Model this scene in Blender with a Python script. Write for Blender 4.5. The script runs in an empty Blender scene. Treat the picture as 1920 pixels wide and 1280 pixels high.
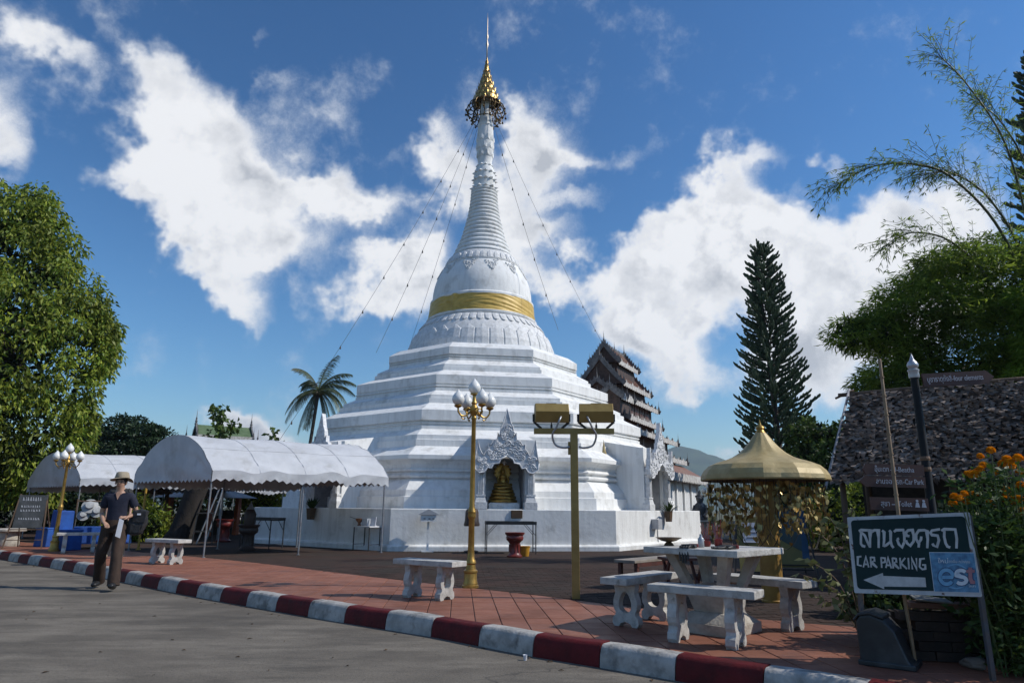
import bpy, bmesh, math, random
import numpy as np
from mathutils import Matrix, Vector, Quaternion, noise as mnoise

PI = math.pi
R_ = math.radians
scene = bpy.context.scene
COL = scene.collection

# ------------------------------------------------------------------ camera
CAM_LOC = Vector((0.0, 0.0, 1.2))
PITCH = math.atan(313.0 / 1280.0)
ROLL = R_(0.5)
_f = Vector((0, math.cos(PITCH), math.sin(PITCH)))
_r0 = Vector((1, 0, 0))
_u0 = Vector((0, -math.sin(PITCH), math.cos(PITCH)))
_r = math.cos(ROLL) * _r0 + math.sin(ROLL) * _u0
_u = -math.sin(ROLL) * _r0 + math.cos(ROLL) * _u0
cam_data = bpy.data.cameras.new("camera")
cam = bpy.data.objects.new("camera", cam_data)
COL.objects.link(cam)
cam.matrix_world = Matrix(((_r.x, _u.x, -_f.x, CAM_LOC.x), (_r.y, _u.y, -_f.y, CAM_LOC.y),
                           (_r.z, _u.z, -_f.z, CAM_LOC.z), (0, 0, 0, 1)))
cam_data.lens = 24.0
cam_data.sensor_width = 36.0
cam_data.clip_start = 0.05
cam_data.clip_end = 20000.0
scene.camera = cam

# ------------------------------------------------------------------ sun and exposure
SUN_EL = R_(42.0)
SUN_AZ = R_(-3.5)          # math angle in plan, +X is to the right of the camera
to_sun = Vector((math.cos(SUN_EL) * math.cos(SUN_AZ), math.cos(SUN_EL) * math.sin(SUN_AZ), math.sin(SUN_EL)))
sun_data = bpy.data.lights.new("sun", 'SUN')
sun_data.energy = 4.7
sun_data.angle = R_(0.53)
sun_data.color = (1.0, 0.955, 0.88)
sun = bpy.data.objects.new("sun", sun_data)
COL.objects.link(sun)
sun.rotation_euler = to_sun.to_track_quat('Z', 'Y').to_euler()
sun.location = (20, -10, 30)

scene.view_settings.view_transform = 'Standard'
scene.view_settings.look = 'None'
scene.view_settings.exposure = -0.2
scene.view_settings.gamma = 1.0
scene.view_settings.use_curve_mapping = False
scene.render.engine = 'CYCLES'
scene.cycles.use_denoising = True
scene.cycles.max_bounces = 6
scene.cycles.diffuse_bounces = 3
scene.cycles.glossy_bounces = 3
scene.cycles.transmission_bounces = 4
scene.cycles.transparent_max_bounces = 8
scene.cycles.volume_bounces = 0
scene.cycles.sample_clamp_indirect = 6.0
scene.cycles.caustics_reflective = False
scene.cycles.caustics_refractive = False

# ------------------------------------------------------------------ world: sky with broken cumulus
world = bpy.data.worlds.new("World")
scene.world = world
world.use_nodes = True
world.cycles.sampling_method = 'MANUAL'
world.cycles.sample_map_resolution = 512
SKY_STRENGTH = 0.13
SKY_GAMMA = 1.35

def build_world():
    nt = world.node_tree
    N, L = nt.nodes, nt.links
    N.clear()
    def nd(t, **kw):
        n = N.new(t)
        for k, v in kw.items():
            setattr(n, k, v)
        return n
    def math_(op, a=None, b=None, c=None, clamp=False):
        n = nd('ShaderNodeMath', operation=op)
        n.use_clamp = clamp
        for i, x in enumerate((a, b, c)):
            if x is None:
                continue
            if isinstance(x, (int, float)):
                n.inputs[i].default_value = x
            else:
                L.new(x, n.inputs[i])
        return n.outputs[0]
    def smooth(x, lo, hi):
        n = nd('ShaderNodeMapRange', interpolation_type='SMOOTHSTEP')
        L.new(x, n.inputs[0])
        n.inputs[1].default_value = lo
        n.inputs[2].default_value = hi
        return n.outputs[0]
    def fbm(vec, scale, detail, rough=0.55, dist=0.0):
        n = nd('ShaderNodeTexNoise', noise_dimensions='3D')
        n.inputs['Scale'].default_value = scale
        n.inputs['Detail'].default_value = detail
        n.inputs['Roughness'].default_value = rough
        n.inputs['Distortion'].default_value = dist
        L.new(vec, n.inputs['Vector'])
        return n
    out = nd('ShaderNodeOutputWorld')
    bg = nd('ShaderNodeBackground')
    L.new(bg.outputs[0], out.inputs[0])
    bg.inputs[1].default_value = SKY_STRENGTH
    sky = nd('ShaderNodeTexSky', sky_type='NISHITA')
    sky.sun_disc = False
    sky.sun_elevation = SUN_EL
    sky.sun_rotation = math.atan2(to_sun.x, to_sun.y)
    sky.altitude = 600
    sky.air_density = 1.4
    sky.dust_density = 0.0
    sky.ozone_density = 7.0
    tc = nd('ShaderNodeTexCoord')
    D = tc.outputs['Generated']
    sep = nd('ShaderNodeSeparateXYZ'); L.new(D, sep.inputs[0])
    x, y, z = sep.outputs
    ysafe = math_('MAXIMUM', y, 0.08)
    u = math_('DIVIDE', x, ysafe)
    v = math_('DIVIDE', z, ysafe)
    uv = nd('ShaderNodeCombineXYZ'); L.new(u, uv.inputs[0]); L.new(v, uv.inputs[1]); uv.inputs[2].default_value = 1.0
    # warp
    w1 = fbm(D, 3.5, 1.0)
    w2 = fbm(D, 11.0, 4.0, 0.6)
    def warp(src, n, amt):
        s = nd('ShaderNodeVectorMath', operation='SUBTRACT')
        L.new(n.outputs['Color'], s.inputs[0]); s.inputs[1].default_value = (0.5, 0.5, 0.5)
        m = nd('ShaderNodeVectorMath', operation='MULTIPLY_ADD')
        L.new(s.outputs[0], m.inputs[0]); m.inputs[1].default_value = (amt, amt, 0); L.new(src, m.inputs[2])
        return m.outputs[0]
    p = warp(uv.outputs[0], w1, 0.12)
    p = warp(p, w2, 0.15)
    u0, u1, v0, v1 = CLOUD_RANGE
    nrm = nd('ShaderNodeVectorMath', operation='MULTIPLY_ADD')
    L.new(p, nrm.inputs[0])
    nrm.inputs[1].default_value = (2 / (u1 - u0), 2 / (v1 - v0), 0)
    nrm.inputs[2].default_value = (-(u1 + u0) / (u1 - u0), -(v1 + v0) / (v1 - v0), 0)
    sp = nd('ShaderNodeSeparateXYZ'); L.new(nrm.outputs[0], sp.inputs[0])
    def curves(src, tables):
        cb = nd('ShaderNodeCombineXYZ')
        for q in range(3): L.new(src, cb.inputs[q])
        vc = nd('ShaderNodeVectorCurve')
        mpg = vc.mapping
        mpg.extend = 'HORIZONTAL'
        for q, tab in enumerate(tables):
            cv = mpg.curves[q]; n = len(tab)
            cv.points[0].location = (-1, tab[0] / 999); cv.points[-1].location = (1, tab[-1] / 999)
            for i in range(1, n - 1): cv.points.new(-1 + 2 * i / (n - 1), tab[i] / 999)
        mpg.update()
        L.new(cb.outputs[0], vc.inputs['Vector'])
        return vc.outputs[0]
    acc = None
    for k in range(0, len(CLOUDS), 3):
        tri = CLOUDS[k:k + 3]
        fu = curves(sp.outputs[0], [t[1] for t in tri])
        gv = curves(sp.outputs[1], [t[2] for t in tri])
        ml = nd('ShaderNodeVectorMath', operation='MULTIPLY'); L.new(gv, ml.inputs[0]); ml.inputs[1].default_value = tuple(t[0] for t in tri)
        dt = nd('ShaderNodeVectorMath', operation='DOT_PRODUCT'); L.new(fu, dt.inputs[0]); L.new(ml.outputs[0], dt.inputs[1])
        acc = dt.outputs['Value'] if acc is None else math_('ADD', acc, dt.outputs['Value'])
    # outside the framed part of the sky the same kind of broken cumulus goes on
    zs = math_('MAXIMUM', z, 0.06)
    hx = math_('DIVIDE', x, zs); hy = math_('DIVIDE', y, zs)
    hv = nd('ShaderNodeCombineXYZ'); L.new(hx, hv.inputs[0]); L.new(hy, hv.inputs[1])
    far = fbm(hv.outputs[0], 0.9, 4.0, 0.55)
    farv = math_('MULTIPLY_ADD', far.outputs['Fac'], 3.2, -1.62)
    farv = math_('MAXIMUM', farv, 0.0)
    side = smooth(math_('ABSOLUTE', u), 0.85, 1.1)
    up = smooth(v, 0.95, 1.15)
    back = math_('SUBTRACT', 1.0, smooth(y, 0.1, 0.3))
    outm = math_('MAXIMUM', math_('MAXIMUM', side, up), back)
    mixd = nd('ShaderNodeMix', data_type='FLOAT')
    L.new(outm, mixd.inputs[0]); L.new(acc, mixd.inputs[2]); L.new(farv, mixd.inputs[3])
    dens = mixd.outputs[0]
    det = fbm(D, 11.0, 7.0, 0.66)
    Dl = nd('ShaderNodeVectorMath', operation='ADD'); L.new(D, Dl.inputs[0]); Dl.inputs[1].default_value = (0.020, -0.008, 0.022)
    det_l = fbm(Dl.outputs[0], 11.0, 5.0, 0.60)
    det_c = fbm(D, 11.0, 5.0, 0.60)
    billow = fbm(D, 6.0, 3.0, 0.5)
    d2 = math_('MULTIPLY_ADD', det.outputs['Fac'], 2.3, -1.15)
    d2 = math_('ADD', d2, math_('MULTIPLY_ADD', billow.outputs['Fac'], 1.2, -0.62))
    tot = math_('ADD', dens, d2)
    alpha = smooth(tot, -0.05, 1.08)
    low = smooth(z, 0.0, 0.05)
    alpha = math_('MULTIPLY', alpha, low)
    # billows: brighter where the cloud thins towards the sun, grey bellies where it thickens
    rel = math_('SUBTRACT', det_c.outputs['Fac'], det_l.outputs['Fac'])
    rel = math_('MULTIPLY_ADD', rel, -5.0, 0.34)
    grey_n = fbm(D, 3.6, 2.0, 0.5)
    thick = smooth(tot, 0.55, 1.7)
    g = math_('ADD', rel, math_('MULTIPLY_ADD', grey_n.outputs['Fac'], 1.9, -0.95))
    g = math_('MULTIPLY', math_('MAXIMUM', g, 0.0), thick, clamp=True)
    ccol = nd('ShaderNodeMix', data_type='RGBA')
    L.new(g, ccol.inputs[0])
    ccol.inputs[6].default_value = (8.3, 8.4, 8.6, 1)
    ccol.inputs[7].default_value = (4.5, 4.75, 5.2, 1)
    thin = nd('ShaderNodeMix', data_type='RGBA')
    L.new(smooth(alpha, 0.0, 1.0), thin.inputs[0])
    thin.inputs[6].default_value = (6.0, 6.6, 7.4, 1)
    L.new(ccol.outputs[2], thin.inputs[7])
    fin = nd('ShaderNodeMix', data_type='RGBA')
    L.new(math_('MULTIPLY', alpha, 0.97), fin.inputs[0])
    hs = nd('ShaderNodeHueSaturation')
    hs.inputs['Hue'].default_value = 0.495; hs.inputs['Saturation'].default_value = 1.06; hs.inputs['Value'].default_value = 0.575
    gm = nd('ShaderNodeGamma'); gm.inputs[1].default_value = SKY_GAMMA
    L.new(sky.outputs[0], gm.inputs[0]); L.new(gm.outputs[0], hs.inputs['Color'])
    L.new(hs.outputs[0], fin.inputs[6]); L.new(thin.outputs[2], fin.inputs[7])
    L.new(fin.outputs[2], bg.inputs[0])

# cloud cover over the framed part of the sky (direction x/y from -1 to 1, z/y from 0 to 1.1) as a sum of products of curves
CLOUD_RANGE = (-1, 1, 0, 1.1)
CLOUDS = [
 (1.5033, [86,87,90,95,87,27,-12,48,98,85,56,18,-51,-182,-404,-629,-742,-822,-842,-718,-518,-408,-416,-376,-453,-489,-486,-439,-359,-343,-328,-463,-715,-721,-568,-403,-515,-697,-745,-818,-920,-907,-910,-940,-999,-982,-920,-909,-908,-914,-926,-877,-770,-608,-511,-395,-203,-27,71,86,86,86,86,86],
  [105,105,105,70,27,-91,-21,-17,-136,-251,-357,-462,-569,-717,-856,-932,-939,-975,-999,-980,-947,-919,-728,-551,-463,-422,-330,-230,-179,-133,-60,-3,26,64,88,100,90,109,109,106,105,105,105,105,105,105,105,105,105,105,105,105]),
 (1.2749, [35,34,29,18,-88,-354,-408,-208,-90,-120,-176,-330,-629,-915,-999,-942,-824,-690,-435,-325,-301,-317,-336,-124,-4,152,259,39,-332,-495,-335,-311,-672,-605,-329,-22,222,340,443,495,439,222,-23,19,225,394,485,401,399,369,361,352,286,149,73,86,96,82,42,35,35,35,35,35],
  [52,52,52,72,-29,-85,-50,103,261,401,546,651,696,706,624,517,405,275,110,-50,-192,-390,-689,-855,-999,-978,-913,-942,-909,-811,-670,-548,-470,-309,-153,-66,-73,0,29,40,47,52,52,52,52,52,52,52,52,52,52,52]),
 (0.6644, [48,43,20,-17,-220,-573,-507,-308,-297,-322,-310,-514,-911,-921,-461,-168,-21,101,458,836,999,809,551,277,240,-10,-192,-347,-271,152,381,269,69,-24,-126,-141,-332,-533,-539,-445,-130,300,465,168,-119,-177,-272,-334,-238,-132,-125,-147,-78,114,240,166,76,12,43,48,48,48,48,48],
  [68,68,68,122,565,999,697,183,-40,-215,-476,-643,-664,-603,-320,-293,-251,-28,184,245,506,906,908,759,-90,-472,-554,-552,-592,-573,-652,-623,-626,-546,-339,-195,-166,-102,-23,22,54,68,68,68,68,68,68,68,68,68,68,68]),
 (0.5457, [-273,-266,-235,-183,-63,-42,-130,-23,63,79,41,149,328,310,428,386,21,-254,-172,371,509,269,108,-257,-511,-861,-999,-863,-591,-272,-232,-333,-217,-336,-435,-585,-764,-446,-55,307,530,329,117,0,315,678,719,527,303,180,134,-62,-375,-461,-386,-448,-464,-426,-300,-273,-273,-273,-273,-273],
  [145,145,145,237,376,566,446,441,700,960,999,811,490,-155,-564,-775,-590,-361,125,500,424,283,-69,66,123,-116,-258,-119,-39,108,326,536,552,414,267,144,89,114,128,140,141,145,145,145,145,145,145,145,145,145,145,145]),
 (0.5248, [40,30,-19,-86,-242,-76,152,-265,-593,-581,-428,-587,-754,-508,-202,235,443,382,-239,-999,-884,-585,-204,-114,-258,-471,-586,-420,172,579,339,235,613,695,484,30,-299,-201,-117,17,49,-167,-103,101,292,282,211,157,71,37,20,-53,-184,-184,-109,-138,-125,-81,26,40,40,40,40,40],
  [144,144,144,85,-423,-839,-642,-21,317,408,390,278,141,-179,-535,-351,-157,-405,-231,387,493,55,-82,3,43,462,623,452,258,-115,-460,-821,-999,-821,-553,-198,-58,-11,21,91,138,144,144,144,144,144,144,144,144,144,144,144]),
 (0.4861, [-260,-253,-252,-244,-194,192,445,4,-358,-389,-283,-286,-213,-120,-611,-262,216,426,472,586,668,-45,-649,-999,-908,-230,322,618,459,-165,-487,-150,145,196,46,-38,348,613,497,194,-183,35,280,136,-157,-249,-100,112,-170,-434,-416,-280,-149,-297,-500,-342,-254,-152,-245,-260,-260,-260,-260,-260],
  [163,163,163,176,433,681,712,339,120,-7,-40,-68,-79,-138,-196,165,448,597,554,259,-635,-999,-523,74,168,309,477,338,248,22,-106,-260,-292,-276,-93,159,320,125,87,141,166,163,163,163,163,163,163,163,163,163,163,163]),
 (0.3587, [-65,-39,11,44,-218,-161,939,857,249,150,299,316,61,121,-164,-800,-886,-434,563,294,-432,-1,-46,-52,26,-24,-81,-714,-33,852,525,-243,-646,56,999,710,209,-93,-293,-258,-173,261,665,693,580,250,54,307,-123,-277,-328,-371,-260,-140,-71,-61,-67,-74,-63,-65,-65,-65,-65,-65],
  [-70,-70,-70,-45,-52,286,64,169,462,374,45,-173,16,376,510,372,-222,-656,-555,-311,-141,-140,112,310,714,999,425,-241,-640,-811,-624,-203,95,241,370,560,474,47,39,-14,-53,-70,-70,-70,-70,-70,-70,-70,-70,-70,-70,-70]),
 (0.4629, [-138,-186,-262,-364,-448,-548,-875,-999,-817,-364,-162,41,335,620,503,-34,-232,-244,-290,2,-261,4,9,80,228,333,329,207,241,129,19,-146,-217,-130,160,339,290,-16,-156,-178,-59,159,160,115,181,146,80,73,-158,-231,-246,-301,-223,-119,-143,-91,-49,-64,-128,-138,-138,-138,-138,-138],
  [217,217,217,227,121,90,19,245,414,319,40,-148,-93,331,437,303,55,-68,-391,-617,-374,-63,342,155,165,258,54,-140,0,180,288,314,208,-144,-603,-999,-921,-396,-124,46,163,217,217,217,217,217,217,217,217,217,217,217]),
 (0.1736, [501,444,340,147,-339,-773,-545,-515,-449,5,348,466,242,252,57,250,-107,-341,-238,618,619,191,80,-531,-900,-955,-468,-768,-162,636,393,-172,-281,94,876,469,31,922,999,500,-278,-839,-438,-203,-245,-542,-501,185,258,245,246,348,359,108,131,117,117,252,444,501,501,501,501,501],
  [-210,-210,-210,-398,207,98,423,-165,-959,-932,-72,700,939,527,-384,-681,-575,-624,398,942,-324,-855,-142,278,628,283,203,-108,-485,-563,-332,101,250,-91,-499,-832,-999,-587,-302,-298,-251,-210,-210,-210,-210,-210,-210,-210,-210,-210,-210,-210]),
 (0.1852, [-524,-495,-439,-323,16,589,493,55,-216,-348,-595,-802,-507,56,467,177,-332,-465,168,434,37,115,195,505,650,144,-133,-637,-417,-153,-396,-652,-178,205,822,566,45,505,262,-88,31,-608,-999,-515,27,-283,-571,-777,-26,512,519,504,476,182,176,-68,-258,-512,-538,-524,-524,-524,-524,-524],
  [333,333,333,220,397,101,501,-121,-927,-841,-251,319,640,976,947,49,-740,-792,-217,-2,134,390,573,-2,-999,-202,676,567,255,85,38,137,-40,-160,-16,372,713,393,205,324,353,333,333,333,333,333,333,333,333,333,333,333]),
 (0.1954, [322,319,258,202,361,749,593,121,-244,-354,-369,-561,-425,330,346,-186,-66,-291,-614,-232,689,999,438,122,152,74,155,174,523,385,187,-24,-80,-395,-257,402,261,277,289,222,323,-77,-339,-373,439,699,399,-199,-242,-72,-60,-421,-635,-421,-423,-260,32,201,286,322,322,322,322,322],
  [-369,-369,-369,-269,417,527,112,-109,98,603,687,451,285,227,-143,-480,-52,215,-201,-980,-999,154,731,535,-885,-95,531,225,238,339,157,-144,-457,-597,-422,39,316,147,-275,-305,-315,-369,-369,-369,-369,-369,-369,-369,-369,-369,-369,-369]),
 (0.1899, [-282,-267,-216,-258,-647,-999,-233,649,868,261,-238,-63,-147,185,91,-355,220,417,-507,-706,122,498,225,-176,-214,-98,152,-91,107,454,580,455,99,-365,-651,-10,406,451,222,-116,-159,-464,-29,32,222,24,-337,-220,-17,195,313,89,-121,105,-56,-53,-120,-231,-285,-282,-282,-282,-282,-282],
  [225,225,225,-10,133,-346,-472,-186,-278,-348,-32,490,652,-45,-790,-334,689,620,-58,-583,-553,210,632,654,-20,116,154,-212,-371,-179,-135,-296,-166,596,999,682,-629,-541,51,187,173,225,225,225,225,225,225,225,225,225,225,225]),
 (0.2513, [118,106,120,74,-178,-343,-519,50,999,706,-280,-370,-117,-63,-80,408,289,159,-699,279,403,-365,-446,-169,-65,-87,147,99,-364,-438,-559,-289,172,279,797,676,-2,-56,-278,-112,48,146,-132,138,831,515,294,-665,-511,-302,-346,-119,166,-106,-16,-33,74,80,95,118,118,118,118,118],
  [-46,-46,-46,16,47,-162,138,81,216,357,-66,-588,-372,352,6,-216,-151,-9,242,506,83,-247,191,-182,-999,296,435,-18,0,-84,-27,-88,5,378,456,29,-592,-198,19,10,-67,-46,-46,-46,-46,-46,-46,-46,-46,-46,-46,-46]),
 (0.102, [-105,-74,16,421,798,432,224,26,-999,-163,578,84,-87,-488,191,784,597,-36,-477,-311,184,-117,-89,-260,-352,-327,141,-87,-650,-195,102,28,-436,-995,-366,308,557,532,-516,-750,-808,-412,629,751,863,167,-129,-119,-63,4,49,278,234,317,316,145,26,-115,-150,-105,-105,-105,-105,-105],
  [46,46,46,-473,-128,-429,-416,260,614,-165,-959,-479,631,444,-684,-619,86,568,545,8,-96,152,250,-123,-313,682,234,-851,-829,-262,489,819,405,-519,-892,5,632,999,445,133,116,46,46,46,46,46,46,46,46,46,46,46]),
 (0.1762, [53,35,54,21,-250,-99,192,-448,-339,536,304,116,126,-78,-99,-420,-71,432,531,479,518,-604,-973,320,616,356,-299,-58,78,314,105,226,42,-67,-458,-311,144,-120,-180,40,-180,-999,-587,127,675,388,82,-210,115,263,293,105,-430,-211,-276,-222,-52,41,73,53,53,53,53,53],
  [-2,-2,-2,-396,-46,-596,999,315,-364,-25,296,207,27,-662,-105,147,9,404,-53,-470,129,428,62,-562,-260,510,177,102,70,-454,-354,-54,374,281,-229,-338,117,-104,95,34,-21,-2,-2,-2,-2,-2,-2,-2,-2,-2,-2,-2]),
]
build_world()

# ------------------------------------------------------------------ helpers
rng = random.Random(7)

def tag(o, label=None, cat=None, group=None, kind=None):
    if label: o['label'] = label
    if cat: o['category'] = cat; o['kind'] = 'thing'
    if group: o['group'] = group
    if kind: o['kind'] = kind
    return o

def thing(name, label, cat, loc=(0, 0, 0), rz=0.0, group=None):
    o = bpy.data.objects.new(name, None)
    o.empty_display_size = 0.2
    COL.objects.link(o)
    o.location = loc
    o.rotation_euler = (0, 0, rz)
    return tag(o, label, cat, group)

def new_obj(name, me, parent=None, loc=None, rz=None):
    o = bpy.data.objects.new(name, me)
    COL.objects.link(o)
    if parent: o.parent = parent
    if loc is not None: o.location = loc
    if rz is not None: o.rotation_euler = (0, 0, rz)
    return o

def copy_tree(o, parent=None):
    c = o.copy(); COL.objects.link(c); c.parent = parent
    for ch in o.children:
        copy_tree(ch, c)
    return c

def frame_of(d):
    d = Vector(d).normalized()
    a = Vector((0, 0, 1)) if abs(d.z) < 0.9 else Vector((1, 0, 0))
    x = a.cross(d).normalized()
    return x, d.cross(x), d

class MB:
    def __init__(s): s.v = []; s.f = []
    def add(s, vs, fs):
        n = len(s.v)
        s.v.extend([tuple(p) for p in vs])
        s.f.extend([tuple(i + n for i in f) for f in fs])
        return s
    def box(s, c, size, rz=0.0, M=None, taper=1.0):
        x, y, z = size[0] / 2, size[1] / 2, size[2] / 2
        P = [Vector((a * x * (taper if k > 0 else 1), b * y * (taper if k > 0 else 1), k * z)) for k in (-1, 1) for a, b in ((-1, -1), (1, -1), (1, 1), (-1, 1))]
        if rz:
            q = Matrix.Rotation(rz, 3, 'Z'); P = [q @ p for p in P]
        if M is not None: P = [M @ p for p in P]
        c = Vector(c)
        return s.add([p + c for p in P], [(0, 3, 2, 1), (4, 5, 6, 7), (0, 1, 5, 4), (1, 2, 6, 5), (2, 3, 7, 6), (3, 0, 4, 7)])
    def bar(s, p0, p1, w, h=None):
        h = h or w
        p0, p1 = Vector(p0), Vector(p1)
        x, y, d = frame_of(p1 - p0)
        P = [p + x * a * w / 2 + y * b * h / 2 for p in (p0, p1) for a, b in ((-1, -1), (1, -1), (1, 1), (-1, 1))]
        return s.add(P, [(0, 3, 2, 1), (4, 5, 6, 7), (0, 1, 5, 4), (1, 2, 6, 5), (2, 3, 7, 6), (3, 0, 4, 7)])
    def tube(s, pts, r, n=8, cap=True):
        pts = [Vector(p) for p in pts]
        if isinstance(r, (int, float)): r = [r] * len(pts)
        x = None; V = []
        for i, p in enumerate(pts):
            d = (pts[min(i + 1, len(pts) - 1)] - pts[max(i - 1, 0)])
            if d.length < 1e-9: d = Vector((0, 0, 1))
            d.normalize()
            if x is None: x, y, _ = frame_of(d)
            else:
                x = (x - d * x.dot(d))
                if x.length < 1e-6: x = frame_of(d)[0]
                x.normalize(); y = d.cross(x)
            for k in range(n):
                a = 2 * PI * k / n
                V.append(p + (x * math.cos(a) + y * math.sin(a)) * r[i])
        F = []
        for i in range(len(pts) - 1):
            for k in range(n):
                k2 = (k + 1) % n
                F.append((i * n + k, i * n + k2, (i + 1) * n + k2, (i + 1) * n + k))
        if cap:
            F.append(tuple(range(n - 1, -1, -1)))
            F.append(tuple((len(pts) - 1) * n + k for k in range(n)))
        return s.add(V, F)
    def lathe(s, prof, n=24, c=(0, 0, 0), sx=1.0, sy=1.0, ph=0.0, cap=True):
        V = []; F = []
        for (r, z) in prof:
            for k in range(n):
                a = 2 * PI * k / n + ph
                V.append((c[0] + r * sx * math.cos(a), c[1] + r * sy * math.sin(a), c[2] + z))
        for i in range(len(prof) - 1):
            for k in range(n):
                k2 = (k + 1) % n
                F.append((i * n + k, i * n + k2, (i + 1) * n + k2, (i + 1) * n + k))
        if cap:
            if prof[0][0] > 1e-4: F.append(tuple(range(n - 1, -1, -1)))
            if prof[-1][0] > 1e-4: F.append(tuple((len(prof) - 1) * n + k for k in range(n)))
        return s.add(V, F)
    def ball(s, c, r, n=12, m=8, sx=1, sy=1, sz=1):
        prof = [(max(1e-5, r * math.sin(PI * i / m)), -r * sz * math.cos(PI * i / m)) for i in range(m + 1)]
        return s.lathe(prof, n, c, sx, sy, cap=False)
    def prism(s, poly, d0, d1, M=None):
        """polygon in local XZ plane, extruded along local Y from d0 to d1"""
        n = len(poly)
        P = [Vector((p[0], d0, p[1])) for p in poly] + [Vector((p[0], d1, p[1])) for p in poly]
        if M is not None: P = [M @ p for p in P]
        F = [tuple(range(n)), tuple(range(2 * n - 1, n - 1, -1))]
        F += [(i, i + n, (i + 1) % n + n, (i + 1) % n) for i in range(n)]
        return s.add(P, F)
    def ring_prism(s, outer, inner, d0, d1, M=None):
        n = len(outer)
        P = []
        for d in (d0, d1):
            P += [Vector((p[0], d, p[1])) for p in outer] + [Vector((p[0], d, p[1])) for p in inner]
        if M is not None: P = [M @ p for p in P]
        F = []
        for i in range(n):
            j = (i + 1) % n
            F += [(i, j, n + j, n + i), (2 * n + j, 2 * n + i, 3 * n + i, 3 * n + j),
                  (j, i, 2 * n + i, 2 * n + j), (n + i, n + j, 3 * n + j, 3 * n + i)]
        return s.add(P, F)
    def grid(s, fn, nu, nv, close=False):
        V = [fn(i / nu, j / nv) for j in range(nv + 1) for i in range(nu + 1)]
        F = [(j * (nu + 1) + i, j * (nu + 1) + i + 1, (j + 1) * (nu + 1) + i + 1, (j + 1) * (nu + 1) + i) for j in range(nv) for i in range(nu)]
        return s.add(V, F)
    def xform(s, M):
        s.v = [tuple(M @ Vector(p)) for p in s.v]; return s
    def mesh(s, name, m, smooth=False, fix=True):
        me = bpy.data.meshes.new(name)
        me.from_pydata(s.v, [], s.f)
        if fix:
            bm = bmesh.new(); bm.from_mesh(me)
            bmesh.ops.recalc_face_normals(bm, faces=bm.faces)
            bm.to_mesh(me); bm.free()
        if m is not None: me.materials.append(m)
        if smooth is True:
            me.polygons.foreach_set('use_smooth', [True] * len(me.polygons))
        elif smooth:
            me.polygons.foreach_set('use_smooth', [True] * len(me.polygons))
            me.set_sharp_from_angle(angle=R_(smooth))
        me.update()
        return me
    def build(s, name, m, parent=None, smooth=False, loc=None, rz=None, fix=True):
        return new_obj(name, s.mesh(name, m, smooth, fix), parent, loc, rz)

def bevel(o, w, seg=2):
    """bake a small bevel into the mesh"""
    bm = bmesh.new(); bm.from_mesh(o.data)
    es = [e for e in bm.edges if len(e.link_faces) == 2 and e.calc_face_angle(0) > 0.5]
    if es: bmesh.ops.bevel(bm, geom=es, offset=w, segments=seg, affect='EDGES', profile=0.6, clamp_overlap=True)
    bm.to_mesh(o.data); bm.free()
    return o

def fast_mesh(name, V, F4, m, smooth=False):
    """V (n,3) float array, F4 (k,4) or (k,3) int array"""
    V = np.asarray(V, dtype=np.float32); F4 = np.asarray(F4, dtype=np.int32)
    me = bpy.data.meshes.new(name)
    k = F4.shape[1]
    me.vertices.add(len(V)); me.vertices.foreach_set('co', V.ravel())
    me.loops.add(F4.size); me.loops.foreach_set('vertex_index', F4.ravel())
    me.polygons.add(len(F4))
    me.polygons.foreach_set('loop_start', np.arange(0, F4.size, k, dtype=np.int32))
    me.polygons.foreach_set('loop_total', np.full(len(F4), k, dtype=np.int32))
    if smooth: me.polygons.foreach_set('use_smooth', np.ones(len(F4), dtype=bool))
    me.materials.append(m)
    me.update(calc_edges=True)
    me.validate()
    return me

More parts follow.
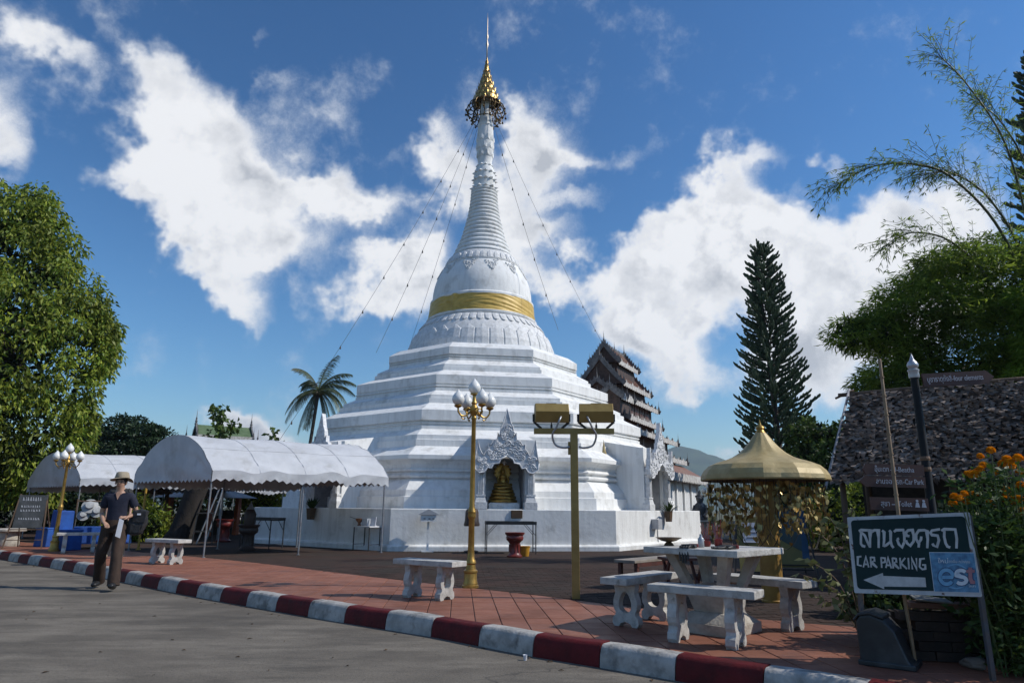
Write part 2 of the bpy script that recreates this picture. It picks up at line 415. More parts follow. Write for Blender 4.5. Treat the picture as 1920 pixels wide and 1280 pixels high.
# ------------------------------------------------------------------ materials
_mats = {}
def mat(name, c, c2=None, sc=6.0, rough=0.6, metal=0.0, bump=0.0, bsc=40.0, lo=0.38, hi=0.62, rnd=0.0,
        stretch=None, c3=None, sc3=1.5, lo3=0.55, hi3=0.75, world=False, coat=0.0, sub=0.0, trans=0.0, spec=0.5, rough2=None, detail=5.0):
    if name in _mats: return _mats[name]
    m = bpy.data.materials.new(name); m.use_nodes = True
    nt = m.node_tree; N, L = nt.nodes, nt.links
    b = N['Principled BSDF']
    b.inputs['Roughness'].default_value = rough
    b.inputs['Metallic'].default_value = metal
    b.inputs['Specular IOR Level'].default_value = spec
    if coat: b.inputs['Coat Weight'].default_value = coat
    if trans: b.inputs['Transmission Weight'].default_value = trans
    if sub:
        b.inputs['Subsurface Weight'].default_value = sub
        b.inputs['Subsurface Scale'].default_value = 0.03
    src = None
    if world:
        g = N.new('ShaderNodeNewGeometry'); src = g.outputs['Position']
    else:
        t = N.new('ShaderNodeTexCoord'); src = t.outputs['Object']
    if stretch:
        mp = N.new('ShaderNodeMapping'); mp.inputs['Scale'].default_value = stretch
        L.new(src, mp.inputs[0]); ssrc = mp.outputs[0]
    else: ssrc = src
    def noise_fac(scale, lo, hi, s, det=detail):
        n = N.new('ShaderNodeTexNoise'); n.inputs['Scale'].default_value = scale; n.inputs['Detail'].default_value = det
        n.inputs['Roughness'].default_value = 0.6
        L.new(s, n.inputs['Vector'])
        r = N.new('ShaderNodeMapRange'); r.inputs[1].default_value = lo; r.inputs[2].default_value = hi
        L.new(n.outputs['Fac'], r.inputs[0]); return r.outputs[0]
    col = None
    def rgba(c): return (c[0], c[1], c[2], 1.0)
    if c2 is not None:
        mx = N.new('ShaderNodeMix'); mx.data_type = 'RGBA'
        fac = noise_fac(sc, lo, hi, ssrc)
        L.new(fac, mx.inputs[0])
        mx.inputs[6].default_value = rgba(c); mx.inputs[7].default_value = rgba(c2)
        col = mx.outputs[2]
        if rough2 is not None:
            rm = N.new('ShaderNodeMapRange'); rm.inputs[3].default_value = rough; rm.inputs[4].default_value = rough2
            L.new(fac, rm.inputs[0]); L.new(rm.outputs[0], b.inputs['Roughness'])
    if c3 is not None:
        mx = N.new('ShaderNodeMix'); mx.data_type = 'RGBA'
        L.new(noise_fac(sc3, lo3, hi3, src, 8.0), mx.inputs[0])
        if col: L.new(col, mx.inputs[6])
        else: mx.inputs[6].default_value = rgba(c)
        mx.inputs[7].default_value = rgba(c3)
        col = mx.outputs[2]
    if rnd:
        oi = N.new('ShaderNodeObjectInfo')
        r = N.new('ShaderNodeMapRange'); r.inputs[3].default_value = 1 - rnd; r.inputs[4].default_value = 1 + rnd
        L.new(oi.outputs['Random'], r.inputs[0])
        hs = N.new('ShaderNodeHueSaturation'); L.new(r.outputs[0], hs.inputs['Value'])
        if col: L.new(col, hs.inputs['Color'])
        else: hs.inputs['Color'].default_value = rgba(c)
        col = hs.outputs[0]
    if col: L.new(col, b.inputs['Base Color'])
    else: b.inputs['Base Color'].default_value = rgba(c)
    if bump:
        n = N.new('ShaderNodeTexNoise'); n.inputs['Scale'].default_value = bsc; n.inputs['Detail'].default_value = 4
        L.new(src, n.inputs['Vector'])
        bp = N.new('ShaderNodeBump'); bp.inputs['Strength'].default_value = bump; bp.inputs['Distance'].default_value = 0.02
        L.new(n.outputs['Fac'], bp.inputs['Height']); L.new(bp.outputs[0], b.inputs['Normal'])
    _mats[name] = m
    return m

def leaf_mat(name, c, c2, trans=0.35, rough=0.5, spread=0.3, spec=0.3):
    """two-sided foliage: colour varies face by face, some light comes through"""
    if name in _mats: return _mats[name]
    m = bpy.data.materials.new(name); m.use_nodes = True
    nt = m.node_tree; N, L = nt.nodes, nt.links
    b = N['Principled BSDF']; out = N['Material Output']
    g = N.new('ShaderNodeNewGeometry')
    mx = N.new('ShaderNodeMix'); mx.data_type = 'RGBA'
    L.new(g.outputs['Random Per Island'], mx.inputs[0])
    mx.inputs[6].default_value = (*c, 1); mx.inputs[7].default_value = (*c2, 1)
    n = N.new('ShaderNodeTexNoise'); n.inputs['Scale'].default_value = 0.9; n.inputs['Detail'].default_value = 3
    L.new(g.outputs['Position'], n.inputs['Vector'])
    r = N.new('ShaderNodeMapRange'); r.inputs[1].default_value = 0.3; r.inputs[2].default_value = 0.7
    r.inputs[3].default_value = 1 - spread; r.inputs[4].default_value = 1 + spread
    L.new(n.outputs['Fac'], r.inputs[0])
    hs = N.new('ShaderNodeHueSaturation'); L.new(r.outputs[0], hs.inputs['Value']); L.new(mx.outputs[2], hs.inputs['Color'])
    L.new(hs.outputs[0], b.inputs['Base Color'])
    b.inputs['Roughness'].default_value = rough
    b.inputs['Specular IOR Level'].default_value = spec
    t = N.new('ShaderNodeBsdfTranslucent'); L.new(hs.outputs[0], t.inputs['Color'])
    ms = N.new('ShaderNodeMixShader'); ms.inputs[0].default_value = trans
    L.new(b.outputs[0], ms.inputs[1]); L.new(t.outputs[0], ms.inputs[2]); L.new(ms.outputs[0], out.inputs[0])
    _mats[name] = m
    return m

M_WHITE = mat('white_plaster', (0.80, 0.80, 0.785), (0.62, 0.615, 0.595), sc=3.0, rough=0.75, spec=0.3, stretch=(2.0, 2.0, 0.22), lo=0.45, hi=0.80,
              c3=(0.36, 0.35, 0.32), sc3=1.9, lo3=0.54, hi3=0.84, bump=0.3, bsc=9, world=True)
M_WHITE2 = mat('white_carved_plaster', (0.74, 0.74, 0.74), (0.58, 0.58, 0.57), sc=9.0, rough=0.7, bump=0.4, bsc=30, world=True)
M_GOLD = mat('gold_paint', (0.44, 0.28, 0.075), (0.30, 0.18, 0.045), sc=8, rough=0.40, metal=0.7, bump=0.08, bsc=60)
M_GOLDP = mat('gold_lacquer', (0.44, 0.345, 0.165), (0.33, 0.245, 0.10), sc=5, rough=0.55, metal=0.12, bump=0.15, bsc=30, c3=(0.2, 0.12, 0.05), sc3=4, lo3=0.62, hi3=0.74)
M_BLACK = mat('black_metal', (0.018, 0.018, 0.02), (0.03, 0.03, 0.03), sc=12, rough=0.5)
M_STEEL = mat('galvanised_steel', (0.42, 0.43, 0.45), (0.32, 0.33, 0.34), sc=14, rough=0.45, metal=0.6)
M_CONC = mat('painted_concrete', (0.52, 0.505, 0.475), (0.36, 0.345, 0.32), sc=11, rough=0.85, bump=0.35, bsc=45, c3=(0.20, 0.19, 0.17), sc3=13, lo3=0.57, hi3=0.74, rnd=0.08)
M_WOOD = mat('weathered_wood', (0.16, 0.10, 0.06), (0.09, 0.055, 0.035), sc=8, rough=0.75, stretch=(1, 1, 0.15), bump=0.3, bsc=30)
M_BARK = mat('bark', (0.085, 0.065, 0.05), (0.04, 0.032, 0.026), sc=7, rough=0.9, stretch=(1, 1, 0.3), bump=0.8, bsc=18)
# ------------------------------------------------------------------ setting: ground, road, kerb, pavement, plaza, hills
Z_WALK = 0.15
KERB = [(-26, 27.9), (-18.5, 21.8), (-11.43, 16.04), (-9.68, 14.6), (-8.45, 13.6), (-6.13, 11.5), (-5.14, 10.61), (-4.17, 9.75), (-3.19, 8.94),
        (-1.77, 7.8), (-0.8, 7.07), (-0.29, 6.61), (0.18, 6.18), (0.69, 5.8), (1.2, 5.39), (1.75, 4.95), (2.4, 4.45), (4.2, 3.2), (8, 0.8), (14, -2.6)]
EDGE = [(-24, 28.6), (-15.35, 21.4), (-6.95, 15.36), (-4.57, 13.45), (-2.49, 11.51), (-0.59, 9.83), (0.03, 9.33), (0.9, 8.5), (1.68, 7.78), (3.24, 6.84), (5.2, 5.75), (9, 3.7), (15, 0.6)]

def resample(pts, step):
    P = [Vector((x, y)) for x, y in pts]
    # Catmull-Rom, then even spacing
    out = []
    for i in range(len(P) - 1):
        p0 = P[max(i - 1, 0)]; p1 = P[i]; p2 = P[i + 1]; p3 = P[min(i + 2, len(P) - 1)]
        for k in range(24):
            t = k / 24
            out.append(0.5 * ((2 * p1) + (-p0 + p2) * t + (2 * p0 - 5 * p1 + 4 * p2 - p3) * t * t + (-p0 + 3 * p1 - 3 * p2 + p3) * t ** 3))
    out.append(P[-1])
    # soften measuring noise
    for _ in range(30):
        out = [out[0]] + [(out[i - 1] + 2 * out[i] + out[i + 1]) / 4 for i in range(1, len(out) - 1)] + [out[-1]]
    cum = [0]
    for i in range(1, len(out)): cum.append(cum[-1] + (out[i] - out[i - 1]).length)
    res = []; j = 0; s = 0.0
    while s <= cum[-1]:
        while j < len(out) - 2 and cum[j + 1] < s: j += 1
        t = (s - cum[j]) / max(1e-9, cum[j + 1] - cum[j])
        res.append(out[j].lerp(out[j + 1], t)); s += step
    return res

kc = resample(KERB, 0.1)
ec = resample(EDGE, 0.1)

def road_material():
    m = bpy.data.materials.new('road_concrete'); m.use_nodes = True
    nt = m.node_tree; N, L = nt.nodes, nt.links; b = N['Principled BSDF']
    g = N.new('ShaderNodeNewGeometry')
    def noise(sc, det, stretch=None, rough=0.6):
        s = g.outputs['Position']
        if stretch:
            mp = N.new('ShaderNodeMapping'); mp.inputs['Scale'].default_value = stretch; mp.inputs['Rotation'].default_value = (0, 0, R_(-14)); L.new(s, mp.inputs[0]); s = mp.outputs[0]
        n = N.new('ShaderNodeTexNoise'); n.inputs['Scale'].default_value = sc; n.inputs['Detail'].default_value = det; n.inputs['Roughness'].default_value = rough
        L.new(s, n.inputs['Vector']); return n.outputs['Fac']
    def ramp(x, lo, hi):
        r = N.new('ShaderNodeMapRange'); r.inputs[1].default_value = lo; r.inputs[2].default_value = hi; L.new(x, r.inputs[0]); return r.outputs[0]
    def mix(f, a, bb):
        x = N.new('ShaderNodeMix'); x.data_type = 'RGBA'; L.new(f, x.inputs[0])
        for i, c in ((6, a), (7, bb)):
            if isinstance(c, tuple): x.inputs[i].default_value = (*c, 1)
            else: L.new(c, x.inputs[i])
        return x.outputs[2]
    c = mix(ramp(noise(0.8, 8), 0.38, 0.60), (0.158, 0.139, 0.114), (0.106, 0.093, 0.077))
    c = mix(ramp(noise(1.1, 7, (0.55, 1.6, 1), 0.70), 0.47, 0.68), c, (0.215, 0.19, 0.155))      # pale streaks
    c = mix(ramp(noise(1.4, 8, (0.5, 1.8, 1), 0.72), 0.51, 0.73), c, (0.070, 0.063, 0.055))      # dark streaks
    c = mix(ramp(noise(38, 4), 0.56, 0.72), c, (0.07, 0.065, 0.06))                       # grit
    vo = N.new('ShaderNodeTexVoronoi'); vo.feature = 'DISTANCE_TO_EDGE'; vo.inputs['Scale'].default_value = 0.11
    wp = N.new('ShaderNodeVectorMath'); wp.operation = 'ADD'
    nn = N.new('ShaderNodeTexNoise'); nn.inputs['Scale'].default_value = 2.0; nn.inputs['Detail'].default_value = 5; L.new(g.outputs['Position'], nn.inputs['Vector'])
    L.new(g.outputs['Position'], wp.inputs[0]); L.new(nn.outputs['Color'], wp.inputs[1]); L.new(wp.outputs[0], vo.inputs['Vector'])
    cr = N.new('ShaderNodeMapRange'); cr.inputs[1].default_value = 0.0; cr.inputs[2].default_value = 0.0022; cr.inputs[3].default_value = 0.75; cr.inputs[4].default_value = 0
    L.new(vo.outputs['Distance'], cr.inputs[0])
    c = mix(cr.outputs[0], c, (0.06, 0.055, 0.05))
    L.new(c, b.inputs['Base Color']); b.inputs['Roughness'].default_value = 0.88; b.inputs['Specular IOR Level'].default_value = 0.2
    bp = N.new('ShaderNodeBump'); bp.inputs['Strength'].default_value = 0.5; bp.inputs['Distance'].default_value = 0.012
    L.new(noise(45, 6), bp.inputs['Height']); L.new(bp.outputs[0], b.inputs['Normal'])
    return m

def plaza_material():
    m = bpy.data.materials.new('plaza_brick'); m.use_nodes = True
    nt = m.node_tree; N, L = nt.nodes, nt.links; b = N['Principled BSDF']
    g = N.new('ShaderNodeNewGeometry')
    mp = N.new('ShaderNodeMapping'); mp.inputs['Rotation'].default_value = (0, 0, R_(-4.2)); L.new(g.outputs['Position'], mp.inputs[0])
    br = N.new('ShaderNodeTexBrick'); br.inputs['Scale'].default_value = 1.0
    br.inputs['Brick Width'].default_value = 0.22; br.inputs['Row Height'].default_value = 0.11; br.inputs['Mortar Size'].default_value = 0.006
    br.inputs['Color1'].default_value = (0.070, 0.043, 0.034, 1); br.inputs['Color2'].default_value = (0.044, 0.029, 0.024, 1); br.inputs['Mortar'].default_value = (0.02, 0.017, 0.015, 1)
    br.inputs['Bias'].default_value = -0.1
    L.new(mp.outputs[0], br.inputs['Vector'])
    n = N.new('ShaderNodeTexNoise'); n.inputs['Scale'].default_value = 0.7; n.inputs['Detail'].default_value = 6; L.new(g.outputs['Position'], n.inputs['Vector'])
    r = N.new('ShaderNodeMapRange'); r.inputs[1].default_value = 0.4; r.inputs[2].default_value = 0.68; L.new(n.outputs['Fac'], r.inputs[0])
    mx = N.new('ShaderNodeMix'); mx.data_type = 'RGBA'; L.new(r.outputs[0], mx.inputs[0]); L.new(br.outputs['Color'], mx.inputs[6]); mx.inputs[7].default_value = (0.044, 0.037, 0.032, 1)
    L.new(mx.outputs[2], b.inputs['Base Color']); b.inputs['Roughness'].default_value = 0.9; b.inputs['Specular IOR Level'].default_value = 0.12
    bp = N.new('ShaderNodeBump'); bp.inputs['Strength'].default_value = 0.4; bp.inputs['Distance'].default_value = 0.01
    L.new(br.outputs['Fac'], bp.inputs['Height']); bp.invert = True; L.new(bp.outputs[0], b.inputs['Normal'])
    return m

M_ROAD = road_material(); M_PLAZA = plaza_material()
M_EARTH = mat('grass_and_earth', (0.055, 0.075, 0.03), (0.09, 0.075, 0.05), sc=0.6, rough=0.95, world=True)
M_TILE = mat('terracotta_tile', (0.260, 0.105, 0.064), (0.195, 0.078, 0.048), sc=2.2, rough=0.5, rough2=0.7, spec=0.3, world=True, bump=0.12, bsc=55,
             c3=(0.12, 0.062, 0.05), sc3=1.3, lo3=0.56, hi3=0.76, rnd=0.13)
M_GROUT = mat('tile_grout', (0.07, 0.052, 0.045), (0.11, 0.085, 0.07), sc=5, rough=0.9, world=True)
M_KRED = mat('kerb_red_paint', (0.120, 0.011, 0.013), (0.070, 0.009, 0.010), sc=5, rough=0.65, spec=0.2, world=True, c3=(0.06, 0.02, 0.018), sc3=4, lo3=0.56, hi3=0.72, bump=0.3, bsc=35)
M_KWHITE = mat('kerb_white_paint', (0.45, 0.43, 0.40), (0.30, 0.29, 0.27), sc=6, rough=0.75, spec=0.2, world=True, c3=(0.13, 0.125, 0.115), sc3=7, lo3=0.50, hi3=0.72, bump=0.35, bsc=35)

# one ground sheet out to the horizon
mb = MB()
mb.add([(-6000, -3000, -0.03), (6000, -3000, -0.03), (6000, 7000, -0.03), (-6000, 7000, -0.03)], [(0, 1, 2, 3)])
tag(mb.build('ground', M_EARTH, fix=False), kind='structure')

# the concrete road: a gently uneven sheet in front of the kerb
def strip(a, b, z, name, m):
    n = min(len(a), len(b)); V = []; F = []
    for i in range(n):
        V += [(a[i].x, a[i].y, z), (b[i].x, b[i].y, z)]
    F = [(2 * i, 2 * i + 1, 2 * i + 3, 2 * i + 2) for i in range(n - 1)]
    return tag(MB().add(V, F).build(name, m), kind='structure')
road_v = [(p.x, p.y, 0.0) for p in kc[::4]]
poly = road_v + [(14, -14, 0), (-40, -14, 0), (-40, 27, 0)]
tag(MB().add(poly, [tuple(range(len(poly)))]).build('road', M_ROAD), kind='structure')

# plaza sheet, from the pavement's inner edge far behind the temple
pv = [(p.x, p.y, Z_WALK - 0.004) for p in ec[::4]]
poly = pv + [(30, 6, Z_WALK - 0.004), (30, 60, Z_WALK - 0.004), (-45, 60, Z_WALK - 0.004), (-45, 29, Z_WALK - 0.004)]
plaza = tag(MB().add(poly, [tuple(range(len(poly)))]).build('plaza', M_PLAZA), kind='structure')

def side_normal(c, i):
    a = c[max(i - 1, 0)]; b = c[min(i + 1, len(c) - 1)]
    d = (b - a).normalized(); return d, Vector((-d.y, d.x))      # left of travel = away from the road

# kerb stones, each its own block bent along the curve, alternating red and white
kerb = tag(bpy.data.objects.new('kerb', None), kind='structure'); COL.objects.link(kerb)
def kerb_index(p):
    return min(range(len(kc)), key=lambda i: (kc[i] - Vector(p)).length)
i0 = kerb_index((-0.29, 6.61))
STEP = 0.64
cumk = i0 * 0.1
k0 = -int(cumk / STEP); k1 = int((len(kc) * 0.1 - cumk) / STEP) - 1
def kpt(s):
    i = max(0, min(len(kc) - 2, int(s / 0.1))); t = s / 0.1 - i
    p = kc[i].lerp(kc[i + 1], t); d, n = side_normal(kc, i); return p, n
prof = [(0.0, -0.02), (0.012, 0.09), (0.03, 0.140), (0.05, 0.163), (0.075, 0.170), (0.185, 0.168), (0.195, 0.155), (0.195, -0.02)]
for k in range(k0, k1 + 1):
    s0 = cumk + k * STEP + 0.004; s1 = cumk + (k + 1) * STEP - 0.004
    mb = MB(); V = []; NS = 4
    jz = rng.uniform(-0.004, 0.004)
    for j in range(NS + 1):
        p, n = kpt(s0 + (s1 - s0) * j / NS)
        V += [(p.x + n.x * a, p.y + n.y * a, z + jz + (0.003 * math.sin(k * 3.1 + j) if z > 0.1 else 0)) for a, z in prof]
    m_ = len(prof); F = []
    for j in range(NS):
        F += [(j * m_ + q, j * m_ + q + 1, (j + 1) * m_ + q + 1, (j + 1) * m_ + q) for q in range(m_ - 1)]
    F += [tuple(range(m_)), tuple(range(NS * m_ + m_ - 1, NS * m_ - 1, -1))]
    mb.add(V, F)
    o = mb.build('kerb_stone', M_KWHITE if k % 2 == 0 else M_KRED, kerb, smooth=35)

# pavement: a bed of mortar carrying terracotta tiles
kin = [kc[i] + side_normal(kc, i)[1] * 0.19 for i in range(len(kc))]
poly = [(p.x, p.y, Z_WALK - 0.010) for p in kin[::4]] + [(p.x, p.y, Z_WALK - 0.010) for p in reversed(ec[::4])]
pavement = tag(MB().add(poly, [tuple(range(len(poly)))]).build('pavement', M_GROUT), kind='structure')

def clip(poly, p, n):
    out = []
    for i in range(len(poly)):
        a, b = poly[i], poly[(i + 1) % len(poly)]
        da, db = (a - p).dot(n), (b - p).dot(n)
        if da >= 0: out.append(a)
        if (da >= 0) != (db >= 0): out.append(a.lerp(b, da / (da - db)))
    return out
kin_np = np.array([(p.x, p.y) for p in kin]); ec_np = np.array([(p.x, p.y) for p in ec])
tx = Vector((1.0, 0.073)).normalized(); ty = Vector((-0.073, 1.0)).normalized()
TW, TL = 0.245, 0.30
tiles = []
for iu in range(-110, 60):
    for iv in range(-6, 110):
        c = tx * (iu * TW + 0.06) + ty * (iv * TL + 0.1)
        if c.y < 2 or c.x < -22 or c.x > 9: continue
        cn = np.array((c.x, c.y))
        ik = int(np.argmin(((kin_np - cn) ** 2).sum(1))); ie = int(np.argmin(((ec_np - cn) ** 2).sum(1)))
        nk = side_normal(kc, ik)[1]; ne = -side_normal(ec, ie)[1]
        if (c - kin[ik]).dot(nk) < -0.3 or (c - ec[ie]).dot(ne) < -0.3: continue
        h, w = TL / 2 - 0.004, TW / 2 - 0.004
        q = [c - tx * w - ty * h, c + tx * w - ty * h, c + tx * w + ty * h, c - tx * w + ty * h]
        q = clip(clip(q, kin[ik] + nk * 0.012, nk), ec[ie], ne)
        if len(q) < 3: continue
        area = 0.5 * abs(sum(q[i].x * q[(i + 1) % len(q)].y - q[(i + 1) % len(q)].x * q[i].y for i in range(len(q))))
        if area < 0.004: continue
        tiles.append((c.length, c, q))
tiles.sort(key=lambda t: t[0])
def tile_mesh(mb, q, o, dz):
    n = len(q)
    cen = sum(q, Vector((0, 0))) / n
    tl = rng.uniform(-0.006, 0.006)
    top = [(p.x - o.x, p.y - o.y, Z_WALK + dz + (p.x - cen.x) * tl) for p in q]
    mid = [(p.x - o.x, p.y - o.y, Z_WALK - 0.012) for p in q]
    top_in = [(cen.x + (p.x - cen.x) * 0.97 - o.x, cen.y + (p.y - cen.y) * 0.97 - o.y, z) for p, (_, _, z) in zip(q, top)]
    top = [(x, y, z - 0.003) for x, y, z in top]
    V = top_in + top + mid
    F = [tuple(range(n))] + [(i, i + n, (i + 1) % n + n, (i + 1) % n) for i in range(n)] + [(i + n, i + 2 * n, (i + 1) % n + 2 * n, (i + 1) % n + n) for i in range(n)]
    mb.add(V, F)
seen = [t for t in tiles if abs(t[1].x) < 0.8 * t[1].y + 0.3]
pick = set(id(t) for t in seen[:300])
rest = MB()
for t in tiles:
    d, c, q = t
    dz = rng.uniform(-0.0015, 0.002)
    if id(t) in pick:
        mb = MB(); tile_mesh(mb, q, c, dz)
        mb.build('tile', M_TILE, pavement, loc=(c.x, c.y, 0))
    else:
        tile_mesh(rest, q, Vector((0, 0)), dz)
tag(rest.build('far_tiles', M_TILE, pavement), kind='stuff')

# plaza bricks near enough to be told apart, one joined layer
mb = MB(); n_b = 0
M_BRICK = mat('paving_brick', (0.062, 0.040, 0.033), (0.034, 0.025, 0.021), sc=3.5, rough=0.9, spec=0.12, world=True, bump=0.3, bsc=40, c3=(0.044, 0.037, 0.032), sc3=0.8, lo3=0.48, hi3=0.66)
for iu in range(-30, 45):
    for iv in range(40, 130):
        c = tx * (iu * 0.215 + (0.107 if iv % 2 else 0)) + ty * (iv * 0.108)
        cn = np.array((c.x, c.y)); ie = int(np.argmin(((ec_np - cn) ** 2).sum(1)))
        if (c - ec[ie]).dot(side_normal(ec, ie)[1]) < 0.10: continue
        if c.y > 13.2 or c.x < -6 or c.x > 8.2: continue
        w, h = 0.103, 0.050; z = Z_WALK + rng.uniform(-0.001, 0.003)
        q = [c - tx * w - ty * h, c + tx * w - ty * h, c + tx * w + ty * h, c - tx * w + ty * h]
        V = [(p.x, p.y, z) for p in q] + [(c.x + (p.x - c.x) * 1.03, c.y + (p.y - c.y) * 1.04, Z_WALK - 0.003) for p in q]
        mb.add(V, [(0, 1, 2, 3), (4, 5, 1, 0), (5, 6, 2, 1), (6, 7, 3, 2), (7, 4, 0, 3)])
tag(mb.build('paving_bricks', M_BRICK, plaza, fix=False), kind='stuff')

# wooded hills beyond the valley
M_HILL = mat('wooded_hills', (0.030, 0.055, 0.028), (0.055, 0.085, 0.040), sc=0.012, rough=1.0, world=True, spec=0.0)
def hill_h(x, y, base, seed):
    return base * (0.62 + 0.55 * mnoise.fractal(Vector((x * 0.0011 + seed, y * 0.0004, seed)), 1.0, 2.0, 6)) + 11 * mnoise.noise(Vector((x * 0.013, y * 0.003, seed)))
def hills(y0, depth, base, seed, x0, x1):
    nu, nv = 220, 14
    def fn(u, v):
        x = x0 + (x1 - x0) * u; y = y0 + depth * v
        h = hill_h(x, y, base, seed)
        s = math.sin(PI * min(1, v * 1.05)) ** 0.8 if v < 0.95 else 0
        return (x, y, -0.5 + max(0, h) * s)
    return MB().grid(fn, nu, nv)
tag(hills(2300, 1500, 270, 3.7, -4200, 4200).build('hills', M_HILL, smooth=True), kind='structure')
tag(hills(4000, 1600, 250, 9.1, -5500, 5500).build('far_hills', M_HILL, smooth=True), kind='structure')
# ------------------------------------------------------------------ the white chedi
CH = Vector((-1.167, 25.25, 0.0)); CROT = R_(8.5)
chedi = thing('chedi', 'tall white stepped octagonal stupa with gold sash and gilded spire', 'stupa', CH, CROT)
def oct_loft(prof):
    mb = MB(); V = []; F = []
    for ap, z in prof:
        r = ap / math.cos(PI / 8)
        for k in range(8):
            a = PI / 8 + k * PI / 4
            V.append((r * math.cos(a), r * math.sin(a), z))
    for i in range(len(prof) - 1):
        for k in range(8):
            j = (k + 1) % 8
            F.append((i * 8 + k, i * 8 + j, (i + 1) * 8 + j, (i + 1) * 8 + k))
    return mb.add(V, F)
# local axes of the chedi: faces have normals at multiples of 45 deg; the front face looks along -Y
plinth_prof = [(7.20, 0.10), (7.20, 0.25), (7.17, 0.285), (7.10, 0.30), (7.10, 1.165), (7.085, 1.18), (6.2, 1.18)]
oct_loft(plinth_prof).build('plinth', M_WHITE, chedi)
def big(a0, z0, a1, z1, a2, z2, k=1.0):
    h = z1 - z0
    def Z(t): return z0 + h * t
    return [(a0 + 0.03, z0 - 0.03), (a0 + 0.03, Z(0.12)), (a0 - 0.02, Z(0.155)), (a0 - 0.02, Z(0.24)), (a0 + 0.025, Z(0.255)), (a0 + 0.025, Z(0.31)), (a0 - 0.025, Z(0.345)), (a0 - 0.025, Z(0.41)),
            (a1 - 0.005, Z(0.44)), (a1, Z(0.455)), (a1, z1), (a2, z2)]
def small(a0, z0, a1, z1, a2, z2):
    zm = z0 + (z1 - z0) * 0.55
    return [(a0, z0 - 0.03), (a0, zm), (a1 + 0.005, zm + 0.012), (a1, z1), (a2, z2)]
tiers = [
    [(6.35, 1.15), (6.345, 1.49), (6.265, 1.503), (6.25, 1.665), (6.23, 1.69), (6.02, 1.93), (5.98, 1.945), (5.95, 1.985), (6.03, 2.01), (6.045, 2.05), (6.03, 2.09), (5.95, 2.11), (5.95, 2.155),
     (6.02, 2.18), (6.03, 2.21), (6.01, 2.24), (5.97, 2.26), (5.99, 2.36), (6.06, 2.44), (6.17, 2.495), (6.18, 2.50), (6.18, 2.61), (5.71, 2.895)],
    small(5.73, 2.89, 5.66, 3.21, 5.30, 3.44), big(5.33, 3.43, 5.40, 3.96, 4.86, 4.24),
    small(4.88, 4.23, 4.77, 4.50, 4.34, 4.72), big(4.37, 4.71, 4.38, 5.20, 3.79, 5.46, 0.9),
    small(3.82, 5.45, 3.74, 5.67, 3.30, 5.92), big(3.33, 5.91, 3.37, 6.33, 3.07, 6.55, 0.8) + [(0.3, 6.551)]]
for p in tiers:
    oct_loft(p).build('terrace', M_WHITE, chedi)

# ---- round upper body
lotus = [(2.76, 6.54), (2.75, 6.75), (2.72, 6.92), (2.62, 7.18), (2.47, 7.45), (2.31, 7.67), (2.19, 7.82), (2.08, 7.92), (2.05, 7.96)]
MB().lathe(lotus, 96, cap=False).build('lotus_base', M_WHITE2, chedi, smooth=40)
def rad(prof, z):
    for (r0, z0), (r1, z1) in zip(prof, prof[1:]):
        if z0 <= z <= z1: return r0 + (r1 - r0) * (z - z0) / max(1e-6, z1 - z0)
    return prof[-1][0] if z > prof[-1][1] else prof[0][0]
def petal_mesh(name, prof, z0, z1, n, out=0.035, down=False, squash=0.93, m=None, shoulder=0.68):
    """a pointed petal lying on the lathe surface, centred on angle 0"""
    hw = PI / n * squash
    rows = [0, 0.35, shoulder, 0.82, 0.93, 1.0]; wid = [1, 1, 1, 0.72, 0.36, 0.0]
    mb = MB(); V = []; F = []
    for t, w in zip(rows, wid):
        tt = 1 - t if down else t
        z = z0 + (z1 - z0) * tt
        r = rad(prof, z)
        for s_, o in ((-1, 0.0), (-0.86, out), (0, out * 1.35), (0.86, out), (1, 0.0)):
            a = hw * w * s_
            V.append(((r + o - (0.01 if o == 0 else 0)) * math.cos(a), (r + o - (0.01 if o == 0 else 0)) * math.sin(a), z))
    for i in range(len(rows) - 1):
        for k in range(4):
            F.append((i * 5 + k, i * 5 + k + 1, (i + 1) * 5 + k + 1, (i + 1) * 5 + k))
    n0 = len(V); 
    # closing rim at the wide end
    r = rad(prof, z1 if down else z0); z = z1 if down else z0
    F.append((0, 1, 2, 3, 4))
    mb.add(V, F)
    return mb.mesh(name, m or M_WHITE2, fix=True)
def ring_of(name, me, n, parent, ph=0.0):
    for k in range(n):
        new_obj(name, me, parent, rz=2 * PI * (k + ph) / n)
ring_of('lotus_petal', petal_mesh('lotus_petal', lotus, 6.60, 7.40, 34, 0.032, squash=0.975, shoulder=0.78), 34, chedi)
ring_of('small_petal', petal_mesh('small_petal', lotus, 7.60, 7.90, 52, 0.04, down=True, squash=0.985, shoulder=0.3), 52, chedi)
band = [(2.05, 7.95), (2.10, 7.97), (2.11, 8.03), (2.06, 8.06), (2.03, 8.08)]
MB().lathe(band, 96, cap=False).build('band', M_WHITE, chedi, smooth=35)
dome = [(2.0, 8.05), (1.96, 8.66), (1.985, 8.69), (1.985, 8.76), (1.95, 8.79), (1.915, 8.82), (1.90, 8.95), (1.885, 9.15), (1.85, 9.36), (1.79, 9.58), (1.70, 9.79), (1.59, 10.0), (1.50, 10.14), (1.47, 10.19), (1.49, 10.205), (1.49, 10.235), (1.44, 10.25)]
MB().lathe(dome, 96, cap=False).build('dome', M_WHITE, chedi, smooth=35)
collar = [(1.45, 10.24), (1.43, 10.30), (1.36, 10.44), (1.27, 10.58), (1.235, 10.63), (1.21, 10.66)]
MB().lathe(collar, 96, cap=False).build('collar', M_WHITE2, chedi, smooth=35)
ring_of('collar_petal', petal_mesh('collar_petal', collar, 10.25, 10.56, 34, 0.035, shoulder=0.5), 34, chedi)
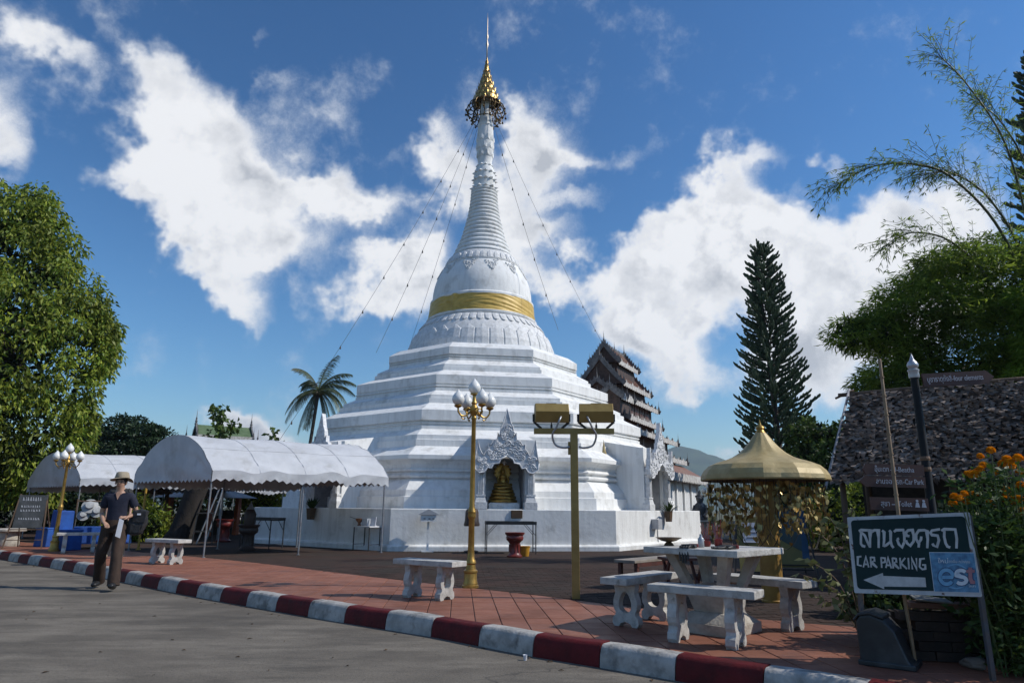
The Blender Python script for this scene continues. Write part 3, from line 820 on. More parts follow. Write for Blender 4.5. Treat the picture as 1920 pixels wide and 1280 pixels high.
# lace pendants hanging on the dome
def pendant():
    mb = MB(); r2 = random.Random(3)
    for i in range(110):
        t = r2.random() ** 0.7; z = 10.18 - 0.50 * t
        w = 0.20 * (1 - t) + 0.015
        a = r2.uniform(-w, w)
        r = rad(dome, z) + 0.008
        if abs(a) < w * 0.35 and r2.random() < 0.35 and t < 0.75: continue
        sz = r2.uniform(0.018, 0.034)
        mb.ball((r * math.cos(a / 1.0), r * math.sin(a / 1.0), z), sz, 6, 4)
    return mb.mesh('pendant_ornament', M_WHITE2, smooth=True)
ring_of('pendant_ornament', pendant(), 12, chedi, 0.2)

# gold cloth wound round the dome
def sash():
    knot = -PI / 2 - R_(36) 
    def fn(u, v):
        a = 2 * PI * u; z = 8.03 + 0.66 * v
        r = 2.055 - 0.075 * v
        q = Vector((math.cos(a) * 1.1 + v * 0.5, math.sin(a) * 1.1, 0.0))
        d = 0.018 * mnoise.noise(Vector((q.x, q.y, v * 7.0 - 2.6 * math.sin(a * 1.7 + 0.6)))) + 0.013 * mnoise.noise(Vector((q.x * 2 + 5, q.y * 2, v * 15.0 + 3.5 * math.sin(a * 2.3))))
        dk = (a - knot + PI) % (2 * PI) - PI          # folds gathered at the knot
        g = math.exp(-abs(dk) * 2.2)
        d += 0.016 * g * math.sin(math.atan2(v - 0.35, abs(dk) + 0.03) * 13) + 0.045 * math.exp(-(dk / 0.05) ** 2)
        zz = z + 0.015 * math.sin(a * 5 + 1) * (v - 0.5) - 0.02 * math.exp(-(dk / 0.1) ** 2) * (0.5 - v)
        r += d
        return (r * math.cos(a), r * math.sin(a), zz)
    return MB().grid(fn, 420, 26)
M_SASH = mat('gold_satin', (0.62, 0.42, 0.10), (0.50, 0.32, 0.06), sc=4, rough=0.5, metal=0.05, bump=0.2, bsc=16)
so = sash().build('gold_sash', M_SASH, chedi, smooth=True)
so['label'] = 'gold satin cloth wound round the dome'

# ringed cone
cz = [(10.65, 1.20), (10.95, 1.08), (11.5, 0.86), (12.0, 0.735), (12.5, 0.62), (13.0, 0.55), (13.55, 0.51)]
def cone_r(z):
    for (z0, r0), (z1, r1) in zip(cz, cz[1:]):
        if z <= z1: return r0 + (r1 - r0) * (z - z0) / (z1 - z0)
    return cz[-1][1]
z = 10.66; NR = 17; hs = [(0.215 - 0.005 * i) for i in range(NR)]
scale = (13.6 - 10.66) / sum(hs)
for h in hs:
    h *= scale; r0, r1 = cone_r(z), cone_r(z + h)
    p = [(r0 - 0.05, z)]
    for i in range(8):
        t = i / 7; a = PI * t
        p.append((r0 + (r1 - r0) * t - 0.035 + 0.055 * math.sin(a) ** 0.8, z + h * (0.08 + 0.84 * t)))
    p.append((r1 - 0.05, z + h))
    MB().lathe(p, 64, cap=False).build('ring_moulding', M_WHITE, chedi, smooth=40)
    z += h
shaft = [(0.44, 13.58), (0.42, 13.9), (0.43, 14.2), (0.39, 14.45), (0.33, 14.6), (0.28, 14.80), (0.31, 15.0), (0.335, 15.3), (0.345, 15.7), (0.335, 16.0), (0.32, 16.3), (0.28, 16.6), (0.24, 16.85), (0.215, 17.2), (0.20, 17.7)]
MB().lathe(shaft, 40, cap=False).build('shaft', M_WHITE, chedi, smooth=40)
for zz in (16.45, 16.95):
    r = rad(shaft, zz)
    MB().lathe([(r - 0.02, zz - 0.03), (r + 0.02, zz - 0.015), (r + 0.02, zz + 0.015), (r - 0.02, zz + 0.03)], 32, cap=False).build('shaft_band', M_WHITE, chedi)
def spike(z, r, w, out, h):
    mb = MB()
    mb.add([(r - 0.02, -w, z), (r - 0.02, w, z), (r - 0.02, 0, z + h), (r + out, 0, z + h * 0.1), (r - 0.02, 0, z - h * 0.35)], [(0, 3, 2), (3, 1, 2), (0, 4, 3), (4, 1, 3)])
    return mb.mesh('spike_petal', M_WHITE)
for zz, r, o in ((13.62, 0.47, 0.12), (14.0, 0.42, 0.11), (14.3, 0.40, 0.09), (14.62, 0.30, 0.06)):
    MB().lathe([(r - 0.06, zz - 0.06), (r + 0.02, zz - 0.03), (r + 0.02, zz + 0.03), (r - 0.06, zz + 0.06)], 32, cap=False).build('spire_ring', M_WHITE, chedi)
    ring_of('spike_petal', spike(zz, r + 0.02, 0.11, o, 0.10), 12, chedi)
for zz, ph in ((15.12, 0), (15.45, 0.5), (15.8, 0)):
    r = rad(shaft, zz)
    me = MB().add([(r - 0.01, -0.10, zz - 0.1), (r - 0.01, 0.10, zz - 0.1), (r + 0.03, 0, zz + 0.20), (r + 0.045, 0, zz), (r - 0.01, -0.10, zz + 0.06), (r - 0.01, 0.10, zz + 0.06)],
                  [(0, 3, 4), (4, 3, 2), (1, 5, 3), (5, 2, 3), (0, 1, 3)]).mesh('shaft_petal', M_WHITE)
    ring_of('shaft_petal', me, 9, chedi, ph)
# gilded umbrella (hti) with its hanging ornaments and needle
M_HTI = mat('old_gilding', (0.50, 0.34, 0.11), (0.16, 0.09, 0.035), sc=16, rough=0.32, metal=0.85, lo=0.42, hi=0.60, bump=0.5, bsc=26)
M_HTID = mat('dark_gilded_iron', (0.07, 0.045, 0.02), (0.28, 0.18, 0.05), sc=18, rough=0.42, metal=0.7, lo=0.52, hi=0.66)
crown = new_obj('umbrella_crown', MB().lathe([(0.50, 17.52), (0.54, 17.56), (0.52, 17.75), (0.46, 17.80), (0.47, 17.84), (0.44, 18.02), (0.37, 18.08), (0.38, 18.12), (0.34, 18.32), (0.28, 18.38), (0.29, 18.42),
        (0.25, 18.62), (0.19, 18.68), (0.20, 18.72), (0.16, 18.95), (0.11, 19.02), (0.12, 19.06), (0.085, 19.28), (0.10, 19.34), (0.06, 19.42), (0.075, 19.5), (0.04, 19.6), (0.02, 19.75)], 24, cap=False).mesh('umbrella_crown', M_HTI, smooth=40), chedi)
for zz, r, n in ((17.55, 0.56, 18), (17.82, 0.48, 16), (18.1, 0.39, 14), (18.4, 0.30, 12), (18.7, 0.21, 10), (19.04, 0.13, 8)):
    me = MB().add([(r, -0.045, zz), (r, 0.045, zz), (r + 0.035, 0, zz + 0.15), (r + 0.03, 0, zz - 0.05)], [(0, 3, 2), (3, 1, 2), (0, 1, 3)]).mesh('flame_leaf', M_HTI)
    ring_of('flame_leaf', me, n, crown)
mb = MB()
for k in range(14):
    a = 2 * PI * k / 14; c, s = math.cos(a), math.sin(a)
    def P(r, z): return (r * c, r * s, z)
    mb.tube([P(0.50, 17.55), P(0.62, 17.50), P(0.74, 17.36), P(0.80, 17.18), P(0.74, 17.02), P(0.62, 16.96), P(0.52, 17.02), P(0.50, 17.14)], 0.024, 5)
    mb.tube([P(0.56, 17.50), P(0.50, 17.25), P(0.40, 17.0), P(0.46, 16.78), P(0.56, 16.70), P(0.60, 16.80)], 0.022, 5)
    mb.ball(P(0.82, 17.16), 0.05, 6, 4); mb.ball(P(0.6, 16.68), 0.045, 6, 4); mb.ball(P(0.72, 16.98), 0.04, 6, 4)
    mb.tube([P(0.82, 17.15), P(0.83, 17.0)], 0.008, 4); mb.lathe([(0.001, 0.0), (0.03, -0.03), (0.045, -0.10)], 6, P(0.83, 17.0))
for zz, r in ((17.5, 0.58), (17.18, 0.80), (16.72, 0.55)):
    mb.tube([(r * math.cos(2 * PI * k / 28), r * math.sin(2 * PI * k / 28), zz) for k in range(29)], 0.018, 5)
mb.build('hanging_ornament', M_HTID, chedi, smooth=True)
MB().lathe([(0.022, 19.7), (0.03, 20.2), (0.055, 20.35), (0.03, 20.5), (0.022, 20.6), (0.05, 20.75), (0.02, 20.9), (0.014, 21.6), (0.004, 21.95)], 10).build('needle', mat('needle_metal', (0.5, 0.42, 0.33), rough=0.4, metal=0.7), chedi, smooth=True)

# ---- niches on the faces: vaulted porch, columns, carved pediment
def spiral(mb, c, r, turns, h, M, th=0.022):
    pts = []
    for i in range(15):
        t = i / 14; a = turns * 2 * PI * t * (1 if h > 0 else -1); q = r * (1 - 0.85 * t)
        pts.append(M @ Vector((c[0] + q * math.cos(a), c[2], c[1] + q * math.sin(a))))
    mb.tube(pts, [th * (1 - 0.4 * i / 14) for i in range(15)], 5)
PED = [(0.0, 2.55), (0.16, 2.47), (0.20, 2.36), (0.34, 2.34), (0.40, 2.22), (0.50, 2.24), (0.58, 2.12), (0.72, 2.10), (0.84, 2.20), (0.86, 2.36), (0.83, 2.52), (0.80, 2.70), (0.775, 2.98), (0.72, 2.72), (0.66, 2.60),
       (0.60, 2.55), (0.55, 2.66), (0.48, 2.72), (0.50, 2.86), (0.42, 2.82), (0.34, 2.96), (0.26, 2.98), (0.245, 3.16), (0.20, 3.05), (0.16, 3.30), (0.10, 3.42), (0.06, 3.58), (0.0, 3.80)]
PEDF = PED + [(-x, z) for x, z in reversed(PED[1:-1])]
def inside(x, z, poly):
    c = False; n = len(poly)
    for i in range(n):
        (x0, z0), (x1, z1) = poly[i], poly[(i + 1) % n]
        if (z0 > z) != (z1 > z) and x < (x1 - x0) * (z - z0) / (z1 - z0) + x0: c = not c
    return c
M_PED = mat('silver_white_carving', (0.76, 0.76, 0.77), (0.52, 0.53, 0.55), sc=12, rough=0.55, bump=0.3, bsc=40)
M_DARKIN = mat('niche_inside_shade', (0.34, 0.34, 0.35), (0.22, 0.22, 0.23), sc=3, rough=0.8)  # grey inner faces: the shade of the recess is put into their colour
def niche(k):
    """local niche frame: -Y outwards, X to the right; face k counted from the front"""
    rz = k * PI / 4
    y0 = -6.95
    body = MB()
    for sx in (-1, 1):
        body.box((sx * 0.66, -6.1, 1.86), (0.26, 1.64, 1.40))
    body.box((0, -6.35, 2.78), (1.56, 1.14, 0.44))
    body.box((0, -5.5, 1.86), (1.06, 0.1, 1.4))
    # sloping roof slab back to the terrace
    body.add([(-0.8, -6.93, 2.98), (0.8, -6.93, 2.98), (0.8, -5.0, 3.35), (-0.8, -5.0, 3.35), (-0.8, -6.93, 2.5), (0.8, -6.93, 2.5), (0.8, -5.0, 2.5), (-0.8, -5.0, 2.5)],
             [(0, 1, 2, 3), (7, 6, 5, 4), (0, 4, 5, 1), (1, 5, 6, 2), (2, 6, 7, 3), (3, 7, 4, 0)])
    nb = body.build('niche', M_WHITE, chedi, rz=rz)
    MB().box((0, -5.62, 1.9), (1.02, 0.08, 1.36)).box((0, -6.2, 2.53), (1.05, 1.2, 0.05)).box((0.515, -6.2, 1.88), (0.03, 1.2, 1.34)).box((-0.515, -6.2, 1.88), (0.03, 1.2, 1.34)).build('niche_shade_lining', M_DARKIN, nb)
    for sx in (-1, 1):
        mb = MB()
        c = (sx * 0.66, y0 - 0.02, 0)
        mb.box((c[0], c[1], 1.27), (0.34, 0.26, 0.18)); mb.box((c[0], c[1], 1.42), (0.30, 0.24, 0.16), taper=0.72)
        mb.box((c[0], c[1], 1.53), (0.25, 0.2, 0.05))
        mb.box((c[0], c[1], 1.85), (0.17, 0.16, 0.6)); 
        for q in (-0.055, 0, 0.055): mb.box((c[0] + q, c[1] - 0.085, 1.85), (0.022, 0.03, 0.56))
        mb.box((c[0], c[1], 2.17), (0.21, 0.19, 0.05)); mb.box((c[0], c[1], 2.25), (0.24, 0.21, 0.07)); mb.box((c[0], c[1], 2.34), (0.18, 0.17, 0.14)); 
        mb.build('column', M_WHITE2, nb)
    M = Matrix.Identity(4)
    ped = MB().prism(PEDF, y0 - 0.20, y0 - 0.08)
    po = ped.build('pediment', M_PED, nb)
    r2 = random.Random(5 + k); mb = MB(); n = 0
    for _ in range(900):
        x = r2.uniform(0.0, 0.86); z = r2.uniform(2.1, 3.75); r = r2.uniform(0.045, 0.085)
        if all(inside(x + dx * r * 0.8, z + dz * r * 0.8, PEDF) for dx, dz in ((1, 0), (-1, 0), (0, 1), (0, -1))):
            for sx in (1, -1): spiral(mb, (sx * x, z, y0 - 0.205), r, 1.3, sx, M, 0.017)
            n += 1
            if n > 46: break
    # rim following the carved edge
    for sx in (1, -1):
        mb.tube([(sx * x, y0 - 0.2, z) for x, z in PED[:10]], 0.024, 5)
        mb.tube([(sx * x, y0 - 0.2, z) for x, z in PED[9:]], 0.016, 5)
    mb.build('carved_scroll', M_PED, po, smooth=True)
    return nb
for k in (0, 1, -1):
    niche(k)
def on_face(k, u, out, z):
    """world point on chedi face k: u along the face to the right, out from the axis"""
    q = Matrix.Rotation(CROT + k * PI / 4, 3, 'Z')
    return CH + q @ Vector((u, -out, z))
def face_rz(k): return CROT + k * PI / 4

# small spirelets on the plinth corners beside the niches are gilded
for (k, u, o_, zb) in ((1, -1.05, 5.75, 2.72),):
    p = on_face(k, u, o_, zb)
    sp_ = MB().lathe([(0.10, 0), (0.11, 0.04), (0.06, 0.08), (0.08, 0.14), (0.05, 0.22), (0.02, 0.42), (0.003, 0.55)], 10).build('spirelet', M_GOLDP, None, smooth=40)
    sp_.location = p
    tag(sp_, 'small gilded spirelet standing on the terrace beside the side niche', 'finial')

# ---- seated gold image inside the front niche
M_BUD = mat('dark_gold_image', (0.42, 0.26, 0.06), (0.24, 0.14, 0.035), sc=9, rough=0.35, metal=0.7)
bl = on_face(0, 0.0, 6.45, 1.18)
bud = thing('buddha_statue', 'gold seated statue sheltered by a serpent hood inside the front niche', 'statue', bl, face_rz(0))
bud.scale = (0.86, 0.86, 0.76)
for i in range(5):
    r = 0.40 - 0.038 * i; zc = 0.28 + 0.115 * i; 
    pts = [(r * math.cos(a) * 1.0, r * math.sin(a) * 0.75, zc + 0.015 * math.sin(3 * a + i)) for a in [2 * PI * q / 28 for q in range(29)]]
    mb = MB().tube(pts, 0.068, 8); mb.lathe([(0.001, zc - 0.05), (r * 0.9, zc - 0.05), (r * 0.9, zc + 0.05), (0.001, zc + 0.05)], 20, sy=0.75)
    mb.build('coil', M_BUD, bud, smooth=50)
MB().box((0, 0, 0.1), (0.95, 0.62, 0.2)).box((0, 0, 0.21), (0.86, 0.58, 0.03)).build('pedestal', M_WHITE2, bud)
mb = MB()
mb.lathe([(0.02, 0.80), (0.20, 0.81), (0.24, 0.85), (0.20, 0.90), (0.12, 0.93), (0.105, 1.0), (0.12, 1.08), (0.135, 1.14), (0.12, 1.18), (0.05, 1.21), (0.045, 1.23), (0.075, 1.26), (0.082, 1.31), (0.07, 1.36), (0.045, 1.39), (0.035, 1.42), (0.015, 1.46), (0.002, 1.53)], 16, sy=0.72)
for sx in (-1, 1):
    mb.tube([(sx * 0.125, 0, 1.15), (sx * 0.175, -0.02, 1.04), (sx * 0.16, -0.06, 0.93), (sx * 0.05, -0.13, 0.90)], [0.042, 0.038, 0.032, 0.026], 8)
    mb.tube([(sx * 0.03, -0.05, 0.85), (sx * 0.18, -0.08, 0.85), (sx * 0.25, -0.03, 0.85), (sx * 0.12, -0.15, 0.84), (-sx * 0.05, -0.16, 0.845)], [0.06, 0.065, 0.06, 0.05, 0.035], 8)
mb.build('figure', M_BUD, bud, smooth=50)
hood = [(0.10, 0.85), (0.15, 1.0), (0.21, 1.12), (0.26, 1.22), (0.245, 1.30), (0.255, 1.38), (0.20, 1.44), (0.19, 1.52), (0.12, 1.55), (0.08, 1.62), (0, 1.64)]
mb = MB().prism(hood + [(-x, z) for x, z in reversed(hood[:-1])], 0.10, 0.16)
for x, z in ((0.25, 1.26), (0.24, 1.40), (0.17, 1.51), (0.09, 1.59), (0, 1.63), (-0.09, 1.59), (-0.17, 1.51), (-0.24, 1.40), (-0.25, 1.26)):
    mb.ball((x, 0.10, z), 0.042, 8, 6)
mb.build('serpent_hood', M_BUD, bud, smooth=40)
lt = thing('niche_lamp', 'small white lamp hanging in the arch above the seated gold statue', 'lamp', on_face(0, 0.0, 6.7, 2.33))
MB().lathe([(0.01, 0.17), (0.015, 0.12), (0.075, 0.06), (0.07, 0.05), (0.01, 0.05)], 12).build('shade', M_WHITE, lt, smooth=40)
MB().ball((0, 0, 0.035), 0.032, 8, 6).build('bulb', M_WHITE, lt, smooth=True)
# ------------------------------------------------------------------ arched tents
def canvas_material():
    m = mat('white_canvas', (0.57, 0.58, 0.60), (0.49, 0.50, 0.52), sc=2.0, rough=0.6, bump=0.35, bsc=5, c3=(0.34, 0.335, 0.32), sc3=1.6, lo3=0.56, hi3=0.80)
    return m
M_CANVAS = canvas_material()
M_POLE = mat('tent_pole_steel', (0.30, 0.31, 0.33), (0.20, 0.2, 0.21), sc=10, rough=0.45, metal=0.5)

def tent(label, A, u, v, n_poles, group='arched white tents', ze=1.94, rise=0.84, seed=1):
    root = thing('tent', label, 'tent', (A[0], A[1], Z_WALK), 0, group)
    u = Vector((u[0], u[1], 0)); v = Vector((v[0], v[1], 0))
    ze -= Z_WALK
    un = u.normalized(); vn = v.normalized()
    def arch(t): return rise * (1 - abs(2 * t - 1) ** 2.3)
    def pt(s, t, z):
        p = u * s + v * t; return (p.x, p.y, z)
    def wob(s, t):
        k = max(0.0, 1 - 6 * min(t, 1 - t))
        e = 0.035 * mnoise.noise(Vector((s * 7 + seed, t * 9, seed))) * (0.4 + k)
        e += 0.030 * k * math.sin(s * 23 + t * 60 + 3 * mnoise.noise(Vector((s * 4, seed, 1))))
        c = max(0.0, 1 - 5 * (1 - s)) * (1 - abs(2 * t - 1))         # pulled creases by the end hoop
        e += 0.02 * c * math.sin(t * 55 + s * 20)
        return e - 0.035 * math.sin(s * PI * n_poles) ** 2 * (1 - abs(2 * t - 1))
    g = MB().grid(lambda a, b: pt(a, b, ze + arch(b) + wob(a, b)), 60, 36)
    g.build('canopy', M_CANVAS, root, smooth=True, fix=False)
    # scalloped valances along the eaves
    def scallop(n, x):
        q = (x * n) % 1.0
        return abs(2 * q - 1)
    for t_, side in ((0.0, -1), (1.0, 1)):
        ln = u.length; n = max(6, int(ln / 0.17))
        off = vn * (0.012 * side)
        def fn(a, b, t_=t_, off=off, n=n):
            d = (0.18 if t_ == 0.0 else 0.30) + 0.058 * scallop(n, a)
            w = 0.012 * math.sin(a * 40 + b * 3) * b
            z = ze + wob(a, t_) - d * b
            p = pt(a, t_, z); return (p[0] + off.x + vn.x * w, p[1] + off.y + vn.y * w, z)
        MB().grid(fn, n * 8, 4).build('valance', M_CANVAS, root, smooth=True, fix=False)
    # end panels: the filled arch with its own scalloped hem
    for s_, side in ((0.0, -1), (1.0, 1)):
        n = max(6, int(v.length / 0.17)); off = un * (0.015 * side)
        def fn(a, b, s_=s_, off=off, n=n):
            top = ze + arch(a) + wob(s_, a); bot = ze - 0.18 - 0.058 * scallop(n, a)
            z = top + (bot - top) * b
            w = 0.03 * math.sin(b * 9 + a * 5) * math.sin(PI * a) * (b ** 2) + 0.012 * mnoise.noise(Vector((a * 9, b * 6, seed)))
            p = pt(s_, a, z); return (p[0] + off.x - un.x * w, p[1] + off.y - un.y * w, z)
        MB().grid(fn, n * 6, 12).build('end_panel', M_CANVAS, root, smooth=True, fix=False)
    # welded seams over each hoop and along the shoulders
    for i in range(n_poles * 2 + 1):
        s_ = i / (n_poles * 2)
        MB().tube([pt(s_, t / 24, ze + arch(t / 24) + wob(s_, t / 24) + 0.004) for t in range(25)], 0.006, 4).build('seam', M_CANVAS, root)
    for t_ in (0.16, 0.84):
        MB().tube([pt(a / 40, t_, ze + arch(t_) + wob(a / 40, t_) + 0.003) for a in range(41)], 0.006, 4).build('seam', M_CANVAS, root)
    # poles and hoops
    for t_ in (0.02, 0.98):
        for i in range(n_poles + 1):
            s_ = 0.01 + 0.98 * i / n_poles
            p = pt(s_, t_, 0)
            MB().tube([(p[0], p[1], 0), (p[0], p[1], ze - 0.02)], 0.019, 8).lathe([(0.045, 0), (0.045, 0.008)], 10, (p[0], p[1], 0)).build('pole', M_POLE, root, smooth=40)
    for i in range(n_poles + 1):
        s_ = 0.01 + 0.98 * i / n_poles
        MB().tube([pt(s_, t / 20, ze + arch(t / 20) - 0.045) for t in range(21)], 0.014, 6).build('hoop', M_POLE, root, smooth=True)
    for t_ in (0.02, 0.98):
        MB().tube([pt(0.0, t_, ze - 0.04), pt(1.0, t_, ze - 0.04)], 0.015, 6).build('eave_bar', M_POLE, root, smooth=True)
    return root
tent('big white arched tent with scalloped hem standing beside the stupa plinth', (-6.4, 14.9), (3.4, 2.15), (-2.72, 2.0), 2, seed=1)
tent('white arched tent behind the left gold street lamp and the blue chairs', (-12.6, 20.4), (5.0, 3.3), (-3.1, 2.3), 3, seed=4)
tent('far low white tent seen beneath the big tent near the red urn', (-13.6, 27.6), (4.4, 2.6), (-2.4, 2.4), 2, seed=8, rise=0.6)

# ------------------------------------------------------------------ gold street lamps
M_GLOBE = mat('frosted_globe', (0.80, 0.80, 0.77), (0.70, 0.70, 0.68), sc=5, rough=0.28, spec=0.5)
def street_lamp(label, loc, h=2.86, group='ornate gold street lamps', s=1.0, tilt=0.0, rz=0.5):
    root = thing('street_lamp', label, 'street lamp', loc, rz, group)
    k = h / 2.86
    MB().lathe([(0.115, 0), (0.115, 0.03), (0.10, 0.04), (0.098, 0.07), (0.09, 0.085), (0.088, 0.19), (0.096, 0.20), (0.096, 0.22), (0.072, 0.24), (0.062, 0.30), (0.075, 0.32), (0.070, 0.35), (0.052, 0.38), (0.046, 0.46)], 20).build('base', M_GOLD, root, smooth=35)
    MB().lathe([(0.045, 0.45), (0.040, 0.9), (0.052, 0.92), (0.058, 0.95), (0.052, 0.98), (0.06, 1.0), (0.048, 1.04), (0.038, 1.08), (0.036, 1.2), (0.030, 2.28 * k), (0.040, 2.30 * k), (0.040, 2.32 * k), (0.030, 2.34 * k)], 16).build('pole', M_GOLD, root, smooth=35)
    zt = h - 2.86
    MB().lathe([(0.030, 2.33), (0.036, 2.36), (0.062, 2.40), (0.068, 2.44), (0.05, 2.48), (0.03, 2.51), (0.045, 2.53), (0.03, 2.56), (0.024, 2.62), (0.022, 2.64), (0.06, 2.655), (0.06, 2.67)], 14, (0, 0, zt)).build('hub', M_GOLD, root, smooth=40)
    bud = [(0.03, 0), (0.062, 0.02), (0.086, 0.06), (0.090, 0.095), (0.078, 0.135), (0.052, 0.17), (0.026, 0.20), (0.008, 0.225), (0.001, 0.232)]
    def globe(c): MB().lathe(bud, 16, c).build('globe', M_GLOBE, root, smooth=True)
    globe((0, 0, 2.665 + zt))
    for i in range(4):
        a = i * PI / 2; c, s_ = math.cos(a), math.sin(a)
        def P(r, z): return (r * c, r * s_, z + zt)
        mb = MB().tube([P(0.04, 2.43), P(0.09, 2.37), P(0.15, 2.33), P(0.21, 2.34), P(0.25, 2.39), P(0.255, 2.45)], 0.013, 6)
        mb.tube([P(0.05, 2.44), P(0.10, 2.46), P(0.135, 2.43), P(0.13, 2.39), P(0.10, 2.385), P(0.095, 2.41)], 0.010, 6)
        mb.tube([P(0.20, 2.34), P(0.19, 2.30), P(0.16, 2.285), P(0.14, 2.305)], 0.009, 6)
        mb.lathe([(0.012, 2.44), (0.05, 2.46), (0.058, 2.475), (0.05, 2.485)], 12, (0.255 * c, 0.255 * s_, zt))
        mb.build('arm', M_GOLD, root, smooth=45)
        globe((0.255 * c, 0.255 * s_, 2.482 + zt))
    return root
street_lamp('gold lamp post with five bud globes standing before the front niche', (-0.54, 9.84, Z_WALK))
street_lamp('gold lamp post with five globes in front of the rear tent', (-10.62, 16.6, Z_WALK), h=2.46, rz=0.2)
street_lamp('small far gold lamp post beyond the stupa beside the white hall', (8.9, 31.5, Z_WALK), h=2.2, rz=0.7)

# ------------------------------------------------------------------ twin floodlights on a post
M_FLOOD = mat('gold_painted_sheet', (0.33, 0.235, 0.075), (0.27, 0.185, 0.055), sc=6, rough=0.45, metal=0.3, bump=0.1, bsc=30)
fl = thing('floodlight_post', 'square gold post with two box floodlights and grey conduits', 'floodlight', (0.80, 8.74, Z_WALK), R_(-3))
bevel(MB().box((0, 0, 1.0), (0.095, 0.095, 2.0)).build('post', M_FLOOD, fl), 0.006)
MB().box((0, 0, 2.015), (1.02, 0.06, 0.07)).build('crossbar', M_FLOOD, fl)
for sx in (-1, 1):
    cx = sx * 0.285; zc = 2.235; tz = R_(6 if sx < 0 else -2)
    prof_ = [(-0.10, -0.10), (0.085, -0.115), (0.140, 0.015), (0.075, 0.125), (-0.07, 0.125), (-0.13, 0.0)]
    mb = MB()
    # prism along X: polygon in YZ
    Mx = Matrix.Translation((cx, 0, zc)) @ Matrix.Rotation(tz, 4, 'Z') @ Matrix.Rotation(-PI / 2, 4, 'Z') @ Matrix.Translation((0, 0, 0))
    mb.prism(prof_, -0.215, 0.215, Mx)
    h = mb.build('housing', M_FLOOD, fl); bevel(h, 0.006)
    MB().box((0, 0, 0), (0.13, 0.004, 0.02)).build('vent_slot', M_BLACK, h, loc=(cx, -0.02, zc + 0.128))
    for q in (-0.16, 0.16):
        MB().ball((cx + q, 0.0, zc + 0.127), 0.008, 6, 4).build('screw', M_BLACK, h)
    for q in (-1, 1):
        MB().bar((cx + q * 0.228, 0, zc + 0.0), (cx + q * 0.228, 0, zc - 0.10), 0.006, 0.03).bar((cx + q * 0.228, 0, zc - 0.10), (cx + q * 0.13, 0, 2.05), 0.008, 0.03).build('bracket', M_BLACK, fl)
    MB().lathe([(0.014, 2.05), (0.014, 2.09), (0.008, 2.10), (0.004, 2.14)], 8, (cx, -0.01, 0)).build('bolt', M_BLACK, fl)
    x0 = cx - sx * 0.12 if sx > 0 else cx + 0.12
    pts = [(x0, -0.12, zc - 0.05), (x0 - sx * (-0.02), -0.17, zc - 0.10), (x0 + sx * 0.06, -0.15, zc - 0.19), (x0 + sx * 0.11, -0.10, zc - 0.28), (x0 + sx * 0.07, -0.06, zc - 0.40), (x0 - sx * 0.04, -0.06, zc - 0.435), (sx * 0.06, -0.05, zc - 0.42)]
    # smooth the conduit
    P3 = [Vector(p) for p in pts]; sm = []
    for i in range(len(P3) - 1):
        a, b, c, d = P3[max(i - 1, 0)], P3[i], P3[i + 1], P3[min(i + 2, len(P3) - 1)]
        for q in range(5):
            t = q / 5; sm.append(0.5 * ((2 * b) + (c - a) * t + (2 * a - 5 * b + 4 * c - d) * t * t + (3 * b - a - 3 * c + d) * t ** 3))
    sm.append(P3[-1])
    MB().tube(sm, 0.013, 7).build('conduit', M_STEEL, fl, smooth=True)
MB().box((-0.062, 0, 1.80), (0.03, 0.05, 0.16)).build('junction_box', M_FLOOD, fl)

# ------------------------------------------------------------------ concrete benches and table
def leg_shape():
    half = [(0.0, 0.385), (0.06, 0.385), (0.118, 0.385), (0.108, 0.34), (0.100, 0.30), (0.120, 0.245), (0.128, 0.20), (0.120, 0.155), (0.102, 0.125), (0.106, 0.10), (0.132, 0.075), (0.138, 0.03), (0.12, 0.0), (0.07, 0.0), (0.05, 0.03), (0.0, 0.045)]
    outer = half + [(-x, z) for x, z in reversed(half[1:-1])]
    inner = []
    for x, z in outer:
        a = math.atan2(z - 0.205, x); inner.append((0.066 * math.cos(a) * (1 - 0.25 * math.sin(a)), 0.215 + 0.095 * math.sin(a)))
    return outer, inner
def bench(label, loc, rz, L=1.0, W=0.29, h=0.44, group='white concrete benches', gap=0.28, m=None, name='bench'):
    root = thing(name, label, 'bench', loc, rz, group)
    r2 = random.Random(int(abs(loc[0] * 100)))
    s = MB().box((0, 0, h - 0.03), (L, W, 0.062)).build('seat', m or M_CONC, root); bevel(s, 0.008)
    outer, inner = leg_shape()
    k = (h - 0.06) / 0.385
    outer = [(x, z * k) for x, z in outer]; inner = [(x, z * k) for x, z in inner]
    for sx in (-1, 1):
        Mx = Matrix.Translation((sx * gap, 0, 0)) @ Matrix.Rotation(PI / 2, 4, 'Z')
        o = MB().ring_prism(outer, inner, -0.04, 0.04, Mx).build('leg', m or M_CONC, root); bevel(o, 0.010)
    return root
bench('white bench with two scroll legs beside the gold lamp post', (-0.98, 8.68, Z_WALK), R_(-33), L=0.92, gap=0.25)
bench('white topped bench standing just behind the walking woman', (-6.42, 13.35, Z_WALK), R_(-28), L=0.95, gap=0.26)
bench('white bench beside the blue chair near the left kerb', (-9.75, 16.1, Z_WALK), R_(30), L=0.9)
bench('white bench on the kerb side of the picnic table', (1.60, 5.95, Z_WALK), R_(-36), L=0.90, W=0.26, gap=0.24)
bench('white bench with dark stained legs at the stupa side of the picnic table', (1.27, 6.98, Z_WALK), R_(50), L=1.02, W=0.28, gap=0.27)
bench('white bench tucked under the far side of the picnic table', (2.38, 6.84, Z_WALK), R_(-50), L=0.98, W=0.28, gap=0.29)

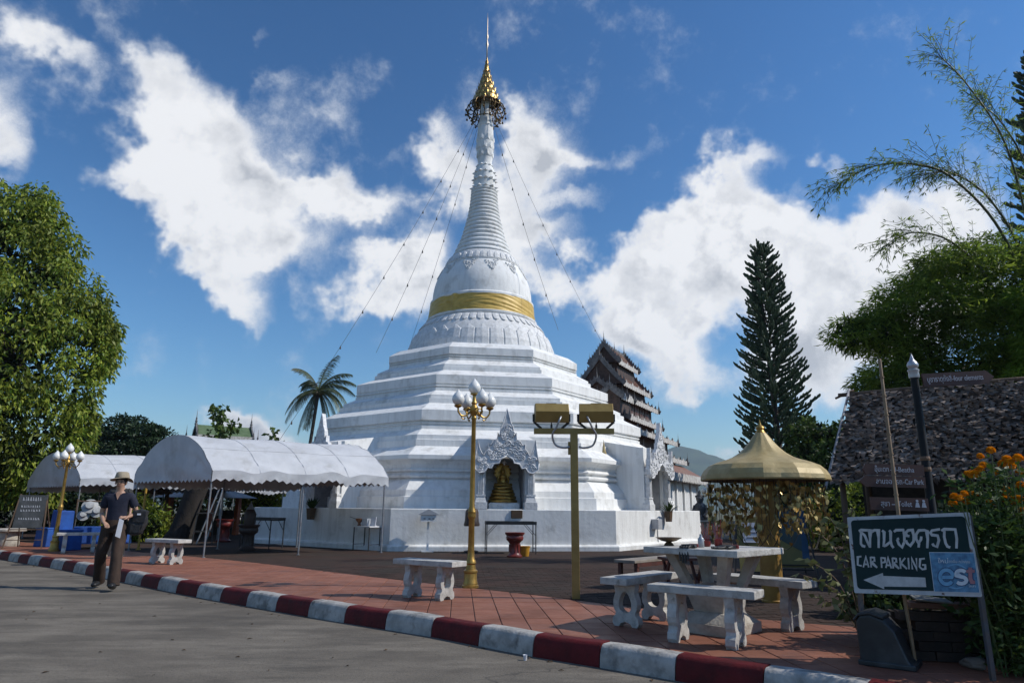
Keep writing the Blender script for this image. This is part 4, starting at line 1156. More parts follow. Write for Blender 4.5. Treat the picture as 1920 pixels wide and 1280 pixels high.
tb = thing('picnic_table', 'square white concrete table with slanting legs on the red pavement', 'table', (1.87, 6.56, Z_WALK), R_(-46))
o = MB().box((0, 0, 0.695), (0.93, 0.88, 0.055)).build('table_top', M_CONC, tb); bevel(o, 0.008)
M_CONC2 = mat('cream_concrete', (0.48, 0.44, 0.38), (0.36, 0.32, 0.27), sc=9, rough=0.85, bump=0.35, bsc=40, c3=(0.12, 0.105, 0.09), sc3=5, lo3=0.60, hi3=0.78)
o = MB().box((0, 0, 0.045), (0.56, 0.56, 0.09)).box((0, 0, 0.13), (0.54, 0.54, 0.08), taper=0.62).build('foot', M_CONC2, tb); bevel(o, 0.008)
o = MB().lathe([(0.20, 0.165), (0.27, 0.33), (0.27, 0.36), (0.18, 0.40)], 4, ph=PI / 4).build('pedestal', M_CONC2, tb); bevel(o, 0.008)
for sx in (-1, 1):
    for sy in (-1, 1):
        mb = MB()
        a = Vector((sx * 0.16, sy * 0.16, 0.36)); b = Vector((sx * 0.27, sy * 0.27, 0.672))
        P = [a + Vector((dx * 0.04, dy * 0.04, 0)) for dx, dy in ((-1, -1), (1, -1), (1, 1), (-1, 1))] + [b + Vector((dx * 0.052, dy * 0.052, 0)) for dx, dy in ((-1, -1), (1, -1), (1, 1), (-1, 1))]
        mb.add(P, [(0, 3, 2, 1), (4, 5, 6, 7), (0, 1, 5, 4), (1, 2, 6, 5), (2, 3, 7, 6), (3, 0, 4, 7)])
        o = mb.build('leg', M_CONC2, tb); bevel(o, 0.008)
TT = Z_WALK + 0.7225
# things lying on the table
M_RUB = mat('black_rubber', (0.014, 0.014, 0.015), (0.025, 0.025, 0.026), sc=20, rough=0.55)
M_REDP = mat('red_plastic', (0.26, 0.02, 0.018), (0.16, 0.014, 0.012), sc=10, rough=0.4)
def glove(label, loc, rz, drop):
    root = thing('glove', label, 'glove', loc, rz, 'work gloves on the picnic table')
    mb = MB().box((0, 0, 0.018), (0.09, 0.11, 0.03))
    for i, (x, ln) in enumerate(((-0.036, 0.085), (-0.012, 0.10), (0.012, 0.095), (0.036, 0.075))):
        pts = [(x, -0.045, 0.018), (x * 1.1, -0.075, 0.012), (x * 1.15, -0.085, -ln * 0.6 if drop else 0.012), (x * 1.1, -0.09 if drop else -0.05 - ln, -ln * 1.25 if drop else 0.012)]
        mb.tube(pts, [0.013, 0.013, 0.012, 0.009], 7)
    mb.tube([(0.04, 0.02, 0.02), (0.07, -0.01, 0.018), (0.08, -0.045, 0.014)], [0.013, 0.013, 0.009], 7)
    o = mb.build('glove_body', M_RUB, root, smooth=60)
    MB().lathe([(0.046, 0), (0.05, 0.012), (0.046, 0.03)], 14, (0, 0.075, 0.005), sx=1.0, sy=0.5).build('cuff', M_REDP, root, smooth=50)
    return root
gp = Vector((1.62, 6.33, TT))
glove('black work glove hanging its fingers over the edge of the picnic table', (1.595, 6.345, TT), R_(-46), True)
glove('black work glove with red cuff lying flat on the picnic table', (1.90, 6.22, TT), R_(-75), False)
dsh = thing('offering_dish', 'bronze footed dish standing at the end of the picnic table', 'dish', (1.50, 6.72, TT))
M_BRONZE = mat('bronze', (0.23, 0.15, 0.08), (0.12, 0.085, 0.05), sc=8, rough=0.45, metal=0.6)
MB().lathe([(0.05, 0), (0.04, 0.02), (0.022, 0.035)], 16).build('foot', M_BRONZE, dsh, smooth=40)
MB().lathe([(0.02, 0.033), (0.07, 0.045), (0.115, 0.07), (0.125, 0.075), (0.11, 0.068), (0.03, 0.05), (0.001, 0.05)], 24).build('bowl', M_BRONZE, dsh, smooth=50)
for i, (x, y, r, h) in enumerate(((1.83, 6.62, 0.036, 0.05), (1.95, 6.66, 0.04, 0.065))):
    t = thing('red_pot', ('low' if i == 0 else 'taller') + ' red lacquer pot of incense sticks on the picnic table', 'pot', (x, y, TT), 0, 'red pots on the picnic table')
    MB().lathe([(r * 0.7, 0), (r, h * 0.3), (r * 0.9, h * 0.8), (r * 1.1, h), (r * 0.9, h * 0.98), (r * 0.8, h * 0.6), (0.001, h * 0.55)], 16).build('bowl', M_REDP, t, smooth=45)
    for q in range(5): MB().tube([(0.01 * math.cos(q * 1.3), 0.01 * math.sin(q * 1.3), h * 0.5), (0.05 * math.cos(q * 1.3), 0.05 * math.sin(q * 1.3), h + 0.10 + 0.02 * q)], 0.0025, 4).build('incense_stick', M_REDP, t)
cn = thing('metal_can', 'small silver can standing between the glove and red pots', 'can', (1.74, 6.48, TT))
MB().lathe([(0.026, 0), (0.028, 0.004), (0.028, 0.075), (0.024, 0.082), (0.022, 0.08)], 16).build('body', M_STEEL, cn, smooth=40)
MB().lathe([(0.02, 0.08), (0.012, 0.10), (0.012, 0.115)], 12).build('cap', M_STEEL, cn, smooth=40)

# low dark wooden bench on the plaza behind
lb = thing('low_bench', 'low dark wooden bench with a pale plank top on the plaza', 'bench', (2.05, 10.35, Z_WALK), R_(48))
bevel(MB().box((0, 0, 0.36), (1.45, 0.34, 0.035)).build('plank', mat('pale_plank', (0.30, 0.26, 0.22), (0.2, 0.17, 0.14), sc=5, rough=0.8), lb), 0.005)
M_DKRED = mat('dark_red_wood', (0.10, 0.028, 0.02), (0.06, 0.02, 0.015), sc=8, rough=0.6)
for sx in (-1, 1):
    for sy in (-1, 1): MB().box((sx * 0.62, sy * 0.13, 0.17), (0.05, 0.05, 0.34)).build('leg', M_DKRED, lb)
    MB().box((sx * 0.62, 0, 0.12), (0.04, 0.22, 0.04)).build('stretcher', M_DKRED, lb)
MB().box((0, -0.15, 0.315), (1.3, 0.03, 0.055)).build('apron', M_DKRED, lb)
st = thing('red_stool', 'dark red folding stool behind the picnic table', 'stool', (2.0, 8.35, Z_WALK), R_(10))
MB().box((0, 0, 0.50), (0.46, 0.32, 0.03)).build('seat', M_DKRED, st)
for sx in (-1, 1):
    MB().bar((sx * 0.2, -0.13, 0.49), (sx * 0.2, 0.15, 0.0), 0.025, 0.035).build('leg', M_DKRED, st)
    MB().bar((sx * 0.17, 0.13, 0.49), (sx * 0.17, -0.15, 0.0), 0.025, 0.035).build('leg', M_DKRED, st)
MB().bar((-0.2, 0.06, 0.15), (0.2, 0.06, 0.15), 0.02).build('stretcher', M_DKRED, st)
# ------------------------------------------------------------------ gold umbrella shrine hung with leaf-shaped wishes
um = thing('umbrella_shrine', 'gold umbrella shrine on a thick post hung with heart shaped gold leaves', 'shrine', (3.14, 8.62, Z_WALK), R_(10))
MB().lathe([(0.135, 0), (0.135, 0.02), (0.125, 0.03), (0.122, 1.40)], 24).build('post', mat('ochre_post', (0.36, 0.21, 0.045), (0.28, 0.15, 0.03), sc=5, rough=0.5, metal=0.2), um, smooth=35)
def canopy_prof():
    pts = [(0.755, 1.405), (0.765, 1.425), (0.755, 1.475), (0.72, 1.535), (0.655, 1.595), (0.56, 1.635), (0.45, 1.665), (0.36, 1.70), (0.28, 1.75), (0.21, 1.815), (0.15, 1.885), (0.10, 1.955), (0.065, 2.0)]
    return pts
def faceted(prof, n, amt):
    mb = MB(); V = []; F = []; NA = n * 6
    for r, z in prof:
        for k in range(NA):
            a = 2 * PI * k / NA; q = (k % 6) / 6 * 2 * PI / n - PI / n
            f = 1 - amt * (1 - abs(q) / (PI / n)) * 0.6
            f *= 1 + 0.008 * mnoise.noise(Vector((math.cos(a) * 3, math.sin(a) * 3, z * 6)))
            V.append((r * f * math.cos(a), r * f * math.sin(a), z))
    for i in range(len(prof) - 1):
        for k in range(NA): F.append((i * NA + k, i * NA + (k + 1) % NA, (i + 1) * NA + (k + 1) % NA, (i + 1) * NA + k))
    return mb.add(V, F)
cano = faceted(canopy_prof(), 12, 0.075).build('canopy', M_GOLDP, um, smooth=14)
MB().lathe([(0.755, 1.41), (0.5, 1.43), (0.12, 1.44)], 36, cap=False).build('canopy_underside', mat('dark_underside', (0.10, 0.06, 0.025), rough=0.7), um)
MB().lathe([(0.06, 1.99), (0.065, 2.0), (0.05, 2.02), (0.042, 2.04), (0.055, 2.06), (0.042, 2.085), (0.018, 2.10), (0.008, 2.14), (0.002, 2.17)], 14).build('finial', M_GOLD, um, smooth=40)
# leaves: one heart-shaped leaf mesh, shared
heart = [(0, -0.040), (0.016, -0.020), (0.027, 0.0), (0.027, 0.014), (0.018, 0.024), (0.006, 0.024), (0, 0.017), (-0.006, 0.024), (-0.018, 0.024), (-0.027, 0.014), (-0.027, 0.0), (-0.016, -0.020)]
def leaf_mesh(m):
    mb = MB(); n = len(heart)
    V = [(0, 0.004, 0)] + [(x, -0.10 * x * x * 30 * 0.2, z) for x, z in heart]
    mb.add(V, [(0, i + 1, (i + 1) % n + 1) for i in range(n)])
    return mb.mesh('gold_leaf', m, fix=False)
M_LEAFG = mat('gold_leaf_metal', (0.46, 0.34, 0.12), (0.28, 0.19, 0.06), sc=9, rough=0.36, metal=0.45, rnd=0.55)
LEAFS = [leaf_mesh(M_LEAFG)]
M_STRING = mat('dark_string', (0.03, 0.025, 0.02), rough=0.8)
r2 = random.Random(21)
nleaf = 0
for ring, (rr, ns) in enumerate(((0.67, 40), (0.50, 24), (0.30, 12))):
    for k in range(ns):
        a = 2 * PI * (k + r2.uniform(-0.3, 0.3)) / ns
        x, y = rr * math.cos(a), rr * math.sin(a)
        ln = r2.uniform(0.22, 0.62) if r2.random() < 0.75 else r2.uniform(0.6, 0.8)
        so_ = MB().tube([(0, 0, 0), (r2.uniform(-.01, .01), r2.uniform(-.01, .01), -ln)], 0.0035, 4).build('leaf_string', M_STRING, um, loc=(x, y, 1.41))
        nl = int(ln / 0.13) + 1
        for q in range(nl):
            if nleaf >= 300: break
            o = new_obj('gold_leaf', LEAFS[0], so_)
            o.location = (r2.uniform(-.02, .02), r2.uniform(-.02, .02), -ln * (q + 0.8) / nl - r2.uniform(0, 0.03))
            o.rotation_euler = (r2.uniform(-0.5, 0.5), r2.uniform(-0.35, 0.35), r2.uniform(0, 2 * PI))
            s_ = r2.uniform(0.85, 1.35); o.scale = (s_, s_, s_)
            nleaf += 1
# the many smaller leaves behind, joined
V = []; F = []
for i in range(420):
    a = r2.uniform(0, 2 * PI); rr = r2.choice((0.67, 0.6, 0.5, 0.38)) + r2.uniform(-.04, .04); z = 1.38 - r2.random() ** 1.3 * 0.62
    if rr > 0.6 and r2.random() < 0.25: z -= 0.1
    Mx = Matrix.Translation((rr * math.cos(a), rr * math.sin(a), z)) @ Matrix.Rotation(r2.uniform(0, 2 * PI), 4, 'Z') @ Matrix.Rotation(r2.uniform(-.6, .6), 4, 'X') @ Matrix.Scale(r2.uniform(0.8, 1.25), 4)
    n = len(V); V += [tuple(Mx @ Vector((x, 0, zz))) for x, zz in heart]; F.append(tuple(range(n, n + len(heart))))
tag(MB().add(V, F).build('small_leaves', M_LEAFG, um, fix=False), kind='stuff')
# loose loops of string low on the shrine
mb = MB()
for i in range(7):
    a = r2.uniform(PI, 2 * PI); b = a + r2.uniform(0.4, 0.9)
    p0 = Vector((0.6 * math.cos(a), 0.6 * math.sin(a), 0.85)); p1 = Vector((0.6 * math.cos(b), 0.6 * math.sin(b), 0.9))
    mb.tube([p0.lerp(p1, t / 8) + Vector((0, 0, -0.25 * math.sin(PI * t / 8))) for t in range(9)], 0.004, 4)
mb.build('string_loop', M_STRING, um)

# ------------------------------------------------------------------ easels with boards
def easel(name, label, loc, rz, w, h, z0, mboard, mframe, lean=0.22, leg_h=None, cat='sign'):
    root = thing(name, label, cat, loc, rz)
    def P(x, z): return Vector((x, lean * (z / (z0 + h)) * 0.9, z))
    mb = MB(); 
    a, b, c, d = P(-w / 2, z0), P(w / 2, z0), P(w / 2, z0 + h), P(-w / 2, z0 + h)
    off = Vector((0, 0.02, 0))
    mb.add([a, b, c, d, a + off, b + off, c + off, d + off], [(0, 1, 2, 3), (7, 6, 5, 4), (0, 4, 5, 1), (1, 5, 6, 2), (2, 6, 7, 3), (3, 7, 4, 0)])
    bd = mb.build('board', mboard, root)
    for sx in (-1, 1):
        MB().bar((sx * (w / 2 + 0.02 + 0.08), -0.0, 0.0), P(sx * (w / 2 - 0.02), z0 + h + 0.02) + Vector((0, 0.015, 0)), 0.026).build('front_leg', mframe, root)
        MB().bar((sx * (w / 2 + 0.05), lean * 3.2, 0.0), P(sx * (w / 2 - 0.04), z0 + h) + Vector((0, 0.03, 0)), 0.024).build('rear_leg', mframe, root)
    MB().bar((-w / 2 - 0.04, 0.02, z0 - 0.03), (w / 2 + 0.04, 0.02, z0 - 0.03), 0.024).build('ledge', mframe, root)
    MB().bar((-w / 2 - 0.06, 0.02, 0.2), (w / 2 + 0.06, 0.02, 0.2), 0.018).build('brace', mframe, root)
    return root, bd, P
M_YEL = mat('faded_yellow_board', (0.22, 0.18, 0.05), (0.16, 0.14, 0.05), sc=3, rough=0.6)
M_BLUE = mat('blue_paint', (0.02, 0.08, 0.17), (0.03, 0.10, 0.2), sc=4, rough=0.5)
e1, b1, P1 = easel('easel_sign', 'yellow and blue board leaning on a black easel behind the umbrella shrine', (4.55, 11.6, Z_WALK), R_(-14), 0.62, 0.95, 0.16, M_YEL, M_BLACK, 0.3)
MB().prism([(-0.31, 0.7), (0.31, 0.35), (0.31, 1.11), (-0.31, 1.11)], -0.004, -0.001, Matrix.Translation((0, -0.003, 0)) @ Matrix(((1, 0, 0, 0), (0, 1, 0.245, 0), (0, 0, 1, 0), (0, 0, 0, 1)))).build('blue_field', mat('blue_green_field', (0.055, 0.075, 0.05), (0.03, 0.08, 0.12), sc=4, rough=0.6), b1)
MB().prism([(0.2, 0.3), (0.31, 0.3), (0.31, 1.1), (0.24, 1.1)], -0.007, -0.005, Matrix(((1, 0, 0, 0), (0, 1, 0.245, 0), (0, 0, 1, 0), (0, 0, 0, 1)))).build('blue_stripe', M_BLUE, b1)
M_PAPER = mat('white_paper', (0.66, 0.67, 0.72), (0.58, 0.59, 0.64), sc=4, rough=0.7)
e2, b2, P2 = easel('easel_sign', 'yellow board with a white notice sheet on an easel beside the shrine post', (3.55, 10.2, Z_WALK), R_(-8), 0.5, 0.75, 0.2, M_YEL, M_BLACK, 0.25)
sh = Matrix(((1, 0, 0, 0), (0, 1, 0.225, 0), (0, 0, 1, 0), (0, 0, 0, 1)))
MB().prism([(-0.17, 0.60), (0.12, 0.60), (0.12, 0.88), (-0.17, 0.88)], -0.012, -0.006, sh).build('notice_sheet', M_PAPER, b2)
for q in range(3):
    MB().prism([(-0.12, 0.66 + q * 0.07), (0.06, 0.66 + q * 0.07), (0.06, 0.675 + q * 0.07), (-0.12, 0.675 + q * 0.07)], -0.016, -0.013, sh).build('text_line', mat('grey_ink', (0.12, 0.12, 0.16)), b2)
M_CHALK = mat('chalkboard', (0.045, 0.05, 0.052), (0.09, 0.095, 0.10), sc=5, rough=0.8, lo=0.45, hi=0.7)
e3, b3, P3_ = easel('chalkboard_easel', 'chalkboard on a wooden easel at the far left beside the kerb', (-11.95, 17.45, Z_WALK), R_(18), 0.62, 0.80, 0.48, M_CHALK, M_WOOD, 0.28)
M_CHK = mat('chalk', (0.45, 0.46, 0.48), (0.25, 0.26, 0.28), sc=30, rough=0.9)
sh3 = Matrix(((1, 0, 0, 0), (0, 1, 0.197, 0), (0, 0, 1, 0), (0, 0, 0, 1)))
r2 = random.Random(2)
for row, (zc, hh) in enumerate(((1.14, 0.09), (0.98, 0.05), (0.88, 0.05), (0.68, 0.05))):
    x = -0.22
    mb = MB()
    while x < 0.2:
        w_ = r2.uniform(0.02, 0.05)
        mb.prism([(x, zc), (x + w_, zc + r2.uniform(-.01, .01)), (x + w_ * 0.8, zc + 0.012), (x + 0.01, zc + hh), (x, zc + hh)], -0.006, -0.003, sh3); x += w_ + 0.015
    mb.build('chalk_writing', M_CHK, b3)

# ------------------------------------------------------------------ things round the plinth
M_URN = mat('red_glazed_urn', (0.20, 0.026, 0.018), (0.12, 0.018, 0.014), sc=7, rough=0.4, coat=0.2)
def urn(label, loc, s=1.0, m=None):
    root = thing('incense_urn', label, 'urn', loc, 0, 'incense urns')
    MB().lathe([(0.17 * s, 0), (0.175 * s, 0.03 * s), (0.14 * s, 0.06 * s), (0.12 * s, 0.1 * s), (0.115 * s, 0.28 * s), (0.14 * s, 0.33 * s)], 16).build('foot', m or M_URN, root, smooth=35)
    MB().lathe([(0.13 * s, 0.32 * s), (0.19 * s, 0.37 * s), (0.20 * s, 0.42 * s), (0.185 * s, 0.46 * s), (0.22 * s, 0.50 * s), (0.225 * s, 0.53 * s), (0.19 * s, 0.52 * s), (0.17 * s, 0.46 * s), (0.001, 0.45 * s)], 20).build('bowl', m or M_URN, root, smooth=40)
    for k in range(8):
        a = k * PI / 4
        MB().box((0.118 * s * math.cos(a), 0.118 * s * math.sin(a), 0.19 * s), (0.03 * s, 0.03 * s, 0.17 * s), a).build('rib', m or M_URN, root)
    return root
urn('red glazed incense urn in front of the black metal table', (0.10, 15.95, Z_WALK), 1.0)
urn('red carved urn on the ground between the orange shrine posts', (-8.72, 21.6, Z_WALK), 1.25)
M_DARKURN = mat('dark_bronze_urn', (0.03, 0.022, 0.02), (0.05, 0.03, 0.025), sc=6, rough=0.5)
u3 = urn('tall dark bronze urn with a silver lid under the big tent', (-6.5, 17.6, Z_WALK), 1.15, M_DARKURN)
MB().lathe([(0.12, 0.58), (0.13, 0.7), (0.15, 0.86), (0.10, 0.96), (0.06, 1.0)], 16).build('neck', M_DARKURN, u3, smooth=40)
MB().lathe([(0.10, 0.98), (0.07, 1.03), (0.04, 1.06), (0.05, 1.08), (0.02, 1.12), (0.003, 1.18)], 14).build('lid', M_STEEL, u3, smooth=40)
bk = thing('bucket', 'small yellow plastic bucket beside the red urn', 'bucket', (0.33, 16.3, Z_WALK))
M_YELP = mat('yellow_plastic', (0.55, 0.28, 0.03), (0.45, 0.22, 0.02), sc=6, rough=0.4)
MB().lathe([(0.095, 0), (0.125, 0.20), (0.135, 0.205), (0.135, 0.22), (0.115, 0.215), (0.088, 0.02), (0.001, 0.02)], 18).build('pail', M_YELP, bk, smooth=40)
MB().tube([(0.13 * math.cos(a), 0.05 + 0.03 * math.sin(a), 0.21 - 0.05 * math.sin(a)) for a in [PI * q / 10 for q in range(11)]], 0.004, 5).build('handle', M_STEEL, bk)
def metal_table(label, loc, rz, L=1.25, W=0.5, h=0.78):
    root = thing('metal_table', label, 'table', loc, rz, 'black metal offering tables')
    MB().box((0, 0, h - 0.02), (L, W, 0.05)).build('tray', M_BLACK, root)
    for sy in (-1, 1): MB().box((0, sy * W / 2, h + 0.01), (L, 0.012, 0.04)).build('rim', M_BLACK, root)
    for sx in (-1, 1):
        for sy in (-1, 1):
            MB().bar((sx * (L / 2 - 0.02), sy * (W / 2 - 0.02), 0), (sx * (L / 2 - 0.02), sy * (W / 2 - 0.02), h - 0.03), 0.022).build('leg', M_BLACK, root)
            MB().bar((sx * (L / 2 - 0.02), sy * (W / 2 - 0.02), h - 0.3), (sx * (L / 2 - 0.26), sy * (W / 2 - 0.02), h - 0.04), 0.012).build('brace', M_BLACK, root)
        MB().bar((sx * (L / 2 - 0.02), -W / 2, 0.12), (sx * (L / 2 - 0.02), W / 2, 0.12), 0.014).build('stretcher', M_BLACK, root)
    return root
metal_table('black metal offering table below the front niche', (0.0, 17.25, Z_WALK), R_(6), 1.22, 0.55, 0.72)
metal_table('black metal offering table under the big tent beside the plinth', (-6.5, 18.55, Z_WALK), R_(-34), 1.25, 0.45, 0.74)
wt = thing('white_table', 'small white topped table with black legs at the plinth corner', 'table', (-3.62, 17.9, Z_WALK), R_(-36))
MB().box((0, 0, 0.58), (0.62, 0.42, 0.03)).build('top', mat('white_laminate', (0.66, 0.66, 0.66), rough=0.5), wt)
for sx in (-1, 1):
    for sy in (-1, 1): MB().bar((sx * 0.28, sy * 0.18, 0), (sx * 0.28, sy * 0.18, 0.57), 0.02).build('leg', M_BLACK, wt)
    MB().bar((sx * 0.28, -0.18, 0.15), (sx * 0.28, 0.18, 0.15), 0.014).build('stretcher', M_BLACK, wt)
WTz = Z_WALK + 0.595
o = MB().box((0, 0, 0.09), (0.20, 0.12, 0.18)).build('donation_box', mat('clear_box', (0.42, 0.45, 0.48), (0.34, 0.36, 0.4), sc=4, rough=0.25), None); o.location = (-3.66, 17.92, WTz); o.rotation_euler = (0, 0, R_(-36)); bevel(o, 0.006)
tag(o, 'grey see-through box standing on the small white table', 'box')
o = MB().box((0, 0, 0.11), (0.16, 0.015, 0.22)).box((0, 0.03, 0.01), (0.16, 0.08, 0.015)).build('notice_card', M_PAPER, None); o.location = (-3.46, 17.80, WTz); o.rotation_euler = (R_(-6), 0, R_(-30))
tag(o, 'white notice card standing on the small white table', 'card')
bw = thing('brown_pot', 'round brown pot on the left end of the small white table', 'pot', (-3.85, 18.0, WTz))
MB().lathe([(0.05, 0), (0.045, 0.02), (0.03, 0.05), (0.04, 0.08), (0.09, 0.13), (0.10, 0.18), (0.09, 0.175), (0.02, 0.12), (0.001, 0.12)], 16).build('bowl', mat('brown_glaze', (0.22, 0.09, 0.035), (0.14, 0.05, 0.02), sc=7, rough=0.4), bw, smooth=45)
MB().bar((-0.07, 0, 0.16), (-0.26, 0.05, 0.22), 0.012).build('ladle_handle', M_BLACK, bw)

# wall fittings on the plinth
M_BROWN = mat('brown_plaque', (0.10, 0.055, 0.025), (0.07, 0.04, 0.02), sc=6, rough=0.5)
def wall_box(name, label, cat, k, u, z, size, m, lid=True):
    root = thing(name, label, cat, on_face(k, u, 7.10 + size[1] / 2 + 0.003, z), face_rz(k))
    o = MB().box((0, 0, 0), size).build('box', m, root); bevel(o, 0.006)
    if lid: MB().box((0, -size[1] / 2 - 0.006, 0), (size[0] * 0.9, 0.008, size[2] * 0.9)).build('lid', m, root)
    return root
M_GREYB = mat('grey_box_paint', (0.42, 0.43, 0.45), (0.36, 0.37, 0.39), sc=4, rough=0.5)
o = wall_box('wall_plaque', 'brown plaque fixed to the plinth below the front niche', 'plaque', 0, 0.28, 1.06, (0.30, 0.025, 0.20), M_BROWN)
o = wall_box('electric_box', 'grey electric box on the sunny right face of the plinth', 'box', 1, -0.65, 0.80, (0.30, 0.20, 0.28), M_GREYB)
MB().tube([(0.22, 0.08, 0.0), (0.24, 0.09, -0.3), (0.25, 0.085, -0.5), (0.33, 0.07, -0.6)], 0.012, 6).build('cable', M_STEEL, o)
# donation box like a little house on a post
db = thing('donation_house', 'little white house shaped donation box on a post beside the gold lamp', 'donation box', on_face(0, -2.0, 7.42, Z_WALK), face_rz(0))
MB().box((0, 0, 0.36), (0.05, 0.05, 0.72)).box((0, 0, 0.015), (0.3, 0.3, 0.03)).build('post', M_WHITE, db)
MB().box((0, 0, 0.80), (0.38, 0.26, 0.17)).build('box', M_WHITE, db)
MB().prism([(-0.24, 0.88), (0.24, 0.88), (0.24, 0.90), (0.0, 1.02), (-0.24, 0.90)], -0.16, 0.16).build('roof', M_GREYB, db)
for q in (-0.1, 0.02, 0.12): MB().box((q, -0.135, 0.79), (0.05, 0.006, 0.02)).build('slot', M_BLACK, db)
bl_ = thing('bell', 'dark bronze bell on a black stand behind the gold lamp post', 'bell', on_face(0, -0.93, 7.6, Z_WALK), face_rz(0))
MB().lathe([(0.18, 0.0), (0.18, 0.03), (0.03, 0.06), (0.025, 1.15)], 12).build('stand', M_BLACK, bl_, smooth=35)
MB().lathe([(0.19, 0.62), (0.20, 0.66), (0.175, 0.75), (0.165, 0.95), (0.14, 1.02), (0.06, 1.06), (0.03, 1.1)], 18).build('bell_body', M_DARKURN, bl_, smooth=40)
MB().lathe([(0.05, 1.10), (0.08, 1.13), (0.04, 1.17), (0.05, 1.2), (0.015, 1.28)], 12).build('bell_crown', M_DARKURN, bl_, smooth=40)

# plants on brown brackets before the side niches
LEAF_DK = leaf_mat('dark_leaf', (0.018, 0.035, 0.010), (0.04, 0.075, 0.020))
def blades(n, r0, h, w, seed, droop=0.5, spread=1.0):
    r2 = random.Random(seed); V = []; F = []
    for i in range(n):
        a = r2.uniform(0, 2 * PI); b = r2.uniform(0.15, 1.0) * spread; hh = h * r2.uniform(0.6, 1.0)
        d = Vector((math.cos(a), math.sin(a), 0)); p = Vector((0, 0, 0)) + d * r0 * r2.random(); side = Vector((-d.y, d.x, 0))
        prev = None; n0 = len(V); S = 5
        for k in range(S + 1):
            t = k / S; q = p + d * (b * hh * t) + Vector((0, 0, hh * (t - droop * b * t * t)))
            ww = w * math.sin(PI * (0.12 + 0.88 * t)) + 0.001
            V += [tuple(q - side * ww), tuple(q + side * ww)]
        for k in range(S): F.append((n0 + 2 * k, n0 + 2 * k + 1, n0 + 2 * k + 3, n0 + 2 * k + 2))
    return V, F
def potted(label, k, u, seed):
    root = thing('potted_plant', label, 'plant', on_face(k, u, 7.24, 0.86), face_rz(k), 'pots hung on the plinth')
    MB().lathe([(0.10, 0), (0.13, 0.28), (0.14, 0.29), (0.14, 0.31), (0.11, 0.30), (0.001, 0.28)], 4, ph=PI / 4).build('pot', M_BROWN, root)
    V, F = blades(26, 0.08, 0.42, 0.03, seed, 0.6)
    MB().add([(x, y, z + 0.28) for x, y, z in V], F).build('leaves', LEAF_DK, root, fix=False)
    return root
potted('brown pot of spiky leaves hung before the sunny right niche', 1, 0.12, 3)
potted('brown pot of upright leaves hung on the shaded plinth under the tent', -1, -0.05, 4)
# ------------------------------------------------------------------ trees and shrubs
def unit_rand(R, n):
    v = R.normal(size=(n, 3)); return v / np.linalg.norm(v, axis=1, keepdims=True)
def union_points(R, spheres, n, shell=0.35, squash=1.0):
    """points near the outer surface of a union of spheres (x,y,z,r)"""
    S = np.array(spheres); w = S[:, 3] ** 2; w /= w.sum(); out = []; nrm = []
    while len(out) < n:
        k = R.choice(len(S), size=n, p=w); d = unit_rand(R, n)
        q = 1 - shell * R.random(n) ** 1.6
        p = S[k, :3] + d * (S[k, 3] * q)[:, None] * np.array([1, 1, squash])
        for i in range(n):
            dd = np.linalg.norm((p[i] - S[:, :3]) / np.array([1, 1, squash]), axis=1) / S[:, 3]
            dd[k[i]] = 1
            if dd.min() > 0.86: out.append(p[i]); nrm.append(d[i])
            if len(out) >= n: break
    return np.array(out), np.array(nrm)
def leaf_quads(R, P, D, ln, wd, curl=0.15):
    """diamond leaves at P pointing along D"""
    n = len(P)
    D = D / np.linalg.norm(D, axis=1, keepdims=True)
    A = unit_rand(R, n); side = np.cross(D, A); side /= np.linalg.norm(side, axis=1, keepdims=True) + 1e-9
    up = np.cross(side, D)
    L_ = (ln * R.uniform(0.65, 1.25, n))[:, None]; W_ = (wd * R.uniform(0.75, 1.2, n))[:, None]
    a = P; b = P + D * L_ * 0.45 + side * W_ + up * L_ * curl; c = P + D * L_; d = P + D * L_ * 0.45 - side * W_ + up * L_ * curl
    V = np.stack([a, b, c, d], 1).reshape(-1, 3)
    F = np.arange(n * 4).reshape(-1, 4)
    return V, F
def puff_cloud(R, C, Nrm, per, pr, ln, wd, droop=0.6, outw=0.5, flat=1.0):
    n = len(C) * per
    c = np.repeat(C, per, 0); nn = np.repeat(Nrm, per, 0)
    d = unit_rand(R, n)
    d = d + nn * 0.35
    rr = pr * R.random(n) ** 0.45
    off = d / np.linalg.norm(d, axis=1, keepdims=True) * rr[:, None] * np.array([1, 1, flat])
    P = c + off
    D = off / (np.linalg.norm(off, axis=1, keepdims=True) + 1e-9) * outw + unit_rand(R, n) * 0.55 + np.array([0, 0, -droop])
    return leaf_quads(R, P, D, ln, wd)
def crown_obj(name, V, F, m, root):
    o = new_obj(name, fast_mesh(name, V, F, m), root)
    return o
def limb_tubes(base, top, r0, ends, seed=0):
    r2 = random.Random(seed); mb = MB(); base = Vector(base); top = Vector(top)
    pts = [base.lerp(top, t / 6) + Vector((r2.uniform(-.06, .06), r2.uniform(-.06, .06), 0)) * (t > 0) for t in range(7)]
    mb.tube(pts, [r0 * (1 - 0.08 * t) * (1.25 if t == 0 else 1) for t in range(7)], 10)
    for e in ends:
        e = Vector(e); s = base.lerp(top, r2.uniform(0.6, 1.0)); m_ = s.lerp(e, 0.5) + Vector((0, 0, 0.12 * (e - s).length))
        mb.tube([s, s.lerp(m_, 0.6), m_, e], [r0 * 0.5, r0 * 0.38, r0 * 0.28, r0 * 0.1], 7)
    return mb
